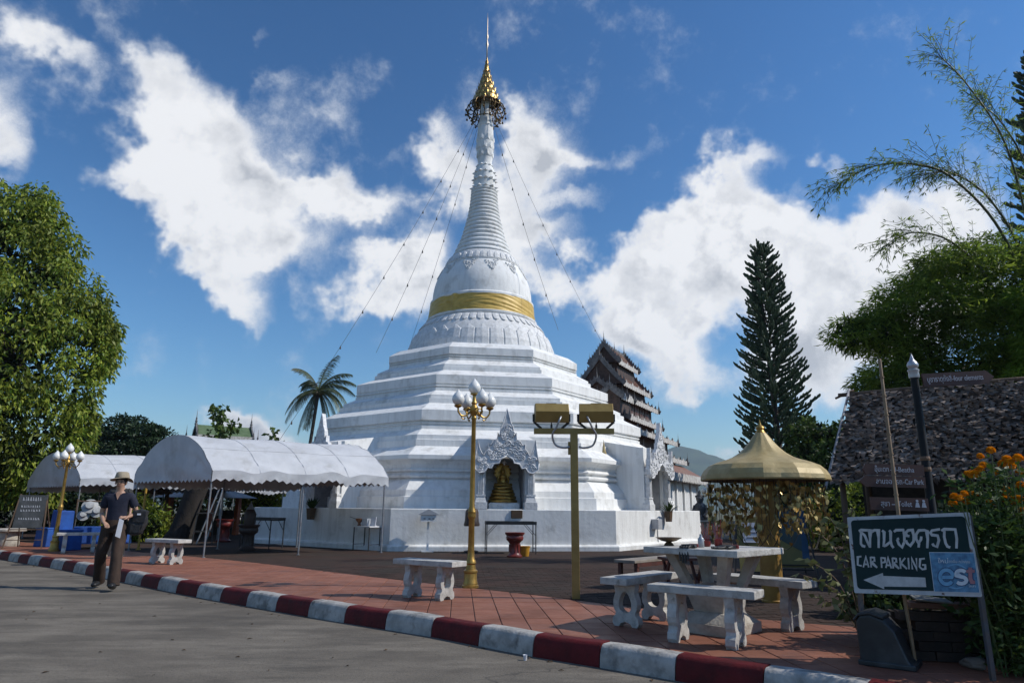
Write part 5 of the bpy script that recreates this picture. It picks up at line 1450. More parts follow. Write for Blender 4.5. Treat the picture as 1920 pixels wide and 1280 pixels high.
def tree(name, label, cat, loc, spheres, nclump, per, pr, ln, wd, m, seed, r0=0.2, squash=1.0, group=None, droop=0.6, shell=0.35, core=0, m_core=None, flat=1.0, outw=0.5, trunk_top=None):
    R = np.random.default_rng(seed)
    root = thing(name, label, cat, loc, 0, group)
    sp_ = [(x - loc[0], y - loc[1], z - loc[2], r) for x, y, z, r in spheres]
    C, Nn = union_points(R, sp_, nclump, shell, squash)
    V, F = puff_cloud(R, C, Nn, per, pr, ln, wd, droop, outw, flat)
    crown_obj('crown', V, F, m, root)
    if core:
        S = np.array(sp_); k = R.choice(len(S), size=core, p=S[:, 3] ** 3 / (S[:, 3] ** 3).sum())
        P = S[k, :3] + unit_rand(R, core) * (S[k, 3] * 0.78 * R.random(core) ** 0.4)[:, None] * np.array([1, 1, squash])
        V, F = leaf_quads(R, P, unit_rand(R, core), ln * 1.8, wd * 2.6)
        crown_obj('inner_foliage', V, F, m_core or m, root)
    cz_ = sum(s[2] for s in sp_) / len(sp_); cx_ = sum(s[0] for s in sp_) / len(sp_); cy_ = sum(s[1] for s in sp_) / len(sp_)
    tt = trunk_top or (cx_ * 0.6, cy_ * 0.6, max(0.6, cz_))
    limb_tubes((0, 0, -0.1), tt, r0, [(s[0], s[1], s[2]) for s in sp_[:7]], seed).build('trunk', M_BARK, root, smooth=True)
    return root
LEAF_MANGO = leaf_mat('mango_leaf', (0.070, 0.135, 0.014), (0.265, 0.300, 0.038), 0.30, 0.5, 0.5)
LEAF_MDK = leaf_mat('core_shade_leaf', (0.010, 0.020, 0.005), (0.022, 0.040, 0.010), 0.2, 0.6, 0.3)  # dark copy for crown cores: shade between clumps put into the leaf colour
LEAF_MID = leaf_mat('mid_leaf', (0.045, 0.085, 0.018), (0.10, 0.15, 0.03), 0.3, 0.5, 0.3)
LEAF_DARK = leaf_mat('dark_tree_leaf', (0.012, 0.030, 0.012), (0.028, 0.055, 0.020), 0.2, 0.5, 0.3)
LEAF_BAM = leaf_mat('bamboo_leaf', (0.100, 0.170, 0.024), (0.235, 0.305, 0.042), 0.60, 0.5, 0.35)
LEAF_BAM2 = leaf_mat('bright_bamboo_leaf', (0.11, 0.20, 0.018), (0.24, 0.33, 0.03), 0.55, 0.5, 0.3)
LEAF_PINE = leaf_mat('pine_needle', (0.026, 0.050, 0.028), (0.058, 0.092, 0.044), 0.05, 0.6, 0.25)

# the great mango at the left
mango = [(-19.2, 24.2, 11.0, 2.1), (-20.6, 24, 9.6, 3.0), (-18.4, 23.8, 8.9, 2.5), (-16.9, 24.2, 8.3, 1.9), (-16.3, 24.4, 7.2, 1.9), (-17.6, 23.0, 6.6, 2.7), (-16.3, 23.8, 5.2, 1.9), (-17.9, 22.4, 4.6, 2.6), (-20.5, 22.4, 6.0, 3.2),
         (-16.5, 24.2, 3.6, 1.9), (-19.2, 22.0, 3.2, 2.2), (-21.8, 22.6, 3.6, 2.8), (-15.7, 24.6, 6.6, 1.3), (-16.9, 24.3, 9.9, 1.2), (-15.6, 24.5, 8.1, 0.9), (-16.2, 24, 2.6, 1.3), (-17.9, 24.2, 12.0, 0.9), (-19.3, 24, 12.4, 0.9), (-16.6, 24.4, 10.6, 0.6), (-15.3, 24.6, 7.4, 0.7), (-15.4, 24.4, 5.3, 0.8), (-16.9, 24.4, 11.2, 0.5), (-15.2, 24.4, 4.2, 0.6)]
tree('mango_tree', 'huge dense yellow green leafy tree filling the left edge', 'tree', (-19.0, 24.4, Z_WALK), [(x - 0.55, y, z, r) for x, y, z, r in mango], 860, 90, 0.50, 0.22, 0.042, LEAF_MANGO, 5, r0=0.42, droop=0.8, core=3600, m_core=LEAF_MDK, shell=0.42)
# layered dark tree behind the rear tent
lay = [(-21.8, 39, 5.2, 1.5), (-20.4, 38.5, 4.7, 1.4), (-22.8, 39, 4.2, 1.7), (-19.4, 38.5, 3.8, 1.3), (-21, 38, 3.6, 1.9), (-23.5, 38, 3.2, 1.8), (-18.9, 38.2, 3.0, 1.1)]
tree('rain_tree', 'dark layered tree rising behind the rear tent', 'tree', (-21.2, 39, Z_WALK), lay, 520, 40, 0.42, 0.20, 0.05, LEAF_DARK, 9, r0=0.28, squash=0.62, droop=0.1, core=900, flat=0.35)
# small broad-leaved trees with sky showing between the leaves
for i, (px_x, Yd, zs, lab, n) in enumerate(((-15.3, 36, (6.0, 5.3, 4.6, 4.0), 'young teak tree with big round leaves beside the green roof', 4), (-12.35, 36, (4.9, 4.2, 3.6, 3.1), 'slim young tree between the green roof and the palm', 4))):
    sp_ = [(px_x + [-.15, .3, -.25, .2][k], Yd, zs[k], [0.42, 0.55, 0.62, 0.6][k] * (1 if i == 0 else 0.72)) for k in range(n)]
    tree('teak_tree', lab, 'tree', (px_x, Yd, Z_WALK), sp_, 70 - 25 * i, 5, 0.14, 0.30, 0.10, LEAF_MID, 20 + i, r0=0.06, droop=0.4, shell=0.7, trunk_top=(0, 0, zs[0] - 0.2), group='young trees behind the tents')

# coconut palm
pl = thing('coconut_palm', 'coconut palm with drooping fronds between the tent and the stupa', 'palm', (-15.2, 50, Z_WALK))
top = Vector((0.9, 0, 9.35)); 
tp = [Vector((0.0 + 0.9 * (t / 10) ** 0.8, 0, 9.35 * t / 10)) for t in range(11)]
MB().tube(tp, [0.20, 0.16, 0.14, 0.13, 0.13, 0.125, 0.12, 0.12, 0.12, 0.12, 0.13], 10).build('trunk', M_BARK, pl, smooth=True)
LEAF_PALM = leaf_mat('palm_leaflet', (0.045, 0.070, 0.022), (0.125, 0.140, 0.060), 0.25, 0.45, 0.25, 0.5)
r2 = random.Random(4)
fr = [(0.0, 1.35, 3.2), (0.5, 0.75, 3.4), (-0.55, 0.85, 3.3), (1.15, 0.35, 3.5), (-1.1, 0.4, 3.6), (1.6, -0.05, 3.4), (-1.6, 0.05, 3.7), (2.1, -0.4, 3.3), (-2.0, -0.35, 3.4), (2.6, -0.8, 3.2), (-2.5, -0.75, 3.5),
      (0.2, 1.1, 3.0), (-0.25, 1.2, 3.0), (2.9, -1.1, 2.8), (-2.9, -1.05, 3.0), (0.9, 0.9, 3.1), (-0.9, 0.95, 3.0), (1.4, 0.2, 3.0), (-1.4, 0.15, 3.1), (3.1, -0.9, 2.7)]
for i, (ang, el, ln) in enumerate(fr):
    # ang: lean to the left/right as seen from the plaza, el: initial elevation
    yaw = r2.uniform(-0.9, 0.9)
    hx = math.sin(ang); d0 = Vector((math.copysign(math.cos(el), ang if abs(ang) > 0.01 else 1) * math.cos(yaw), math.cos(el) * math.sin(yaw), math.sin(el)))
    pts = []; p = top.copy(); d = d0.normalized()
    S = 14
    for k in range(S + 1):
        pts.append(p.copy()); p = p + d * (ln / S); d = (d + Vector((0, 0, -0.125 - 0.03 * (el < 0.3)))).normalized()
    V = []; F = []
    for k in range(1, S * 4):
        t = k / (S * 4); j = min(S - 1, int(t * S)); q = pts[j].lerp(pts[j + 1], t * S - j); tan = (pts[j + 1] - pts[j]).normalized()
        sd = tan.cross(Vector((0, 0, 1)))
        if sd.length < 0.1: sd = Vector((0, 1, 0))
        sd.normalize()
        ll = 0.75 * math.sin(PI * (0.10 + 0.86 * t)) ** 0.6 * r2.uniform(0.8, 1.1)
        for s_ in (-1, 1):
            dd = (sd * s_ * 0.75 + tan * 0.55 + Vector((0, 0, -0.35 - 0.3 * r2.random()))).normalized()
            e = q + dd * ll + Vector((0, 0, -0.18 * ll)); w = tan * 0.022; m_ = q + dd * ll * 0.5
            n = len(V); V += [tuple(q - w), tuple(q + w), tuple(m_ + w), tuple(e), tuple(m_ - w)]; F.append((n, n + 1, n + 2, n + 3, n + 4))
    mb = MB().add(V, F); mb.tube(pts, [0.05 * (1 - 0.9 * k / S) for k in range(S + 1)], 5)
    mb.build('frond', LEAF_PALM, pl, fix=False)
for k in range(7):
    a = k * 0.9
    MB().ball((top.x + 0.24 * math.cos(a), 0.24 * math.sin(a), top.z - 0.18), 0.13, 8, 6, sz=1.2).build('coconut', mat('coconut_husk', (0.12, 0.10, 0.03), (0.08, 0.05, 0.02), sc=5), pl, smooth=True)

# column pine
def pine_meshes():
    R = np.random.default_rng(3); r2 = random.Random(3)
    H = 13.1; mb = MB()
    mb.tube([(0.25 - 0.02 * t * t / 10, 0, H * t / 14) for t in range(15)], [0.20 * (1 - 0.93 * t / 14) + 0.012 for t in range(15)], 8)
    z = 2.0; shoots = []
    while z < H - 0.1:
        f = (z - 2.0) / (H - 2.0)
        Lb = (1.62 * (1 - f) ** 0.65 + 0.30) * (1.0 if f > 0.08 else 0.85)
        nb = 6 if f < 0.85 else 5
        a0 = r2.uniform(0, 2 * PI)
        for k in range(nb):
            a = a0 + 2 * PI * k / nb + r2.uniform(-.25, .25); L1 = Lb * r2.uniform(0.75, 1.12)
            d = Vector((math.cos(a), math.sin(a), 0))
            pts = [Vector((0.2, 0, z)) + d * L1 * t + Vector((0, 0, L1 * (0.10 * t + 0.36 * t * t))) for t in (0, 0.35, 0.7, 1)]
            mb.tube(pts, [0.028, 0.02, 0.014, 0.008], 4, cap=False)
            ns = max(5, int(L1 * 21))
            for q in range(ns):
                t = 0.16 + 0.84 * (q + r2.random()) / ns
                base = Vector((0.2, 0, z)) + d * L1 * t + Vector((0, 0, L1 * (0.10 * t + 0.36 * t * t)))
                side = Vector((-d.y, d.x, 0)) * r2.uniform(-1, 1)
                dr = (d * r2.uniform(0.2, 0.7) + side * 0.45 + Vector((0, 0, r2.uniform(0.5, 1.1)))).normalized()
                if t > 0.93: dr = (d * 0.5 + Vector((0, 0, 0.9))).normalized()
                shoots.append((base, dr, r2.uniform(0.16, 0.30)))
        z += 0.17 + 0.07 * (1 - f)
    for q in range(10): shoots.append((Vector((0.06, 0, H - 0.5 + q * 0.05)), Vector((r2.uniform(-.6, .6), r2.uniform(-.6, .6), 0.9)).normalized(), 0.22))
    V = []; F = []
    for b, d, ln in shoots:
        x, y, _ = frame_of(d); n = len(V); r = 0.045
        for t, rr in ((0, 0.35), (0.35, 1.0), (0.8, 0.8)):
            c = b + d * ln * t
            V += [tuple(c + (x * math.cos(2 * PI * k / 5) + y * math.sin(2 * PI * k / 5)) * r * rr) for k in range(5)]
        V.append(tuple(b + d * ln))
        for i in range(2):
            for k in range(5): F.append((n + i * 5 + k, n + i * 5 + (k + 1) % 5, n + (i + 1) * 5 + (k + 1) % 5, n + (i + 1) * 5 + k))
        for k in range(5): F.append((n + 10 + k, n + 10 + (k + 1) % 5, n + 15))
    return mb.mesh('trunk', M_BARK, smooth=True), MB().add(V, F).mesh('crown', LEAF_PINE, fix=False)
ptr, pcr = pine_meshes()
for lab, loc, s_, rz in (('tall narrow column pine standing behind the gold umbrella shrine', (11.45, 30, Z_WALK), 1.0, 0.0), ('column pine half cut off at the right edge behind the bamboo', (21.9, 24.5, Z_WALK), 1.5, 1.2)):
    root = thing('column_pine', lab, 'pine tree', loc, rz, 'column pines')
    for n_, me in (('trunk', ptr), ('crown', pcr)):
        o = new_obj(n_, me, root); o.scale = (s_, s_, s_)
# broad tree beside the pine
br = [(12.3, 28, 4.2, 0.9), (13.3, 28, 4.0, 1.1), (14.2, 28.2, 3.9, 0.9), (12.0, 27.6, 3.2, 1.1), (13.4, 27.6, 3.0, 1.2), (14.5, 27.8, 2.8, 1.1), (11.3, 27.8, 2.4, 1.0), (12.8, 27.4, 2.0, 1.2), (13.9, 27.3, 1.6, 1.1), (15.3, 28, 3.4, 0.9)]
tree('almond_tree', 'spreading dark leafy tree between the column pine and thatched roof', 'tree', (13.2, 28, Z_WALK), br, 560, 24, 0.28, 0.17, 0.055, LEAF_MID, 31, r0=0.16, squash=0.7, droop=0.1, core=900, m_core=LEAF_MDK, flat=0.6)

# bamboo: arching culms with fine sprays, and the dense foliage below
bam = thing('bamboo_clump', 'bamboo clump arching over the thatched roof at the right', 'bamboo', (12.0, 15.6, Z_WALK))
o0 = Vector((12.0, 15.6, Z_WALK))
M_CULM = mat('bamboo_culm', (0.07, 0.085, 0.03), (0.045, 0.05, 0.02), sc=5, rough=0.5)
culms = [[(12.2, 15.2, 0.3), (11.9, 14.8, 4.2), (11.0, 14.2, 7.0), (9.9, 14, 8.45), (9.0, 14, 8.82), (8.1, 14, 8.75), (7.25, 14, 8.3)],
         [(12.4, 15.5, 0.3), (12.3, 15.2, 4.5), (12.0, 14.8, 7.6), (11.5, 14.4, 9.6), (10.7, 14.2, 11.0), (10.0, 14, 11.65)],
         [(12.2, 15.4, 0.3), (12.0, 14.9, 4.0), (11.6, 14.6, 6.8), (10.9, 14.4, 8.2), (10.1, 14.3, 8.75), (9.5, 14.2, 8.7)],
         [(12.0, 15.2, 0.3), (11.4, 14.8, 3.6), (10.7, 14.4, 5.9), (9.8, 14.2, 7.0), (8.9, 14.2, 7.25), (8.3, 14.1, 6.9)],
         [(12.6, 15.5, 0.3), (12.9, 15.2, 4.5), (12.8, 15, 7.4), (12.2, 14.8, 9.4), (11.7, 14.7, 10.4), (11.3, 14.7, 10.8)]]
R = np.random.default_rng(17); r2 = random.Random(17)
LP = []; LD = []; twigs = MB()
def cat_rom(P, n=8):
    P = [Vector(p) for p in P]; out = []
    for i in range(len(P) - 1):
        a, b, c, d = P[max(i - 1, 0)], P[i], P[i + 1], P[min(i + 2, len(P) - 1)]
        for q in range(n):
            t = q / n; out.append(0.5 * ((2 * b) + (c - a) * t + (2 * a - 5 * b + 4 * c - d) * t * t + (3 * b - a - 3 * c + d) * t ** 3))
    out.append(P[-1]); return out
for ci, cpts in enumerate(culms):
    sm = cat_rom(cpts); n = len(sm)
    MB().tube([p - o0 for p in sm], [0.038 * (1 - 0.85 * i / n) + 0.004 for i in range(n)], 6).build('culm', M_CULM, bam, smooth=True)
    for i in range(n):
        t = i / n
        if t < 0.40: continue
        for q in range(3 if t < 0.9 else 4):
            tan = (sm[min(i + 1, n - 1)] - sm[max(i - 1, 0)]).normalized()
            sd = Vector((r2.uniform(-1, 1), r2.uniform(-1, 1), r2.uniform(-0.4, 0.9)))
            d = (tan * 0.9 + sd * 0.8).normalized(); ln = r2.uniform(0.4, 1.35) * (1.2 - 0.6 * t)
            pts = [sm[i]]; p = sm[i].copy()
            for k in range(5):
                p = p + d * ln / 5; d = (d + Vector((0, 0, -0.10))).normalized(); pts.append(p.copy())
            twigs.tube([x - o0 for x in pts], 0.0045, 3, cap=False)
            for k in range(1, 6):
                for w in range((1 if k < 3 else 2) if k < 5 else 5):
                    LP.append(pts[k] - o0); LD.append(d * 0.6 + Vector((r2.uniform(-.8, .8), r2.uniform(-.8, .8), r2.uniform(-.9, 0.3))))
twigs.build('twigs', M_CULM, bam, fix=False)
LP = np.array([tuple(p) for p in LP]); LD = np.array([tuple(p) for p in LD])
V, F = leaf_quads(R, LP, LD, 0.15, 0.011, 0.05)
crown_obj('spray_leaves', V, F, LEAF_BAM, bam)
dense = [(9.4, 15.2, 5.7, 1.0), (10.4, 15.2, 6.3, 1.2), (11.6, 15.4, 6.6, 1.3), (8.4, 15.2, 5.2, 0.55), (7.8, 15.2, 5.15, 0.40), (9.2, 15.4, 4.6, 0.9), (10.4, 15.2, 5.0, 1.4), (12.0, 15.2, 5.2, 1.4), (8.7, 15.2, 4.0, 0.7), (10.0, 15.6, 3.8, 1.3), (11.6, 15.6, 3.8, 1.4), (13.0, 15.6, 6.0, 1.5), (8.6, 15.0, 3.3, 0.5), (11.0, 15.8, 2.4, 1.4), (9.3, 15.8, 2.4, 1.2)]
R = np.random.default_rng(23)
C, Nn = union_points(R, [(x - o0.x, y - o0.y, z - o0.z, r) for x, y, z, r in dense], 2200, 0.5, 0.8)
V, F = puff_cloud(R, C, Nn + np.array([0, 0, 0.15]), 46, 0.34, 0.19, 0.015, 0.45, 0.9, 0.42)
crown_obj('foliage', V, F, LEAF_BAM, bam)
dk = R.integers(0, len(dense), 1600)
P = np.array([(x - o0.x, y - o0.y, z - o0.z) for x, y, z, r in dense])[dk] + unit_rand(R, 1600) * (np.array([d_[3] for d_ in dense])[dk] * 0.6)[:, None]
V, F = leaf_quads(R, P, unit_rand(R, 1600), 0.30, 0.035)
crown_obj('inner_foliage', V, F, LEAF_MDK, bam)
brt = [(11.3, 13.2, 5.3, 0.9), (12.2, 13.4, 5.9, 1.1), (11.0, 13.0, 4.4, 0.8), (12.0, 13.2, 4.6, 1.1), (11.2, 13.0, 3.6, 0.8), (12.4, 13.2, 3.4, 1.1), (10.4, 13.2, 3.7, 0.45), (11.5, 13.2, 2.6, 1.0)]
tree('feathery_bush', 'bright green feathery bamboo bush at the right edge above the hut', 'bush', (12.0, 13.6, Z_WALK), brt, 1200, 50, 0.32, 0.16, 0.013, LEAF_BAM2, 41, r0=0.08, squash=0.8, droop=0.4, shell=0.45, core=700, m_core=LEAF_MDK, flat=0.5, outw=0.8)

# shrubs closing the view at ground level
def shrub(label, loc, spheres, n, per, ln, wd, m, seed, group='shrubs round the plaza', name='shrub'):
    return tree(name, label, 'shrub', loc, [(loc[0] + x, loc[1] + y, loc[2] + z, r) for x, y, z, r in spheres], n, per, 0.26, ln, wd, m, seed, r0=0.05, droop=0.1, core=500, m_core=LEAF_MDK, group=group)
shrub('yellow green shrub under the rear tent beside the blue chair', (-11.6, 21.3, Z_WALK), [(0, 0, .55, .55), (.6, .2, .5, .5), (-.4, .2, .4, .45), (.2, 0, .95, .4)], 120, 22, .15, .03, LEAF_MANGO, 51)
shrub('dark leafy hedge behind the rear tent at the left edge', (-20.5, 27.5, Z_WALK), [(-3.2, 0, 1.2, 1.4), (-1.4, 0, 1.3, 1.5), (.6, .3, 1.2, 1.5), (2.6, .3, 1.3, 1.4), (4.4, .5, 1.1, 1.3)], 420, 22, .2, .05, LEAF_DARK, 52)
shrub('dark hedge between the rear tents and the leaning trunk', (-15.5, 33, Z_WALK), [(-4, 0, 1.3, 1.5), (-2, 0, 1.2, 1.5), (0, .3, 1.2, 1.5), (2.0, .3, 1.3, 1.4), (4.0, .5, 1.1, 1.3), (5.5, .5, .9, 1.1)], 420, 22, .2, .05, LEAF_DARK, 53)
shrub('light green leafy shrub behind the red shrine posts', (-10.2, 31, Z_WALK), [(-.8, 0, .9, .9), (.5, 0, .8, .8), (1.4, 0.2, .6, .7)], 150, 22, .16, .045, LEAF_MANGO, 54)
shrub('bright green shrub seen past the umbrella shrine leaves', (9.4, 19.5, Z_WALK), [(-.6, 0, .8, .8), (.5, 0, 1.0, .9), (1.5, 0.2, .9, .9), (2.4, .2, 1.1, 1.0)], 260, 24, .16, .035, LEAF_MANGO, 55)
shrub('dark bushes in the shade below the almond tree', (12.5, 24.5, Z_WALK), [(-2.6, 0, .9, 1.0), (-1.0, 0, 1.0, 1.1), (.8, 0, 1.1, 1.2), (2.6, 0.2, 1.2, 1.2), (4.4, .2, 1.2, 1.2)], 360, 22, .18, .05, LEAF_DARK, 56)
# ------------------------------------------------------------------ tiered wooden hall behind the stupa
vh = thing('tiered_hall', 'brown tiered roof temple hall with white lace eaves behind the stupa', 'temple hall', (5.3, 34.4, Z_WALK), math.atan2(0.89, 0.46) - PI / 2)
# local frame: +Y runs back along the ridge, +X to the lit right side
M_RTILE = mat('weathered_roof_tin', (0.17, 0.070, 0.045), (0.20, 0.135, 0.10), sc=2.2, rough=0.7, lo=0.45, hi=0.68, bump=0.2, bsc=12, stretch=(1, 3, 1))
M_LACE = mat('white_fretwork', (0.56, 0.54, 0.51), (0.30, 0.27, 0.25), sc=7, rough=0.75, lo=0.42, hi=0.66)
M_DKW = mat('dark_teak', (0.085, 0.052, 0.042), (0.045, 0.030, 0.026), sc=5, rough=0.75)
M_GREYW = mat('grey_carved_wood', (0.17, 0.165, 0.165), (0.09, 0.088, 0.09), sc=6, rough=0.75, bump=0.4, bsc=14)
M_REDW = mat('red_panel', (0.13, 0.048, 0.042), (0.09, 0.035, 0.032), sc=4, rough=0.7)
def finial(mb, c, h, r=0.05):
    mb.lathe([(r, 0), (r * 1.1, h * 0.06), (r * 0.5, h * 0.12), (r * 0.95, h * 0.2), (r * 0.5, h * 0.3), (r * 0.65, h * 0.36), (r * 0.25, h * 0.5), (r * 0.12, h * 0.8), (0.002, h)], 6, c)
def roof_tier(W, L, ze, zr, y0=0.0, x0=0.0, body_z=None, gable=True, wb=0.8):
    """pitched tier: half width W, half length L, eave and ridge heights"""
    z0 = -Z_WALK
    ze += z0; zr += z0
    par = MB()
    # two slopes with thickness, slightly concave
    def slope(s):
        def fn(a, b):
            x = W * (1 - b); z = ze + (zr - ze) * (b ** 1.15)
            return (x0 + s * x, y0 - L + 2 * L * a, z)
        g = MB().grid(fn, 10, 4); return g
    for s in (-1, 1):
        r = slope(s); n = len(r.v)
        r.add([(x, y, z - 0.05) for x, y, z in r.v], [tuple(reversed(f)) for f in r.f])
        ro = r.build('roof_slope', M_RTILE, vh)
        # battens so that the tin reads in strips
        mb = MB(); k = int(2 * L / 0.32)
        for i in range(k + 1):
            y = y0 - L + 2 * L * i / k
            mb.tube([(x0 + s * W * (1 - b), y, ze + (zr - ze) * b ** 1.15 + 0.01) for b in (0, 0.25, 0.5, 0.75, 1)], 0.022, 4)
        mb.build('roof_rib', M_RTILE, ro)
        # fretted fascia hanging from the eave, points upward and downward
        n = int(2 * L / 0.16); P = []
        for i in range(n + 1):
            y = -L + 2 * L * i / n
            P.append((y, 0.05 + 0.06 * (i % 2) + (0.10 if i % 6 == 3 else 0)))
        P += [(L - 2 * L * i / n, -0.11 - 0.06 * (i % 2)) for i in range(n + 1)]
        Mx = Matrix.Translation((x0 + s * (W + 0.015), y0, ze)) @ Matrix.Rotation(PI / 2, 4, 'Z')
        MB().prism(P, -0.012, 0.012, Mx).build('eave_fretwork', M_LACE, vh)
    # gable ends with carved barge boards
    for e in (-1, 1):
        yy = y0 + e * L
        MB().prism([(-W * 0.92, ze - 0.02), (W * 0.92, ze - 0.02), (0, zr - 0.06)], yy - 0.02 - e * 0.12, yy + 0.02 - e * 0.12, Matrix.Translation((x0, 0, 0))).build('gable', M_DKW, vh)
        P = []; n = 9
        for s in (-1, 1):
            mb = MB()
            pts = [(x0 + s * (W + 0.12) * (1 - b), yy + e * 0.03, ze - 0.05 + (zr - ze + 0.12) * b ** 1.15) for b in [q / 8 for q in range(9)]]
            for a, b in zip(pts, pts[1:]): mb.bar(a, b, 0.05, 0.20)
            for q in range(8):
                a = Vector(pts[q]).lerp(Vector(pts[q + 1]), 0.5)
                mb.add([a + Vector((-0.08, 0, 0.05)), a + Vector((0.08, 0, 0.05)), a + Vector((s * 0.05, 0, 0.26))], [(0, 1, 2)])
            mb.build('barge_board', M_GREYW, vh)
        mb = MB(); finial(mb, (x0, yy, zr - 0.05), 0.75, 0.09)
        for s in (-1, 1):
            finial(mb, (x0 + s * (W + 0.05), yy, ze + 0.02), 0.55, 0.05)
        mb.build('roof_finial', M_GREYW, vh, smooth=40)
    # ridge cresting
    n = int(2 * L / 0.14); P = [(-L, -0.03)] + [(-L + 2 * L * i / n, 0.07 + 0.09 * (i % 2)) for i in range(n + 1)] + [(L, -0.03)]
    MB().prism(P, -0.015, 0.015, Matrix.Translation((x0, y0, zr)) @ Matrix.Rotation(PI / 2, 4, 'Z')).build('ridge_cresting', M_GREYW, vh)
    for i in range(int(L * 1.2)):
        mb = MB(); finial(mb, (x0, y0 + (-L + (i + 0.7) * 2 * L / (int(L * 1.2) + 0.4)), zr), 0.5, 0.05); mb.build('ridge_finial', M_GREYW, vh, smooth=40)
    if body_z is not None:
        MB().box((x0, y0, (ze - 0.03 + body_z + z0) / 2), (2 * W * wb, 2 * L * 0.88, ze - 0.03 - body_z - z0)).build('storey_wall', M_DKW, vh)
tiers_v = [(0.72, 1.6, 8.25, 9.15, 7.3), (1.15, 2.3, 7.05, 8.35, 6.2), (1.42, 2.7, 6.25, 7.15, 5.3), (1.55, 2.85, 5.35, 6.05, 4.6), (2.15, 3.6, 4.60, 5.55, 3.6), (2.5, 4.0, 3.62, 4.55, 2.9)]
for W, L, ze, zr, bz in tiers_v:
    roof_tier(W, L, ze, zr, body_z=bz)
# lower porch wing stepping towards the stupa on the front gable
roof_tier(0.55, 0.9, 6.55, 7.05, y0=-2.9, x0=-0.75, body_z=5.2)
roof_tier(0.55, 0.9, 6.2, 6.6, y0=-2.6, x0=0.9, body_z=5.2)
# panelled storey
for i in range(5):
    y = -2.0 + i * 0.85
    f = MB().box((1.15, y, 5.65), (0.04, 0.66, 0.86)).build('wall_panel', M_REDW, vh)
    for q in (-0.28, 0, 0.28): MB().box((1.18, y + q, 5.65), (0.02, 0.02, 0.84)).build('panel_lattice', M_LACE, f)
    for q in (-0.36, -0.12, 0.12, 0.36): MB().box((1.18, y, 5.65 + q), (0.016, 0.64, 0.02)).build('panel_lattice', M_LACE, f)
# broad lower roof, hipped, with zig-zag fringe, over white walls
def hip(W, L, ze, zr, Wt, Lt):
    ze -= Z_WALK; zr -= Z_WALK
    V = [(-W, -L, ze), (W, -L, ze), (W, L, ze), (-W, L, ze), (-Wt, -Lt, zr), (Wt, -Lt, zr), (Wt, Lt, zr), (-Wt, Lt, zr)]
    MB().add(V, [(0, 1, 5, 4), (1, 2, 6, 5), (2, 3, 7, 6), (3, 0, 4, 7), (4, 5, 6, 7), (3, 2, 1, 0)]).build('lower_roof', M_RTILE, vh)
    for s in (-1, 1):
        for ax in (0, 1):
            ln = L if ax == 0 else W; n = int(2 * ln / 0.17)
            P = [(-ln + 2 * ln * i / n, 0.06 + 0.06 * (i % 2)) for i in range(n + 1)] + [(ln - 2 * ln * i / n, -0.20 - 0.09 * (i % 2)) for i in range(n + 1)]
            Mx = (Matrix.Translation((s * (W + 0.012), 0, ze)) @ Matrix.Rotation(PI / 2, 4, 'Z')) if ax == 0 else Matrix.Translation((0, s * (L + 0.012), ze))
            MB().prism(P, -0.012, 0.012, Mx).build('eave_fretwork', M_LACE, vh)
            mb = MB(); finial(mb, (s * W, (1 if ax else -1) * L, ze), 0.5, 0.05); mb.build('roof_finial', M_GREYW, vh, smooth=40)
hip(3.45, 4.6, 2.72, 3.45, 2.3, 3.7)
MB().box((0, 0, 1.25), (6.0, 8.2, 2.5)).build('white_wall', M_WHITE, vh)
for i in range(6):
    y = -3.7 + i * 1.48
    MB().box((3.04, y, 1.25), (0.12, 0.2, 2.5)).build('pilaster', M_WHITE, vh)
    if i < 5: MB().box((3.01, y + 0.74, 1.35), (0.05, 0.95, 1.9)).build('wall_shutter', M_WHITE2, vh)

# ------------------------------------------------------------------ green-roofed pavilion far behind the tents
gp_ = thing('green_pavilion', 'far pavilion with green tiled roof and white lace eaves above the tent', 'pavilion', (-18.9, 45, Z_WALK + 0.15), R_(-58))
M_GREEN = mat('green_roof_tile', (0.07, 0.12, 0.05), (0.11, 0.16, 0.08), sc=4, rough=0.7)
for (W, L, ze, zr) in ((1.1, 1.7, 5.35, 6.15), (1.7, 2.2, 4.2, 5.1)):
    for s in (-1, 1):
        r = MB().grid(lambda a, b: (s * W * (1 - b), -L + 2 * L * a, ze - Z_WALK + (zr - ze) * b), 8, 4)
        r.add([(x, y, z - 0.06) for x, y, z in r.v], [tuple(reversed(f)) for f in r.f]); r.build('roof_slope', M_GREEN, gp_)
        n = int(2 * L / 0.25); P = [(-L + 2 * L * i / n, 0.08) for i in range(n + 1)] + [(L - 2 * L * i / n, -0.25 - 0.12 * (i % 2)) for i in range(n + 1)]
        MB().prism(P, -0.02, 0.02, Matrix.Translation((s * (W + 0.03), 0, ze - Z_WALK)) @ Matrix.Rotation(PI / 2, 4, 'Z')).build('eave_fretwork', M_LACE, gp_)
    for e in (-1, 1):
        MB().prism([(-W, ze - Z_WALK), (W, ze - Z_WALK), (0, zr - Z_WALK)], e * L - 0.02 - e * 0.1, e * L + 0.02 - e * 0.1).build('gable', M_DKW, gp_)
        for s in (-1, 1): MB().bar((s * (W + 0.1), e * L, ze - Z_WALK - 0.08), (0, e * L, zr - Z_WALK + 0.05), 0.08, 0.2).build('barge_board', M_GREYW, gp_)
        mb = MB(); finial(mb, (0, e * L, zr - Z_WALK), 1.0, 0.1); finial(mb, (W, e * L, ze - Z_WALK), 0.7, 0.06); finial(mb, (-W, e * L, ze - Z_WALK), 0.7, 0.06); mb.build('roof_finial', M_GREYW, gp_, smooth=40)
MB().box((0, 0, 4.6), (1.5, 2.8, 1.0)).build('upper_wall', M_DKW, gp_)
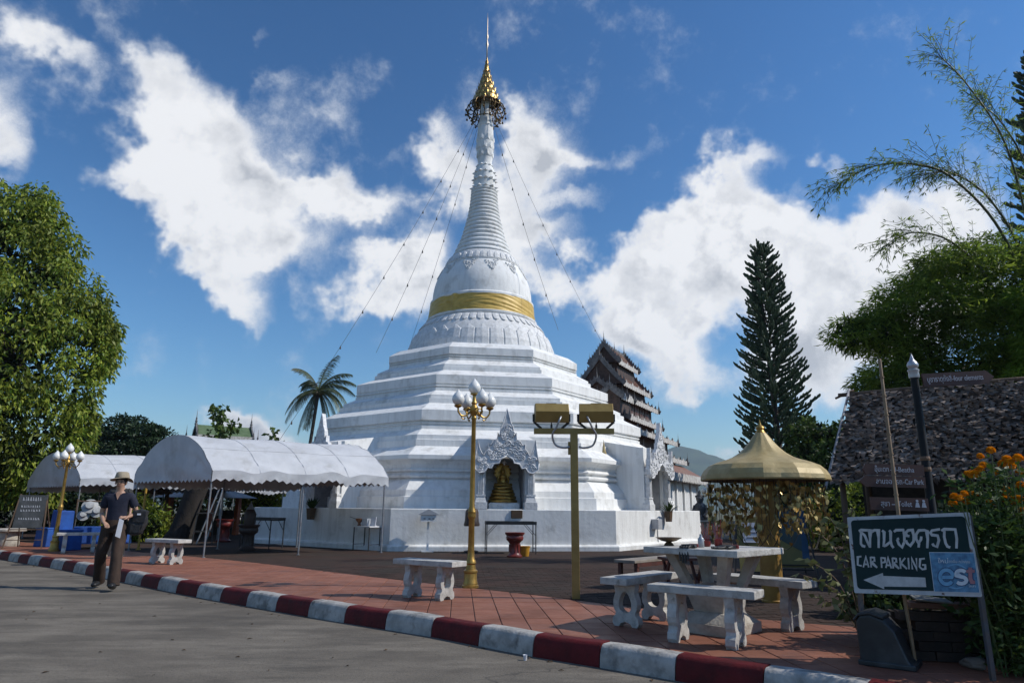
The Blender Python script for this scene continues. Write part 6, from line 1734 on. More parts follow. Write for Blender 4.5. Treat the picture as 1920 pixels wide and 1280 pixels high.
for sx in (-1, 1):
    for sy in (-1, 0, 1): MB().box((sx * 1.3, sy * 1.8, 2.05), (0.22, 0.22, 4.1)).build('column', M_WHITE, gp_)

# ------------------------------------------------------------------ open shrine with orange posts behind the tents
os_ = thing('orange_shrine', 'small open shelter with orange posts and grey hipped roof behind the tents', 'shelter', (-11.5, 26.4, Z_WALK), R_(-20))
M_ORG = mat('orange_paint', (0.42, 0.09, 0.02), (0.32, 0.06, 0.015), sc=4, rough=0.5)
M_GROOF = mat('grey_sheet_roof', (0.24, 0.25, 0.26), (0.18, 0.185, 0.19), sc=3, rough=0.6)
for sx in (-1, 1):
    for sy in (-1, 1): MB().box((sx * 0.95, sy * 0.7, 0.7), (0.16, 0.16, 1.4)).build('post', M_ORG, os_)
MB().add([(-1.5, -1.1, 1.35), (1.5, -1.1, 1.35), (1.5, 1.1, 1.35), (-1.5, 1.1, 1.35), (-0.7, 0, 1.75), (0.7, 0, 1.75)], [(0, 1, 5, 4), (1, 2, 5), (2, 3, 4, 5), (3, 0, 4), (3, 2, 1, 0)]).build('roof', M_GROOF, os_)
MB().box((0, 0.6, 0.45), (1.7, 0.06, 0.9)).build('back_board', mat('shrine_back', (0.05, 0.04, 0.035), rough=0.8), os_)
MB().box((0.55, -0.05, 0.95), (0.7, 0.05, 0.5)).build('panel', M_GREYB, os_)
fn_ = thing('yellow_fence', 'low yellow slatted fence panel behind the leaning trunk', 'fence', (-13.4, 28.0, Z_WALK), R_(-25))
M_YFEN = mat('yellow_wood', (0.42, 0.25, 0.05), (0.32, 0.18, 0.035), sc=6, rough=0.65)
for i in range(16): MB().box((-1.2 + i * 0.16, 0, 0.32), (0.135, 0.03, 0.62)).build('slat', M_YFEN, fn_)
for z_ in (0.15, 0.5): MB().box((0, 0.03, z_), (2.6, 0.03, 0.06)).build('rail', M_YFEN, fn_)
# leaning dark trunk propped with poles under the tents
M_BARKD = mat('tent_shade_bark', (0.030, 0.024, 0.020), (0.016, 0.013, 0.011), sc=7, rough=0.9, stretch=(1, 1, 0.3), bump=0.8, bsc=18)  # bark colour darkened to carry the tent shade that misses the trunk
tk = thing('leaning_trunk', 'thick dark leaning tree trunk under the big tent', 'tree trunk', (-9.45, 20.6, Z_WALK))
MB().tube([(-.25, 0, -.05), (-.12, 0, .3), (0.0, 0, .8), (.12, 0.02, 1.3), (.22, 0.05, 1.75), (.28, .06, 2.05)], [.42, .33, .30, .30, .32, .36], 14).build('trunk', M_BARKD, tk, smooth=True)
for q, (x0, x1) in enumerate(((0.5, 0.95), (0.75, 1.05))): MB().tube([(x0, -.3, .0), (x1, -.1, 1.7)], 0.022, 6).build('prop_pole', M_STEEL, tk)

# ------------------------------------------------------------------ thatched hut at the right
ht = thing('thatched_hut', 'open hut under a steep roof of dry leaf thatch', 'hut', (0, 0, 0))
E0 = Vector((4.85, 10.5, 1.64)); RD = Vector((0.8, -0.6, 0)); RG0 = Vector((5.95, 11.8, 3.16)); LEN = 4.3
M_THATCH = leaf_mat('dry_leaf_thatch', (0.075, 0.055, 0.045), (0.29, 0.235, 0.20), 0.06, 0.75, 0.35, 0.15)
M_THBACK = mat('thatch_backing', (0.035, 0.027, 0.022), (0.055, 0.042, 0.035), sc=9, rough=0.95)
E1 = E0 + RD * LEN; RG1 = RG0 + RD * LEN
slope_v = RG0 - E0; nrm_ = RD.cross(slope_v).normalized()
if nrm_.z < 0: nrm_ = -nrm_
back0 = RG0 + Vector((0.9, 1.25, -1.5)); back1 = back0 + RD * LEN
MB().add([E0, E1, RG1, RG0, back0, back1], [(0, 1, 2, 3), (3, 2, 5, 4)]).build('roof_backing', M_THBACK, ht)
r2 = random.Random(77); V = []; F = []
NROW = 40
for row in range(NROW):
    t = row / (NROW - 1)
    ncol = 66
    for c in range(ncol):
        s = (c + r2.uniform(-0.5, 0.5)) / ncol
        if s < -0.005: continue
        b = E0 + RD * (LEN * s) + slope_v * (t + r2.uniform(-0.007, 0.007)) + nrm_ * r2.uniform(0.02, 0.045)
        ln = r2.uniform(0.075, 0.115); w = r2.uniform(0.036, 0.066)
        dn = (-slope_v.normalized() + RD * r2.uniform(-0.28, 0.28) + nrm_ * r2.uniform(0.0, 0.30)).normalized()
        sd = dn.cross(nrm_).normalized()
        tw = r2.uniform(-0.22, 0.22); sd = (sd + nrm_ * tw).normalized(); cur = nrm_ * r2.uniform(-0.02, 0.05)
        n = len(V)
        P = [b - sd * w * 0.5, b + sd * w * 0.5, b + dn * ln * 0.5 - sd * w + cur, b + dn * ln * 0.5 + sd * w + cur * 0.4, b + dn * ln - sd * w * 0.45 - cur, b + dn * ln + sd * w * 0.5 + cur * 1.5]
        V += [tuple(p) for p in P]; F += [(n, n + 1, n + 3, n + 2), (n + 2, n + 3, n + 5, n + 4)]
tag(MB().add(V, F).build('leaf_thatch', M_THATCH, ht, fix=False), kind='stuff')
MB().tube([RG0 - RD * 0.22 + Vector((0, 0, 0.03)), RG0 + RD * LEN * 0.5 + Vector((0, 0, 0.05)), RG1 + Vector((0, 0, 0.03))], 0.035, 8).build('ridge_pole', M_WOOD, ht, smooth=True)
M_GREYPOLE = mat('silvered_pole', (0.30, 0.30, 0.32), (0.2, 0.2, 0.21), sc=8, rough=0.7)
MB().tube([E0 - RD * 0.05 - slope_v * 0.1 + nrm_ * 0.05, RG0 - RD * 0.05 + nrm_ * 0.05 + slope_v * 0.06], 0.022, 8).build('gable_pole', M_GREYPOLE, ht, smooth=True)
MB().tube([RG0 - RD * 0.12 + Vector((-0.12, 0.1, -0.02)), RG0 - RD * 0.08 + Vector((0.1, -0.06, 0.10))], 0.02, 6).build('cross_stick', M_WOOD, ht, smooth=True)
for s in (0.02, 0.35, 0.68, 1.0):
    p = E0 + RD * LEN * s + slope_v * 0.12
    MB().tube([(p.x, p.y, 0.1), (p.x, p.y, p.z)], 0.045, 8).build('post', M_WOOD, ht, smooth=True)
    q = RG0 + RD * LEN * s
    MB().tube([(q.x, q.y, 0.1), (q.x, q.y, q.z - 0.05)], 0.05, 8).build('post', M_WOOD, ht, smooth=True)
MB().add([(RG0.x, RG0.y, 0.1), (RG1.x, RG1.y, 0.1), (RG1.x, RG1.y, 1.9), (RG0.x, RG0.y, 1.9)], [(0, 1, 2, 3)]).build('back_wall', M_THBACK, ht)
# balustrade and urn far right of the stupa
bs = thing('balustrade', 'grey stone balustrade beside the white hall beyond the stupa', 'balustrade', (8.1, 27.0, Z_WALK), R_(-20))
MB().box((0, 0, 0.62), (3.0, 0.22, 0.1)).build('rail', M_CONC, bs); MB().box((0, 0, 0.06), (3.0, 0.26, 0.12)).build('plinth', M_CONC, bs)
for i in range(9): MB().lathe([(0.06, 0.1), (0.09, 0.2), (0.05, 0.38), (0.08, 0.5), (0.06, 0.58)], 8, (-1.3 + i * 0.325, 0, 0)).build('baluster', M_CONC, bs, smooth=40)
gd = thing('guardian_statue', 'dark seated guardian figure on the balustrade beside the white hall', 'statue', (7.35, 27.2, Z_WALK + 0.67), R_(-20))
mb = MB().lathe([(0.24, 0), (0.26, 0.1), (0.2, 0.16), (0.22, 0.3), (0.25, 0.45), (0.2, 0.6), (0.1, 0.68), (0.14, 0.76), (0.15, 0.86), (0.1, 0.95), (0.05, 1.0), (0.06, 1.05), (0.01, 1.15)], 14)
for sx in (-1, 1): mb.ball((sx * 0.17, -0.12, 0.12), 0.11, 8, 6); mb.tube([(sx * 0.2, -0.05, 0.55), (sx * 0.25, -0.14, 0.35), (sx * 0.15, -0.22, 0.15)], 0.06, 7); mb.ball((sx * 0.13, 0, 0.9), 0.05, 6, 5)
mb.ball((0, -0.13, 0.82), 0.07, 8, 6)
mb.build('figure', mat('dark_stone', (0.05, 0.052, 0.055), (0.22, 0.22, 0.22), sc=9, rough=0.6, lo=0.5, hi=0.75), gd, smooth=60)
MB().box((0, 0, -0.02), (0.55, 0.5, 0.06)).build('plinth', M_CONC, gd)
# ------------------------------------------------------------------ lettering helpers
def text_mesh(name, body, size, m, depth=0.002, align='LEFT', shear=0.0, bold=0.0):
    cu = bpy.data.curves.new(name, 'FONT'); cu.body = body; cu.size = size; cu.extrude = depth; cu.align_x = align; cu.shear = shear; cu.offset = bold
    cu.resolution_u = 3
    ob = bpy.data.objects.new(name, cu); COL.objects.link(ob)
    bpy.context.view_layer.update()
    dg = bpy.context.evaluated_depsgraph_get()
    me = bpy.data.meshes.new_from_object(ob.evaluated_get(dg))
    bpy.data.objects.remove(ob); bpy.data.curves.remove(cu)
    me.materials.clear(); me.materials.append(m); me.name = name
    return me
def put_text(name, body, size, m, parent, origin, xdir, zdir, width=None, **kw):
    """text lying in the plane spanned by xdir and zdir, lower left at origin"""
    me = text_mesh(name, body, size, m, **kw)
    if len(me.vertices) == 0: return None
    xs = [v.co.x for v in me.vertices]; w = max(xs) - min(xs); f = (width / w) if width else 1.0
    xdir = Vector(xdir).normalized(); zdir = Vector(zdir).normalized(); nd_ = xdir.cross(zdir)
    Mx = Matrix(((xdir.x, zdir.x, nd_.x, origin[0]), (xdir.y, zdir.y, nd_.y, origin[1]), (xdir.z, zdir.z, nd_.z, origin[2]), (0, 0, 0, 1)))
    me.transform(Mx @ Matrix.Diagonal((f, 1, 1, 1)) @ Matrix.Translation((-min(xs), 0, 0)))
    return new_obj(name, me, parent)
def ribbon(mb, pts, w, W2, d=0.0025):
    """brush strokes: a flat band along pts (2d), mapped with W2 to 3d; ends cut on the slant"""
    P = [Vector(p) for p in pts]; L_ = []; R2 = []
    for i, p in enumerate(P):
        a = P[max(i - 1, 0)]; b = P[min(i + 1, len(P) - 1)]; t = (b - a).normalized(); n = Vector((-t.y, t.x))
        if 0 < i < len(P) - 1:
            t1 = (p - P[i - 1]).normalized(); c = max(0.45, abs(n.dot(Vector((-t1.y, t1.x))))); ww = w / c
        else: ww = w * 0.92
        L_.append(p + n * ww / 2); R2.append(p - n * ww / 2)
    n = len(P); V = [W2(q, d) for q in L_] + [W2(q, d) for q in R2] + [W2(q, 0) for q in L_] + [W2(q, 0) for q in R2]
    F = [(i, i + 1, n + i + 1, n + i) for i in range(n - 1)] + [(i, 2 * n + i, 2 * n + i + 1, i + 1) for i in range(n - 1)] + [(n + i, n + i + 1, 3 * n + i + 1, 3 * n + i) for i in range(n - 1)]
    mb.add(V, F)

# ------------------------------------------------------------------ the car parking sign
sg = thing('parking_sign', 'dark green CAR PARKING sign with white Thai lettering and arrow on two legs', 'sign', (2.5, 5.35, Z_WALK))
SL = Vector((2.54, 5.33, 0)); SR = Vector((3.105, 4.75, 0)); so0 = Vector((2.5, 5.35, Z_WALK))
sx_ = (SR - SL + Vector((0, 0, 0.045))).normalized(); SWID = (SR - SL).length
LEAN = Vector((0.03, 0.05, 1.0)).normalized()                 # the board leans back a little
SZ0, SZ1 = 0.615, 1.16
snrm = sx_.cross(LEAN).normalized()                             # towards the viewer
def SP(u, v, d=0.0):
    """u,v in 0..1 over the board, d out of the board"""
    p = SL + sx_ * (u * SWID) + LEAN * (((SZ0 + (SZ1 - SZ0) * v)) - 0.0) + snrm * d
    return p - so0
def rounded(u0, v0, u1, v1, r, asp):
    pts = []
    for cx, cy, a0 in ((u1 - r, v0 + r * asp, -90), (u1 - r, v1 - r * asp, 0), (u0 + r, v1 - r * asp, 90), (u0 + r, v0 + r * asp, 180)):
        for k in range(5):
            a = R_(a0 + 22.5 * k); pts.append((cx + r * math.cos(a), cy + r * asp * math.sin(a)))
    return pts
ASP = SWID / (SZ1 - SZ0)
def sign_poly(name, pts, d0, d1, m, parent):
    n = len(pts); V = [SP(u, v, d1) for u, v in pts] + [SP(u, v, d0) for u, v in pts]
    F = [tuple(range(n)), tuple(range(2 * n - 1, n - 1, -1))] + [(i, i + n, (i + 1) % n + n, (i + 1) % n) for i in range(n)]
    return MB().add(V, F).build(name, m, parent)
M_SGREEN = mat('dark_green_board', (0.007, 0.024, 0.026), (0.010, 0.032, 0.034), sc=4, rough=0.6, spec=0.2, c3=(0.016, 0.022, 0.022), sc3=8, lo3=0.6, hi3=0.8)
M_SWHITE = mat('worn_white_paint', (0.54, 0.55, 0.55), (0.43, 0.44, 0.44), sc=14, rough=0.6, c3=(0.26, 0.24, 0.22), sc3=26, lo3=0.64, hi3=0.75)
M_SFRAME = mat('rusty_white_rim', (0.50, 0.52, 0.54), (0.40, 0.42, 0.44), sc=9, rough=0.6, c3=(0.10, 0.035, 0.018), sc3=16, lo3=0.60, hi3=0.68)
board = sign_poly('board', rounded(0, 0, 1, 1, 0.012, ASP), -0.012, 0.0, M_SFRAME, sg)
sign_poly('green_field', rounded(0.032, 0.055, 0.965, 0.955, 0.03, ASP), 0.0005, 0.003, M_SGREEN, board)
# lettering traced as brush strokes; coordinates across and down the board
TLc, TRc, BRc, BLc = Vector((195, 148)), Vector((1425, 125)), Vector((1497, 930)), Vector((235, 872))
def uv_of(x, y):
    u, v = 0.5, 0.5
    for _ in range(8):
        p = (TLc * (1 - u) + TRc * u) * (1 - v) + (BLc * (1 - u) + BRc * u) * v
        du = (TRc - TLc) * (1 - v) + (BRc - BLc) * v; dv = (BLc - TLc) * (1 - u) + (BRc - TRc) * u
        e = Vector((x, y)) - p; det = du.x * dv.y - du.y * dv.x
        u += (e.x * dv.y - e.y * dv.x) / det; v += (du.x * e.y - du.y * e.x) / det
    return u, 1 - v
def W2(q, d):
    u, v = uv_of(q.x, q.y); return SP(u, v, 0.0032 + d)
thai = [  # one entry per letter, several strokes each
    [[(322, 288), (345, 276), (430, 280), (446, 276), (440, 360), (434, 448)], [(346, 292), (340, 360), (338, 410), (352, 428), (384, 438)], [(350, 300), (384, 330), (404, 380), (432, 440)]],
    [[(462, 296), (490, 280), (530, 282), (532, 360), (526, 452)]],
    [[(572, 284), (592, 300), (588, 380), (578, 442)], [(580, 436), (604, 430), (652, 396)], [(646, 284), (660, 300), (656, 390), (664, 430), (682, 456)]],
    [[(694, 300), (716, 284), (790, 284), (798, 340), (796, 400), (768, 452), (738, 420), (722, 372)], [(722, 372), (744, 366)]],
    [[(850, 346), (822, 340), (814, 310), (840, 288), (882, 286), (892, 340), (888, 396), (852, 438), (820, 410), (812, 384)]],
    [[(934, 456), (940, 420), (914, 376), (916, 330), (944, 292), (1000, 290), (1024, 300), (1028, 380), (1018, 464)], [(936, 412), (962, 380), (966, 350)]],
    [[(1150, 284), (1072, 296), (1056, 316), (1070, 338), (1124, 346), (1134, 390), (1112, 456), (1078, 436), (1070, 420)]],
    [[(1162, 300), (1188, 284), (1292, 290), (1302, 380), (1294, 472)], [(1190, 300), (1186, 360), (1196, 420), (1212, 452), (1238, 462)]]]
for strokes in thai:
    mb = MB()
    for s in strokes: ribbon(mb, s, 25, W2)
    mb.build('thai_letter', M_SWHITE, board)
eng = {'C': [[(336, 530), (296, 534), (290, 610), (334, 620)]], 'A1': [[(350, 634), (384, 534), (410, 636)], [(362, 604), (402, 606)]], 'R1': [[(436, 636), (434, 536)], [(434, 540), (474, 544), (476, 576), (438, 586), (500, 640)]],
       'P': [[(548, 642), (546, 542)], [(546, 546), (588, 552), (586, 588), (550, 594)]], 'A2': [[(592, 644), (618, 546), (648, 648)], [(602, 618), (638, 620)]], 'R2': [[(668, 650), (664, 548)], [(664, 552), (702, 558), (704, 590), (668, 600), (728, 654)]],
       'K': [[(744, 654), (742, 550)], [(796, 552), (748, 602), (808, 658)]], 'I': [[(828, 660), (826, 552)]], 'N': [[(862, 662), (856, 556), (908, 664), (906, 556)]], 'G': [[(990, 562), (944, 566), (934, 640), (960, 664), (990, 660), (990, 622), (960, 622)]]}
for k, strokes in eng.items():
    mb = MB()
    for s in strokes: ribbon(mb, s, 17, W2)
    mb.build('letter', M_SWHITE, board)
ar = [(345, 752), (556, 690), (558, 718), (984, 742), (988, 830), (562, 818), (562, 842)]
n = len(ar); V = [W2(Vector(p), 0.002) for p in ar] + [W2(Vector(p), 0) for p in ar]
MB().add(V, [tuple(range(n)), tuple(range(2 * n - 1, n - 1, -1))] + [(i, i + n, (i + 1) % n + n, (i + 1) % n) for i in range(n)]).build('arrow', M_SWHITE, board)
# pasted soft drink advertisement
ad = [(1040, 508), (1448, 520), (1480, 888), (1068, 872)]
adw = [(1034, 502), (1454, 514), (1487, 894), (1062, 878)]
M_ADB = mat('advert_blue', (0.035, 0.12, 0.24), (0.10, 0.28, 0.46), sc=26, rough=0.4, lo=0.35, hi=0.65)
def quad(name, pts, d, m, parent):
    V = [W2(Vector(p), d) for p in pts] + [W2(Vector(p), d - 0.0012) for p in pts]; n = len(pts)
    return MB().add(V, [tuple(range(n)), tuple(range(2 * n - 1, n - 1, -1))] + [(i, i + n, (i + 1) % n + n, (i + 1) % n) for i in range(n)]).build(name, m, parent)
adv = quad('advert', adw, 0.0012, mat('advert_border', (0.5, 0.56, 0.62), rough=0.5), sg)
quad('advert_print', ad, 0.0022, M_ADB, adv)
M_ADL = mat('advert_light_blue', (0.16, 0.38, 0.58), (0.10, 0.28, 0.48), sc=16, rough=0.45)
M_ADW = mat('advert_white', (0.62, 0.68, 0.74), (0.5, 0.58, 0.66), sc=16, rough=0.45)
M_ADD = mat('advert_dark_blue', (0.02, 0.06, 0.14), (0.03, 0.09, 0.2), sc=16, rough=0.45)
M_ADR = mat('advert_red', (0.36, 0.16, 0.18), (0.3, 0.12, 0.15), sc=16, rough=0.45)
def arc(cx, cy, rx, ry, a0, a1, n=14): return [(cx + rx * math.cos(R_(a0 + (a1 - a0) * i / n)), cy + ry * math.sin(R_(a0 + (a1 - a0) * i / n))) for i in range(n + 1)]
def W3(off):
    return lambda q, d: W2(q, off + d)
mb = MB(); ribbon(mb, arc(1275, 735, 118, 112, 20, 340, 24), 14, W3(0.0026)); mb.build('advert_ring', M_ADL, adv)
def est(mcol, wid, off, which):
    mb = MB()
    if which == 'e': ribbon(mb, [(1135, 742)] + [(1245, 742)] + arc(1190, 740, 62, 66, 0, -320, 16)[1:], wid, W3(off))
    if which == 's': ribbon(mb, arc(1325, 712, 44, 32, -25, -190, 8) + arc(1325, 772, 46, 32, -90, 150, 8), wid, W3(off))
    if which == 't':
        ribbon(mb, [(1412, 655), (1408, 760), (1420, 792), (1448, 792)], wid, W3(off)); ribbon(mb, [(1375, 690), (1450, 688)], wid * 0.85, W3(off + 0.0004))
    return mb
for ch, mc in (('e', M_ADL), ('s', M_ADW), ('t', M_ADR)):
    est(None, 52, 0.0034, ch).build('advert_letter_edge', M_ADD, adv)
    est(None, 34, 0.0046, ch).build('advert_letter', mc, adv)
def board_text(body, x, y, h, wpx, m, parent, tilt=0.0):
    a = W2(Vector((x, y)), 0.004); b = W2(Vector((x + 100, y + tilt)), 0.004); up = W2(Vector((x, y - 100)), 0.004)
    k = (b - a).length / 100
    return put_text('advert_text', body, h * k, m, parent, a, b - a, up - a, width=wpx * k, depth=0.0004)
board_text('ใหม่', 1116, 606, 62, 95, M_ADW, adv, 4)
board_text('สดชื่น กว่าคุณ', 1216, 606, 40, 195, M_ADW, adv, 4)
board_text('โคล่า', 1388, 838, 34, 60, M_ADW, adv, 4)
M_LEG = mat('painted_iron_leg', (0.05, 0.065, 0.085), (0.07, 0.06, 0.055), sc=12, rough=0.5, c3=(0.09, 0.04, 0.02), sc3=9, lo3=0.64, hi3=0.74)
for u_, zb in ((0.035, 0.0), (0.985, 0.0)):
    top_ = SP(u_, 0.97, -0.028); bot = SL + sx_ * (u_ * SWID) + LEAN * 0.152 - so0 + snrm * -0.028
    MB().bar((bot.x, bot.y, 0.0), top_, 0.028, 0.028).build('leg', M_LEG, sg)
for v_ in (0.10, 0.9): MB().bar(SP(0.03, v_, -0.022), SP(0.98, v_, -0.022), 0.016).build('cross_rail', M_LEG, sg)

# ------------------------------------------------------------------ signpost with arrow boards
PX, PY = 3.90, 6.5
ps = thing('signpost', 'black signpost with silver finial and four brown arrow boards', 'signpost', (PX, PY, Z_WALK))
MB().lathe([(0.046, 0), (0.046, 0.9), (0.040, 0.92), (0.035, 2.32)], 16).build('pole', mat('black_gloss', (0.009, 0.009, 0.010), rough=0.55, spec=0.25), ps, smooth=35)
MB().lathe([(0.044, 2.31), (0.048, 2.33), (0.046, 2.37), (0.052, 2.38), (0.052, 2.39), (0.036, 2.40), (0.05, 2.425), (0.052, 2.44), (0.040, 2.465), (0.022, 2.485), (0.02, 2.495), (0.012, 2.52), (0.002, 2.55)], 16).build('finial', mat('silver_paint', (0.50, 0.51, 0.54), (0.4, 0.41, 0.44), sc=8, rough=0.38, metal=0.6), ps, smooth=40)
for z_ in (1.42, 1.52): MB().lathe([(0.040, z_), (0.044, z_ + 0.02), (0.040, z_ + 0.04)], 14).build('clamp', mat('wooden_clamp', (0.16, 0.09, 0.05), rough=0.6), ps)
M_BSIGN = mat('brown_sign_board', (0.075, 0.028, 0.020), (0.055, 0.022, 0.017), sc=7, rough=0.55)
M_STEXT = mat('sign_lettering', (0.50, 0.51, 0.56), (0.42, 0.43, 0.48), sc=20, rough=0.6)
def arrow_board(z, x0, x1, h, tip, lines, rz, tsize, front=-0.062):
    o = bpy.data.objects.new('arrow_board', None)
    poly = [(x0, -h / 2), (x1, -h / 2), (x1, h / 2), (x0, h / 2)]
    if tip > 0: poly = [(x0, -h / 2), (x1 - tip, -h / 2), (x1, 0), (x1 - tip, h / 2), (x0, h / 2)]
    if tip < 0: poly = [(x0 - tip, -h / 2), (x1, -h / 2), (x1, h / 2), (x0 - tip, h / 2), (x0, 0)]
    bd = MB().prism(poly, front, front + 0.02).build('arrow_board', M_BSIGN, ps)
    bd.location = (0, 0, z); bd.rotation_euler = (0, rz, 0)
    for body, tx_, w_ in lines:
        put_text('sign_text', body, tsize, M_STEXT, bd, (tx_, front - 0.0025, -tsize * 0.30), (1, 0, 0), (0, 0, 1), width=w_, depth=0.0012)
    return bd
arrow_board(2.275, 0.045, 0.735, 0.125, 0.07, [('บูชาธาตุทั้งสี่', 0.085, 0.235), ('-four elements', 0.325, 0.30)], R_(-3.5), 0.075)
arrow_board(1.425, -0.63, -0.06, 0.10, -0.03, [('อุ๊บะตก', -0.52, 0.13), ('-U-Beatha', -0.375, 0.22)], R_(1), 0.066)
arrow_board(1.315, -0.67, -0.06, 0.10, -0.05, [('ลานจอดรถ', -0.52, 0.24), ('-Car Park', -0.27, 0.19)], R_(1), 0.066)
b4 = arrow_board(1.115, -0.59, -0.06, 0.115, 0, [('สุขา', -0.50, 0.08), ('-', -0.40, 0.03), ('Toilet', -0.345, 0.13)], R_(1), 0.068)
for q in (-0.165, -0.105):     # two small figures
    MB().lathe([(0.012, 0), (0.012, 0.004)], 10).xform(Matrix.Translation((q, -0.0625, 0.032)) @ Matrix.Rotation(PI / 2, 4, 'X')).build('figure_sign', M_STEXT, b4)
    MB().prism([(q - 0.022, -0.025), (q + 0.022, -0.025), (q + 0.012, 0.018), (q - 0.012, 0.018)], -0.0655, -0.0625).build('figure_sign', M_STEXT, b4)
bp = thing('bamboo_pole', 'thin leaning bamboo pole standing in front of the brown signs', 'pole', (3.10, 5.62, Z_WALK))
bpts = [Vector((0.0, 0.0, 0.35)).lerp(Vector((0.155, 0.28, 2.36)), t / 12) for t in range(13)]
mb = MB().tube(bpts, [0.0165 - 0.0003 * t for t in range(13)], 8)
for t in range(1, 12): mb.tube([bpts[t] - Vector((0, 0, 0.006)), bpts[t] + Vector((0, 0, 0.006))], 0.0195, 8)
mb.tube([(0, 0, -0.05), (0, 0, 0.36)], 0.017, 8)
mb.build('culm', mat('dry_bamboo', (0.30, 0.20, 0.11), (0.22, 0.14, 0.075), sc=9, rough=0.55), bp, smooth=40)
bp2 = thing('bamboo_stake', 'short bamboo stake under the middle of the parking sign', 'stake', (2.86, 5.2, Z_WALK))
MB().tube([(0, 0, 0), (0.0, 0.02, 0.25), (-0.01, 0.03, 0.52)], 0.013, 8).lathe([(0.016, 0.25), (0.016, 0.262)], 8, (0, 0.02, 0)).build('culm', mat('dry_bamboo', (0.3, 0.2, 0.1)), bp2, smooth=40)

# ------------------------------------------------------------------ flower bed behind the sign
def marigold():
    root = thing('marigold_bush', 'tall marigold bush with many orange flowers beside the parking sign', 'flower bush', (3.45, 4.95, Z_WALK))
    R = np.random.default_rng(61); r2 = random.Random(61)
    o = Vector((3.45, 4.95, Z_WALK))
    flowers = [(3.299, 4.73, 1.613), (3.496, 5.137, 1.604), (3.476, 5.093, 1.535), (3.397, 5.049, 1.497), (3.298, 5.005, 1.467), (3.291, 4.961, 1.461), (3.332, 4.917, 1.497), (3.47, 4.873, 1.533), (3.47, 4.829, 1.559), (3.462, 4.785, 1.542), (3.485, 4.741, 1.561), (3.73, 5.148, 1.532), (3.751, 5.104, 1.491), (3.594, 5.06, 1.366), (3.674, 5.016, 1.388), (3.533, 4.972, 1.326), (3.481, 4.928, 1.292), (3.507, 4.884, 1.277), (3.515, 4.84, 1.291), (3.115, 4.796, 1.322), (3.049, 4.752, 1.293), (3.276, 5.159, 1.308), (3.23, 5.115, 1.261), (3.3, 5.071, 1.273), (3.333, 5.027, 1.325), (3.409, 4.983, 1.262), (3.311, 4.939, 1.46), (3.434, 4.895, 1.467), (3.538, 4.851, 1.205)]
    M_FL = leaf_mat('marigold_petal', (0.72, 0.26, 0.008), (0.80, 0.40, 0.014), 0.15, 0.6, 0.2)
    stems = MB()
    heads = []
    for i, (x, y, z) in enumerate(flowers):
        c = Vector((x, y, z)) - o; heads.append(c)
        mb = MB(); nl = 26
        V = []; F = []
        rr = r2.uniform(0.024, 0.034)
        for k in range(70):
            d = Vector(unit_rand(R, 1)[0]); 
            if d.z < -0.35: d.z = -d.z
            b = c + d * rr * 0.45; e = c + d * rr * r2.uniform(0.9, 1.1); sd = d.cross(Vector((0.3, 0.2, 1))).normalized() * rr * 0.38
            n = len(V); V += [tuple(b - sd * .4), tuple(b + sd * .4), tuple(e + sd), tuple(e - sd)]; F.append((n, n + 1, n + 2, n + 3))
        mb.add(V, F).ball(tuple(c), rr * 0.7, 8, 5)
        mb.build('flower', M_FL, root, fix=False)
        g = Vector((c.x * 0.35 + r2.uniform(-.1, .1), c.y * 0.4 + r2.uniform(-.05, .05), 0))
        stems.tube([g, g.lerp(c, 0.5) + Vector((r2.uniform(-.04, .04), 0, 0.03)), c], [0.006, 0.005, 0.003], 5, cap=False)
    stems.build('stems', mat('green_stem', (0.05, 0.085, 0.02), (0.07, 0.1, 0.03), sc=5), root)
    P = []; D = []
    for c in heads:
        for k in range(120):
            t = r2.random() ** 0.8
            p = Vector((c.x * 0.35, c.y * 0.4, 0)).lerp(c, t) + Vector((r2.gauss(0, .085), r2.gauss(0, .085), r2.gauss(0, .05)))
            if p.z < 0.02 or p.z > c.z - 0.015: continue
            P.append(tuple(p)); D.append((r2.uniform(-1, 1), r2.uniform(-1, 1), r2.uniform(-.5, .7)))
    for k in range(2600):
        p = (r2.gauss(0.10, .26), r2.gauss(0.0, .2), r2.uniform(0.05, 1.02))
        if -0.02 > 3.45 + p[0] - (4.95 + p[1]) * 0.655: continue
        P.append(p); D.append((r2.uniform(-1, 1), r2.uniform(-1, 1), r2.uniform(-.6, .6)))
    keep = []
    for p, d in zip(P, D):                       # nothing grows through or in front of the sign board
        q = Vector(p) + o - SL; u_ = q.dot(sx_) / SWID
        if not (-0.3 < u_ < 1.12 and q.dot(snrm) > -0.10): keep.append((p, d))
    P = [k[0] for k in keep]; D = [k[1] for k in keep]
    V, F = leaf_quads(R, np.array(P), np.array(D), 0.065, 0.012, 0.08)
    crown_obj('leaves', V, F, leaf_mat('marigold_leaf', (0.030, 0.070, 0.014), (0.075, 0.125, 0.025), 0.35, 0.5, 0.3), root)
marigold()
LEAF_BIG = leaf_mat('broad_garden_leaf', (0.028, 0.062, 0.016), (0.085, 0.13, 0.035), 0.3, 0.4, 0.3, 0.5)
def garden_bush(label, loc, spheres, n, ln, wd, seed, m=None, per=16, pr=0.12, cat='bush', core=0):
    return tree('garden_bush', label, cat, loc, [(loc[0] + x, loc[1] + y, loc[2] + z, r) for x, y, z, r in spheres], n, per, pr, ln, wd, m or LEAF_BIG, seed, r0=0.012, droop=0.2, shell=0.8, group='bushes in the flower bed', core=core, m_core=LEAF_MDK)
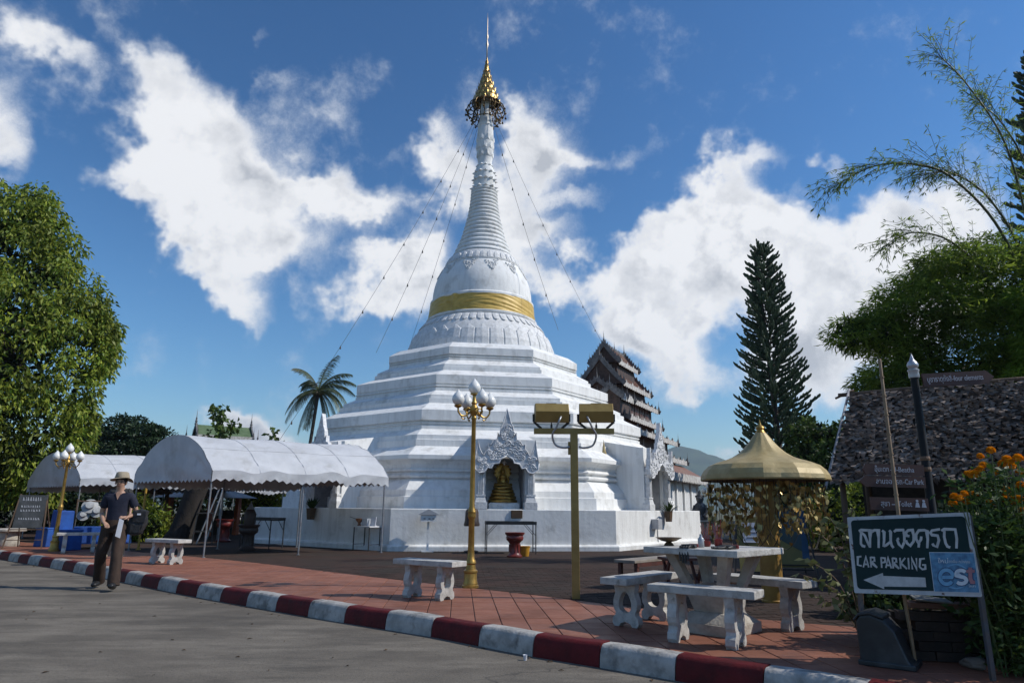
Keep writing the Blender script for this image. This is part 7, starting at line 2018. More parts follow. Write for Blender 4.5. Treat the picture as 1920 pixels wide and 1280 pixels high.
garden_bush('dark leafy bush filling the bed below the marigolds', (3.75, 5.1, Z_WALK), [(0, 0, .35, .32), (.3, -.1, .4, .34), (-.25, .1, .35, .28), (.15, .1, .65, .3), (-.1, .15, .6, .25), (.5, .0, .7, .35)], 170, .085, .022, 71, core=500)
garden_bush('leafy bush between the parking sign and the signpost', (3.35, 5.9, Z_WALK), [(0, 0, .35, .3), (.35, .1, .4, .3), (-.3, 0, .3, .25), (.1, .1, .62, .25), (.6, .2, .5, .35)], 150, .09, .025, 72, core=400)
garden_bush('broad bush in the shade behind the signpost', (4.6, 7.4, Z_WALK), [(0, 0, .5, .45), (.5, .1, .55, .45), (-.4, .1, .4, .4), (1.0, .2, .6, .5), (1.6, -.2, .6, .55), (.3, .2, .9, .35)], 260, .10, .028, 73, m=LEAF_DARK, core=700)
# yellowing creeper stems reaching out left of the sign
cr = thing('creeper', 'straggly pale leaved plant reaching out left of the parking sign', 'plant', (2.75, 5.75, Z_WALK))
r2 = random.Random(13); R = np.random.default_rng(13); P = []; D = []; mb = MB()
for (ex, ey, ez) in ((-0.22, 0.15, 0.50), (-0.30, 0.2, 0.66), (-0.18, 0.1, 0.86), (-0.12, .05, 1.0), (-0.28, 0.1, 0.38), (0.06, 0.02, 1.08), (-0.05, 0, .75), (0.2, -.15, 1.06), (.0, 0, .95), (-.36, .2, .55)):
    e = Vector((ex, ey, ez)); m_ = Vector((ex * 0.3, ey * 0.4, ez * 0.75))
    pts = cat_rom([(0.05, 0, 0), tuple(m_), tuple(e)], 5); mb.tube(pts, 0.004, 4, cap=False)
    for k in range(4, len(pts)):
        for w in range(2): P.append(tuple(pts[k])); D.append((r2.uniform(-1, .6), r2.uniform(-.8, .5), r2.uniform(-.8, .3)))
mb.build('stems', M_WOOD, cr)
V, F = leaf_quads(R, np.array(P), np.array(D), 0.085, 0.024, 0.1)
crown_obj('leaves', V, F, leaf_mat('pale_creeper_leaf', (0.09, 0.11, 0.03), (0.24, 0.24, 0.12), 0.3, 0.5, 0.3), cr)
fp = thing('fan_palm', 'small bright green fan palm behind the brown toilet sign', 'palm', (4.62, 7.0, Z_WALK))
V = []; F = []
for k in range(5):
    a0 = -1.2 + k * 0.6; c = Vector((0.25 * math.sin(a0), 0.1 * k - 0.2, 0.62 + 0.22 * math.cos(a0)))
    MB().tube([(0, 0, 0), (c.x * 0.4, c.y * 0.4, c.z * 0.6), tuple(c)], 0.007, 5).build('stalk', LEAF_BAM2, fp)
    for j in range(18):
        a = a0 * 0.6 - 1.3 + 2.6 * j / 17; d = Vector((math.sin(a), -0.15, math.cos(a))); sd = Vector((d.z, 0, -d.x)) * 0.016; ln = 0.30
        n = len(V); V += [tuple(c), tuple(c + d * ln * .5 + sd), tuple(c + d * ln + Vector((0, 0, -.05))), tuple(c + d * ln * .5 - sd)]; F.append((n, n + 1, n + 2, n + 3))
MB().add(V, F).build('fan_leaves', LEAF_BAM2, fp, fix=False)

# planter wall with cap slabs, rocks, a slab of board and the black bin
M_STONE = mat('garden_stone', (0.12, 0.095, 0.075), (0.20, 0.16, 0.125), sc=6, rough=0.9, bump=0.7, bsc=14)
pw = thing('planter_wall', 'low dark brick planter wall round the flower bed', 'planter', (2.98, 5.42, Z_WALK), math.atan2(-0.1, 0.9) + R_(-6))
M_DBRICK = mat('dark_planter_brick', (0.055, 0.038, 0.03), (0.035, 0.027, 0.022), sc=7, rough=0.9, bump=0.5, bsc=25, rnd=0.3)
bm_ = MB().box((0, 0, 0), (0.215, 0.10, 0.062)).mesh('brick', M_DBRICK)
for row in range(5):
    for c in range(7):
        o = new_obj('brick', bm_, pw); o.location = (0.02 + c * 0.222 + (0.11 if row % 2 else 0) + rng.uniform(-.004, .004), rng.uniform(-.008, .008), 0.035 + row * 0.068); o.rotation_euler = (0, 0, rng.uniform(-.04, .04))
for c in range(4):
    o = MB().box((0.18 + c * 0.40, -0.01, 0.385), (0.385, 0.17, 0.04)).build('cap_slab', mat('terracotta_slab', (0.17, 0.085, 0.055), (0.11, 0.06, 0.045), sc=5, rough=0.8), pw); bevel(o, 0.006)
MB().box((0.8, 0.55, 0.16), (1.8, 0.95, 0.32)).build('soil', mat('dark_soil', (0.035, 0.026, 0.02), (0.055, 0.04, 0.03), sc=12, rough=1.0, bump=0.8, bsc=20), pw)
def rock(label, loc, s, seed, group='rocks round the flower bed'):
    bm = bmesh.new(); bmesh.ops.create_icosphere(bm, subdivisions=3, radius=1.0)
    for v in bm.verts:
        f = 1 + 0.35 * mnoise.noise(v.co * 1.3 + Vector((seed, 0, 0))) + 0.12 * mnoise.noise(v.co * 4 + Vector((0, seed, 0)))
        v.co = Vector((v.co.x * s[0], v.co.y * s[1], v.co.z * s[2])) * f
    me = bpy.data.meshes.new('rock'); bm.to_mesh(me); bm.free(); me.materials.append(M_STONE)
    o = new_obj('rock', me); o.location = loc; o.rotation_euler = (0, 0, seed)
    return tag(o, label, 'rock', group)
rock('biggest brown rock on the planter wall under the sign corner', (3.46, 5.32, 0.60), (0.16, 0.11, 0.085), 1.3)
rock('flat brown rock on the planter wall beyond the sign leg', (3.78, 5.36, 0.585), (0.12, 0.09, 0.05), 2.9)
rock('pale curled rock at the right end of the planter', (3.98, 5.32, 0.58), (0.10, 0.08, 0.06), 4.4)
rock('small stone lying on the pavement under the sign', (3.24, 5.12, Z_WALK + 0.035), (0.10, 0.06, 0.04), 5.2)
pb = MB().box((0, 0, 0), (0.24, 0.17, 0.012)).build('grey_slab', mat('grey_cement_board', (0.22, 0.23, 0.22), (0.15, 0.155, 0.15), sc=8, rough=0.8)); pb.location = (3.12, 5.36, 0.575); pb.rotation_euler = (R_(5), R_(4), R_(-14)); bevel(pb, 0.004)
tag(pb, 'grey cement board lying on the planter wall behind the sign', 'board')
for i in range(3):
    o = MB().box((0, 0, 0), (0.13 - 0.01 * i, 0.08, 0.012)).build('tile_offcut', M_TILE); o.location = (3.30 + 0.004 * i, 5.02 + 0.006 * i, Z_WALK + 0.008 + 0.0135 * i); o.rotation_euler = (0, 0, R_(-8 + 7 * i))
    tag(o, ['lowest', 'middle', 'topmost'][i] + ' red tile offcut in the small stack under the parking sign', 'tile', 'tile offcuts')
bn = thing('black_bin', 'black plastic bin tipped against the left leg of the parking sign', 'bin', (2.66, 5.26, Z_WALK), R_(-38))
M_BINP = mat('black_bin_plastic', (0.012, 0.014, 0.017), (0.03, 0.033, 0.036), sc=5, rough=0.42, c3=(0.07, 0.075, 0.075), sc3=3.5, lo3=0.55, hi3=0.75)
side_p = [(-0.12, 0.0), (0.21, 0.0), (0.20, 0.04), (0.185, 0.06), (0.12, 0.24), (0.05, 0.32), (-0.03, 0.345), (-0.10, 0.33), (-0.125, 0.29)]
o = MB().prism(side_p, -0.13, 0.13).build('body', M_BINP, bn); bevel(o, 0.02, 3)
o = MB().prism([(-0.14, 0.30), (-0.10, 0.345), (-0.03, 0.362), (0.06, 0.335), (0.065, 0.315), (-0.03, 0.34), (-0.10, 0.325), (-0.135, 0.285)], -0.14, 0.14).build('lid', M_BINP, bn); bevel(o, 0.006)
o = MB().box((0.05, 0, 0.018), (0.36, 0.29, 0.035)).build('base_rim', M_BINP, bn); bevel(o, 0.008)
# ------------------------------------------------------------------ people
def skin_mesh(name, V, E, Rd, m, sub=2, root_i=0):
    me = bpy.data.meshes.new(name); me.from_pydata(V, E, [])
    ob = bpy.data.objects.new(name, me); COL.objects.link(ob)
    bpy.context.view_layer.objects.active = ob
    sk = ob.modifiers.new('skin', 'SKIN'); sk.use_smooth_shade = True; sk.branch_smoothing = 0.3
    if not me.skin_vertices: 
        bm = bmesh.new(); bm.from_mesh(me); bm.verts.layers.skin.verify(); bm.to_mesh(me); bm.free()
    sv = me.skin_vertices[0].data
    for i, r in enumerate(Rd):
        r = r if isinstance(r, tuple) else (r, r)
        sv[i].radius = r; sv[i].use_root = (i == root_i)
    ss = ob.modifiers.new('sub', 'SUBSURF'); ss.levels = sub; ss.render_levels = sub
    bpy.context.view_layer.update()
    dg = bpy.context.evaluated_depsgraph_get()
    out = bpy.data.meshes.new_from_object(ob.evaluated_get(dg))
    bpy.data.objects.remove(ob)
    out.name = name; out.materials.clear(); out.materials.append(m)
    out.polygons.foreach_set('use_smooth', [True] * len(out.polygons))
    return out
class Sk:
    def __init__(s): s.V = []; s.E = []; s.R = []
    def chain(s, pts, rad, start=None):
        prev = start; ids = []
        for p, r in zip(pts, rad):
            s.V.append(tuple(p)); s.R.append(r); i = len(s.V) - 1; ids.append(i)
            if prev is not None: s.E.append((prev, i))
            prev = i
        return ids
M_SKIN = mat('skin', (0.44, 0.265, 0.185), (0.38, 0.22, 0.15), sc=20, rough=0.5, sub=0.0)
M_NAVY = mat('navy_cotton', (0.007, 0.009, 0.024), (0.011, 0.014, 0.032), sc=9, rough=0.85, bump=0.3, bsc=18)
M_BROWNT = mat('dark_brown_corduroy', (0.042, 0.022, 0.013), (0.026, 0.014, 0.009), sc=6, rough=0.85, bump=0.5, bsc=16, stretch=(2, 2, 0.4))
M_SHOE = mat('black_shoe', (0.012, 0.012, 0.013), rough=0.5)
M_HAT = mat('khaki_hat_cloth', (0.36, 0.30, 0.22), (0.29, 0.24, 0.17), sc=12, rough=0.85, bump=0.2, bsc=40)
M_HAIR = mat('black_hair', (0.012, 0.010, 0.009), rough=0.5)
def hand(sk, wrist_i, wrist, dirv, palm_n, s=1.0):
    d = Vector(dirv).normalized(); n = Vector(palm_n).normalized(); side = d.cross(n).normalized()
    w = Vector(wrist); pc = w + d * 0.05 * s
    pi_ = sk.chain([w + d * 0.025 * s, w + d * 0.06 * s], [(0.026 * s, 0.019 * s), (0.034 * s, 0.019 * s)], wrist_i)
    for k, (o, ln) in enumerate(((-0.027, 0.062), (-0.009, 0.072), (0.009, 0.068), (0.026, 0.052))):
        b = w + d * 0.085 * s + side * o * s
        sk.chain([b, b + d * ln * 0.5 * s - n * 0.006 * s, b + d * ln * 0.85 * s - n * 0.03 * s], [0.0095 * s, 0.0085 * s, 0.0075 * s], pi_[-1])
    b = w + d * 0.035 * s - side * 0.03 * s
    sk.chain([b, b + d * 0.03 * s - side * 0.012 * s - n * 0.012 * s, b + d * 0.055 * s - side * 0.008 * s - n * 0.022 * s], [0.012 * s, 0.0105 * s, 0.008 * s], pi_[0])
def person(label, loc, rz, P, mats, s=1.0, group=None):
    root = thing('person', label, 'person', loc, rz, group)
    sk = Sk()
    t = sk.chain([(0, 0, 0.90), (0, 0.0, 1.05), (0, 0.01, 1.20), (0, 0.015, 1.33), (0, 0.0, 1.40), (0, -0.012, 1.455), (0, -0.02, 1.53), (0, -0.012, 1.60)],
                 [(0.135, 0.10), (0.125, 0.09), (0.14, 0.10), (0.10, 0.075), (0.05, 0.05), (0.05, 0.055), (0.072, 0.085), (0.062, 0.075)])
    for side in (-1, 1):
        a = P['arm_l' if side < 0 else 'arm_r']
        ids = sk.chain(a[:3], [0.052, 0.038, 0.026], t[3])
        hand(sk, ids[-1], a[2], Vector(a[3]) - Vector(a[2]), a[4])
        l = P['leg_l' if side < 0 else 'leg_r']
        ids = sk.chain([l[0], l[1], l[2]], [0.088, 0.058, 0.04], t[0])
        sk.chain([Vector(l[2]) + Vector((0, -0.04, -0.04)), Vector(l[2]) + Vector((0, -0.08, -0.05))], [0.028, 0.02], ids[-1])
    new_obj('body', skin_mesh('body', sk.V, sk.E, sk.R, M_SKIN), root)
    # shirt
    sk = Sk()
    t = sk.chain([(0, 0, 0.88), (0, 0.0, 1.03), (0, 0.01, 1.20), (0, 0.015, 1.32), (0, 0.005, 1.385)], [(0.165, 0.125), (0.15, 0.11), (0.165, 0.12), (0.135, 0.095), (0.072, 0.072)])
    for a in (P['arm_l'], P['arm_r']):
        sh_, el = Vector(a[0]), Vector(a[1]); sk.chain([sh_, sh_.lerp(el, 0.45), sh_.lerp(el, 0.72)], [0.074, 0.07, 0.066], t[3])
    so_ = new_obj('shirt', skin_mesh('shirt', sk.V, sk.E, sk.R, mats[0]), root)
    # trousers: straight wide legs joined to a hip tube
    mb = MB(); mb.lathe([(0.150, 0.80), (0.172, 0.84), (0.168, 0.90), (0.150, 0.97), (0.145, 0.985)], 18, sy=0.76)
    for l in (P['leg_l'], P['leg_r']):
        h, k, an = Vector(l[0]), Vector(l[1]), Vector(l[2]); pts = []; rr = []
        ctl = cat_rom([tuple(h + Vector((0, 0, 0.02))), tuple(h.lerp(k, 0.5)), tuple(k), tuple(k.lerp(an, 0.5)), tuple(an + Vector((0, 0, -0.02)))], 5)
        for i, p in enumerate(ctl):
            t = i / (len(ctl) - 1); pts.append(p); rr.append((0.104 - 0.028 * min(1, t * 2) + 0.008 * max(0, t - 0.5) * 2) * (1 + 0.03 * math.sin(i * 1.9)))
        mb.tube(pts, rr, 14)
    mb.build('trousers', mats[1], root, smooth=60)
    for l, ld in ((P['leg_l'], P['foot_l']), (P['leg_r'], P['foot_r'])):
        an = Vector(l[2]); sk = Sk(); d = Vector(ld).normalized()
        sk.chain([an + Vector((0, 0.05, -0.035)), an + Vector((0, 0, -0.03)) + d * 0.05, an + Vector((0, 0, -0.045)) + d * 0.13, an + Vector((0, 0, -0.052)) + d * 0.19, an + Vector((0, 0, -0.055)) + d * 0.22], [(0.048, 0.055), (0.052, 0.055), (0.054, 0.042), (0.046, 0.034), (0.03, 0.025)])
        new_obj('shoe', skin_mesh('shoe', sk.V, sk.E, sk.R, mats[2]), root)
    # face
    hd = Vector((0, -0.02, 1.53))
    mb = MB(); mb.ball(tuple(hd + Vector((0, 0.03, 0.03))), 0.088, 14, 10, sx=0.92, sy=1.0, sz=1.0)
    new_obj('hair', mb.mesh('hair', mats[4], smooth=True), root)
    for sx in (-1, 1):
        MB().ball(tuple(hd + Vector((sx * 0.03, -0.081, 0.012))), 0.0115, 8, 6, sz=0.7).build('eye', M_HAIR, root, smooth=True)
        MB().bar(hd + Vector((sx * 0.015, -0.088, 0.031)), hd + Vector((sx * 0.045, -0.080, 0.029)), 0.007).build('eyebrow', M_HAIR, root)
        MB().ball(tuple(hd + Vector((sx * 0.074, 0.0, 0.0))), 0.02, 8, 6, sx=0.5, sz=1.4).build('ear', M_SKIN, root, smooth=True)
    MB().add([hd + Vector((-0.013, -0.083, -0.018)), hd + Vector((0.013, -0.083, -0.018)), hd + Vector((0, -0.106, -0.016)), hd + Vector((0, -0.086, 0.025)), hd + Vector((0, -0.083, -0.026))], [(0, 2, 3), (2, 1, 3), (0, 4, 2), (4, 1, 2)]).build('nose', M_SKIN, root, smooth=True)
    MB().tube([hd + Vector((-0.024, -0.080, -0.044)), hd + Vector((0, -0.087, -0.047)), hd + Vector((0.024, -0.080, -0.044))], [0.004, 0.0065, 0.004], 6).build('mouth', mat('lips', (0.20, 0.07, 0.06), rough=0.5), root, smooth=True)
    # hat
    nseg = 28; prof = [(0.001, 0.105), (0.06, 0.104), (0.083, 0.092), (0.095, 0.05), (0.100, 0.012)]
    hc = hd + Vector((0, 0.028, 0.064))
    def brim(u, v):
        a = 2 * PI * u; r = 0.099 + 0.060 * v; z = 0.012 + 0.022 * v * (-math.sin(a)) - 0.034 * v - 0.014 * v * math.sin(a * 2 + 0.8) - 0.01 * v * math.sin(a * 3)
        return (hc.x + r * math.cos(a), hc.y + r * 1.06 * math.sin(a), hc.z + z)
    mb = MB().lathe(prof, nseg, tuple(hc), sy=1.06, cap=False); ho = mb.build('hat_crown', mats[3], root, smooth=50)
    g = MB().grid(brim, 36, 4); g.build('hat_brim', mats[3], root, smooth=True, fix=False)
    MB().lathe([(0.0985, 0.016), (0.1015, 0.018), (0.1005, 0.034), (0.0975, 0.034)], nseg, tuple(hc), sy=1.06, cap=False).build('hat_band', mats[3], root)
    return root
pose1 = dict(arm_l=[(-0.165, 0.0, 1.335), (-0.225, 0.055, 1.075), (-0.125, -0.16, 0.955), (-0.06, -0.22, 0.915), (0.2, -0.3, 0.9)],
             arm_r=[(0.165, 0.0, 1.335), (0.255, 0.05, 1.09), (0.20, -0.15, 1.03), (0.13, -0.22, 1.03), (0, -0.5, 0.8)],
             leg_l=[(-0.085, 0.0, 0.86), (-0.135, -0.02, 0.48), (-0.185, 0.24, 0.105)], leg_r=[(0.085, 0.0, 0.86), (0.13, -0.21, 0.50), (0.165, -0.31, 0.095)],
             foot_l=(-0.05, -1, 0), foot_r=(0.10, -1, 0.25))
w = person('woman in khaki sun hat, navy shirt and brown trousers walking on the road', (-5.95, 10.66, 0.0), R_(14), pose1, (M_NAVY, M_BROWNT, M_SHOE, M_HAT, M_HAIR))
MB().prism([(-0.03, 1.36), (0.0, 1.28), (0.03, 1.36), (0.02, 1.40), (-0.02, 1.40)], -0.098, -0.092, Matrix(((1, 0, 0, 0), (0, 1, 0.16, -0.20), (0, 0, 1, 0), (0, 0, 0, 1)))).build('neckline', M_SKIN, w)
wm = w.matrix_basis
Mw = Matrix.Translation((-5.95, 10.66, 0)) @ Matrix.Rotation(R_(14), 4, 'Z')
bag = thing('shoulder_bag', 'black shoulder bag hanging at the walking woman\'s side', 'bag', Mw @ Vector((0.30, -0.02, 0.88)), R_(14))
M_NYLON = mat('black_nylon', (0.010, 0.010, 0.012), (0.020, 0.020, 0.022), sc=9, rough=0.6, bump=0.6, bsc=16)
def bagfn(u, v):
    a = 2 * PI * u; t = v; z = -0.13 + 0.40 * t
    e = (abs(math.cos(a)) ** 4 + abs(math.sin(a)) ** 4) ** -0.25
    w = 0.115 * (0.75 + 0.35 * math.sin(PI * min(1, t * 0.9 + 0.05))) ; d = 0.07 * (1.05 - 0.45 * t)
    n = 0.025 * mnoise.noise(Vector((math.cos(a) * 2, math.sin(a) * 2, z * 9)))
    k = 0.02 if v in (0.0, 1.0) else 1.0
    return ((w * e + n) * k * math.cos(a) + 0.05 * t - 0.02, (d * e + n) * k * math.sin(a), z)
MB().grid(bagfn, 28, 12).build('bag_body', M_NYLON, bag, smooth=50)
MB().box((0.035, -0.062, 0.15), (0.17, 0.03, 0.15)).build('bag_flap', M_NYLON, bag)
MB().box((0.0, -0.085, -0.02), (0.13, 0.03, 0.11)).build('bag_pocket', M_NYLON, bag)
MB().tube([(-0.06, 0.0, 0.27), (-0.12, 0.02, 0.42), (-0.19, 0.03, 0.545), (-0.13, 0.09, 0.42), (0.03, 0.06, 0.27)], 0.010, 6).build('strap', M_SHOE, bag)
MB().box((0.03, -0.09, 0.19), (0.05, 0.006, 0.025)).build('badge', M_PAPER, bag)
pp = thing('paper_map', 'folded white paper held in the walking woman\'s left hand', 'paper', Mw @ Vector((0.125, -0.275, 0.86)), R_(20))
MB().add([(-0.035, 0, -0.10), (0.03, 0.01, -0.13), (0.05, 0.0, 0.12), (-0.01, -0.005, 0.15), (-0.035, 0.02, -0.10), (0.03, 0.03, -0.13), (0.05, 0.015, 0.12), (-0.01, 0.012, 0.15)], [(0, 1, 2, 3), (7, 6, 5, 4), (0, 4, 5, 1), (1, 5, 6, 2), (2, 6, 7, 3), (3, 7, 4, 0)]).build('sheet', M_PAPER, pp)
pose2 = dict(arm_l=[(-0.165, 0.0, 1.335), (-0.21, 0.03, 1.08), (-0.20, -0.06, 0.87), (-0.19, -0.09, 0.80), (0.4, 0, 0)],
             arm_r=[(0.165, 0.0, 1.335), (0.22, 0.04, 1.08), (0.22, -0.04, 0.86), (0.21, -0.07, 0.79), (-0.4, 0, 0)],
             leg_l=[(-0.088, 0.0, 0.86), (-0.10, -0.08, 0.48), (-0.11, -0.06, 0.09)], leg_r=[(0.088, 0.0, 0.86), (0.10, -0.02, 0.48), (0.13, 0.06, 0.085)],
             foot_l=(-0.05, -1, 0), foot_r=(0.2, -1, 0))
M_DKSHIRT = mat('dark_shirt', (0.02, 0.02, 0.022), (0.03, 0.03, 0.032), sc=8, rough=0.8)
M_PALESHOE = mat('beige_shoe', (0.42, 0.36, 0.27), rough=0.7)
person('person in dark clothes and pale shoes hidden behind the walking woman', (-8.10, 14.55, Z_WALK), R_(20), pose2, (M_DKSHIRT, M_DKSHIRT, M_PALESHOE, mat('straw_hat', (0.48, 0.38, 0.2), (0.4, 0.3, 0.15), sc=20, rough=0.8), M_HAIR))
# ------------------------------------------------------------------ the stall at the far left: blue-covered chairs and table
M_BLUEC = mat('blue_chair_cloth', (0.010, 0.085, 0.36), (0.008, 0.055, 0.25), sc=4, rough=0.65, bump=0.25, bsc=9)
def blue_chair(label, loc, rz):
    root = thing('covered_chair', label, 'chair', loc, rz, 'chairs in blue covers')
    o = MB().box((0, 0.02, 0.22), (0.46, 0.46, 0.44), taper=0.93).build('skirt', M_BLUEC, root); bevel(o, 0.03, 3)
    o = MB().box((0, 0.20, 0.66), (0.44, 0.09, 0.50), taper=0.94).build('backrest', M_BLUEC, root); bevel(o, 0.03, 3)
    o = MB().box((0, -0.02, 0.45), (0.44, 0.40, 0.05)).build('seat', M_BLUEC, root); bevel(o, 0.02, 2)
    return root
blue_chair('blue covered chair with its high back beside the white bench', (-10.55, 16.95, Z_WALK), R_(70))
blue_chair('blue covered chair half hidden behind the chalkboard easel', (-11.9, 18.3, Z_WALK), R_(-20))
bt = thing('covered_table', 'low table under a blue cloth behind the blue chair', 'table', (-10.3, 17.9, Z_WALK), R_(30))
def bcloth(u, v):
    a = 2 * PI * u; sq = 1 / max(abs(math.cos(a)), abs(math.sin(a))); r = min(sq, 1.25)
    if v < 0.5: k = v / 0.5; return (0.62 * r * k * math.cos(a), 0.38 * r * k * math.sin(a), 0.52)
    k = (v - 0.5) / 0.5; f = 1 + 0.05 * k + 0.03 * k * math.sin(a * 14)
    return (0.62 * r * f * math.cos(a), 0.38 * r * f * math.sin(a), 0.52 - 0.40 * k)
MB().grid(bcloth, 96, 10).build('tablecloth', M_BLUEC, bt, smooth=40, fix=False)
for sx in (-1, 1):
    for sy in (-1, 1): MB().box((sx * 0.5, sy * 0.28, 0.255), (0.05, 0.05, 0.51)).build('leg', M_WOOD, bt)
gs = thing('goods_rack', 'small rack of hats and papers behind the chalkboard easel', 'rack', (-11.3, 18.9, Z_WALK), R_(25))
MB().bar((-0.3, 0, 0), (-0.3, 0, 1.2), 0.03).bar((0.3, 0, 0), (0.3, 0, 1.2), 0.03).bar((-0.3, 0, 1.15), (0.3, 0, 1.15), 0.03).bar((-0.3, 0, 0.7), (0.3, 0, 0.7), 0.03).build('frame', M_WOOD, gs)
for x_, z_, r_ in ((0.0, 1.02, 0.2), (0.18, 0.88, 0.17), (-0.12, 0.78, 0.15)):
    MB().lathe([(0.001, 0.10), (r_ * 0.5, 0.09), (r_ * 0.55, 0.02), (r_, 0.0), (r_ * 0.98, -0.01), (0.001, 0.0)], 20).xform(Matrix.Translation((x_, -0.05, z_)) @ Matrix.Rotation(R_(65), 4, 'X')).build('sun_hat', mat('pale_hat_cloth', (0.45, 0.45, 0.44), (0.3, 0.31, 0.31), sc=7, rough=0.85), gs, smooth=40)
dr = thing('stone_drum_seat', 'dark round concrete seat at the far left under the tree', 'seat', (-13.0, 18.4, Z_WALK))
MB().lathe([(0.26, 0), (0.28, 0.05), (0.24, 0.2), (0.25, 0.36)], 20).build('drum', M_CONC2, dr, smooth=40)
MB().lathe([(0.001, 0.36), (0.36, 0.36), (0.38, 0.38), (0.38, 0.42), (0.36, 0.44), (0.001, 0.44)], 24).build('seat', M_CONC2, dr, smooth=40)
# thatched stall glimpsed beneath the rear tent
ts = thing('thatched_stall', 'little thatched stall roof glimpsed beneath the rear tent', 'stall', (-12.9, 24.6, Z_WALK), R_(30))
MB().add([(-0.9, -0.6, 1.45), (0.9, -0.6, 1.45), (0.9, 0.6, 1.45), (-0.9, 0.6, 1.45), (-0.5, 0, 1.75), (0.5, 0, 1.75)], [(0, 1, 5, 4), (1, 2, 5), (2, 3, 4, 5), (3, 0, 4), (3, 2, 1, 0)]).build('roof', mat('pale_thatch', (0.28, 0.21, 0.17), (0.16, 0.12, 0.1), sc=14, rough=0.9, bump=0.8, bsc=14), ts)
for sx in (-1, 1):
    for sy in (-1, 1): MB().box((sx * 0.75, sy * 0.45, 0.73), (0.07, 0.07, 1.46)).build('post', M_WOOD, ts)
MB().box((0, 0, 0.5), (1.4, 0.8, 0.06)).build('counter', M_WOOD, ts)
gr = thing('gold_pole', 'thin yellow painted pole standing at the corner of the big tent', 'pole', (-9.05, 17.35, Z_WALK))
MB().tube([(0, 0, 0), (0, 0, 1.8)], 0.028, 8).lathe([(0.06, 0), (0.06, 0.02)], 10).build('tube', mat('yellow_pole', (0.45, 0.27, 0.04), rough=0.5), gr, smooth=40)
# black metal frame stool under the tent
for i, (lab, x, y, h) in enumerate((('tall black metal stool frame under the big tent by the trunk', -8.75, 20.2, 0.85),)):
    k = thing('stool', lab, 'stool', (x, y, Z_WALK), 0.4)
    for sx in (-1, 1):
        for sy in (-1, 1): MB().bar((sx * 0.26, sy * 0.22, 0), (sx * 0.2, sy * 0.17, h), 0.03).build('leg', M_BLACK, k)
    MB().box((0, 0, h), (0.46, 0.4, 0.03)).build('seat', M_BLACK, k); MB().box((0, -0.2, 0.35), (0.48, 0.02, 0.03)).build('rung', M_BLACK, k); MB().box((0, 0.2, 0.35), (0.48, 0.02, 0.03)).build('rung', M_BLACK, k)

# ------------------------------------------------------------------ strings of small lamps from the spire
M_WIRE = mat('grey_wire', (0.06, 0.065, 0.075), rough=0.6)
M_BULB = mat('small_lamp_glass', (0.10, 0.085, 0.07), rough=0.4)
top_w = CH + Vector((0, 0, 16.6))
ends = [('leftmost string of lamps hanging from the spire towards the palm', Vector((-7.6, 21.4, 2.55)), Vector((-0.45, -0.2, 0.0))),
        ('second string of lamps from the left, down to the terrace edge', Vector((-4.75, 23.3, 6.45)), Vector((-0.38, -0.3, -0.1))),
        ('third faint string of lamps behind the left pair', Vector((-4.6, 27.4, 6.3)), Vector((-0.35, 0.2, -0.1))),
        ('string of lamps hanging close along the right of the dome', Vector((1.65, 23.6, 7.4)), Vector((0.30, -0.3, 0.0))),
        ('rightmost string of lamps running to the tiered hall gable', Vector((4.65, 32.6, 8.7)), Vector((0.50, 0.1, 0.0)))]
for lab, e, off in ends:
    a = top_w + off; root = thing('lamp_string', lab, 'string lights', a, 0, 'strings of lamps on the spire')
    ln = (e - a).length; S = 24
    pts = [(e - a) * (i / S) + Vector((0, 0, -0.045 * ln * 4 * (i / S) * (1 - i / S) * 0.5)) for i in range(S + 1)]
    MB().tube(pts, 0.0065, 4).build('wire', M_WIRE, root)
    nb = int(ln / 1.45)
    for i in range(1, nb):
        t = i / nb * S; j = int(t); p = pts[j].lerp(pts[min(j + 1, S)], t - j)
        MB().lathe([(0.010, 0.0), (0.018, -0.03), (0.028, -0.08), (0.024, -0.11), (0.001, -0.13)], 6, (0, 0, 0.03)).build('lamp', M_BULB, root, loc=p)

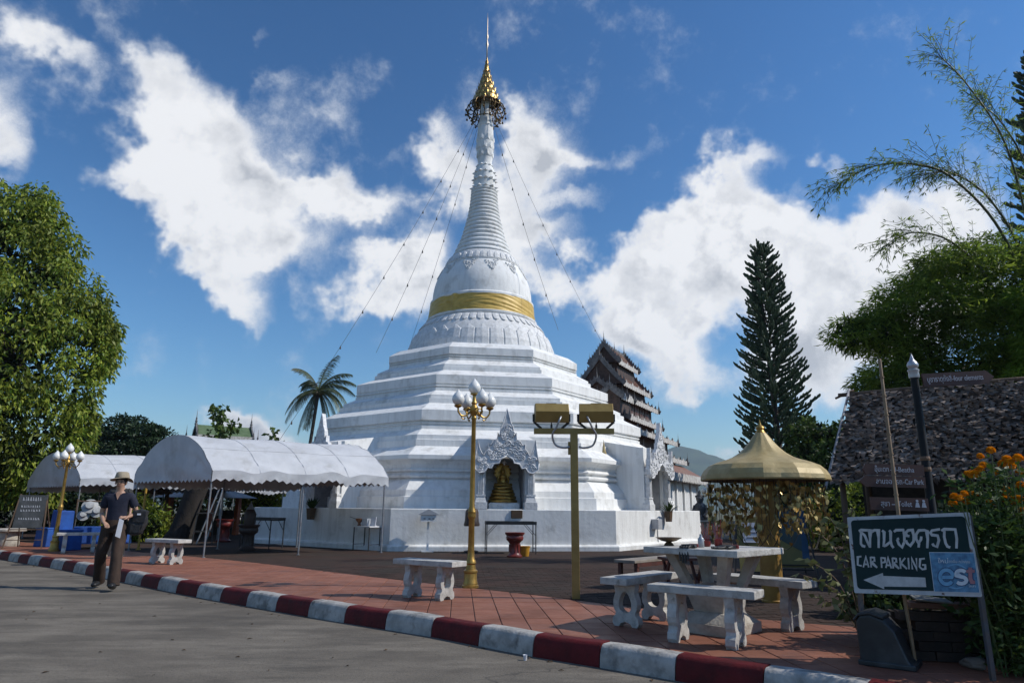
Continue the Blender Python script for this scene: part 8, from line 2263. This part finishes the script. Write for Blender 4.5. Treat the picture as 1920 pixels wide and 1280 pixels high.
# ------------------------------------------------------------------ litter on the road: dry leaves, a white cap
M_DRY = leaf_mat('dry_leaf', (0.10, 0.055, 0.025), (0.05, 0.03, 0.015), 0.1, 0.8, 0.2)
r2 = random.Random(99); V = []; F = []
for i in range(220):
    if i < 150:
        s = r2.uniform(6, 42); p, nn = kpt(min(s, len(kc) * 0.1 - 1)); q = p - nn * abs(r2.gauss(0, 0.12)); x, y = q.x, q.y
    else:
        y = r2.uniform(3.0, 10); x = r2.uniform(-0.7, 0.5) * y
    if (Vector((x, y)) - kc[kerb_index((x, y))]).dot(side_normal(kc, kerb_index((x, y)))[1]) > -0.01: continue
    a = r2.uniform(0, 2 * PI); l = r2.uniform(0.012, 0.035); n = len(V); c, s_ = math.cos(a), math.sin(a)
    V += [(x - c * l, y - s_ * l, 0.004), (x + s_ * l * .4, y - c * l * .4, 0.010), (x + c * l, y + s_ * l, 0.005), (x - s_ * l * .4, y + c * l * .4, 0.012)]; F.append((n, n + 1, n + 2, n + 3))
lit = MB().add(V, F).build('leaf_litter', M_DRY, fix=False)
tag(lit, 'scattered small dry leaves along the kerb and on the road', 'leaves'); lit['kind'] = 'stuff'
cp = thing('paper_cup', 'tiny white paper cup lying on the road below the kerb', 'cup', (0.13, 6.03, 0.0))
MB().lathe([(0.012, 0), (0.017, 0.04), (0.018, 0.042), (0.015, 0.04), (0.001, 0.005)], 12).build('cup_body', M_PAPER, cp, smooth=40)

# ------------------------------------------------------------------ valley haze
hz = bpy.data.materials.new('haze_air'); hz.use_nodes = True
nt = hz.node_tree; nt.nodes.clear(); oo = nt.nodes.new('ShaderNodeOutputMaterial'); pv_ = nt.nodes.new('ShaderNodeVolumePrincipled')
pv_.inputs['Color'].default_value = (0.72, 0.84, 1.0, 1); pv_.inputs['Density'].default_value = 0.00018; pv_.inputs['Anisotropy'].default_value = 0.2
nt.links.new(pv_.outputs[0], oo.inputs['Volume'])
top_z = max(max(v.co.z for v in bpy.data.objects[n].data.vertices) for n in ('hills', 'far_hills')) + 4.0
hb = MB().box((0, 2400, (top_z - 1.2) / 2), (13000, 13000, top_z + 1.2)).build('haze', hz)
print('haze top', top_z)
tag(hb, kind='stuff')
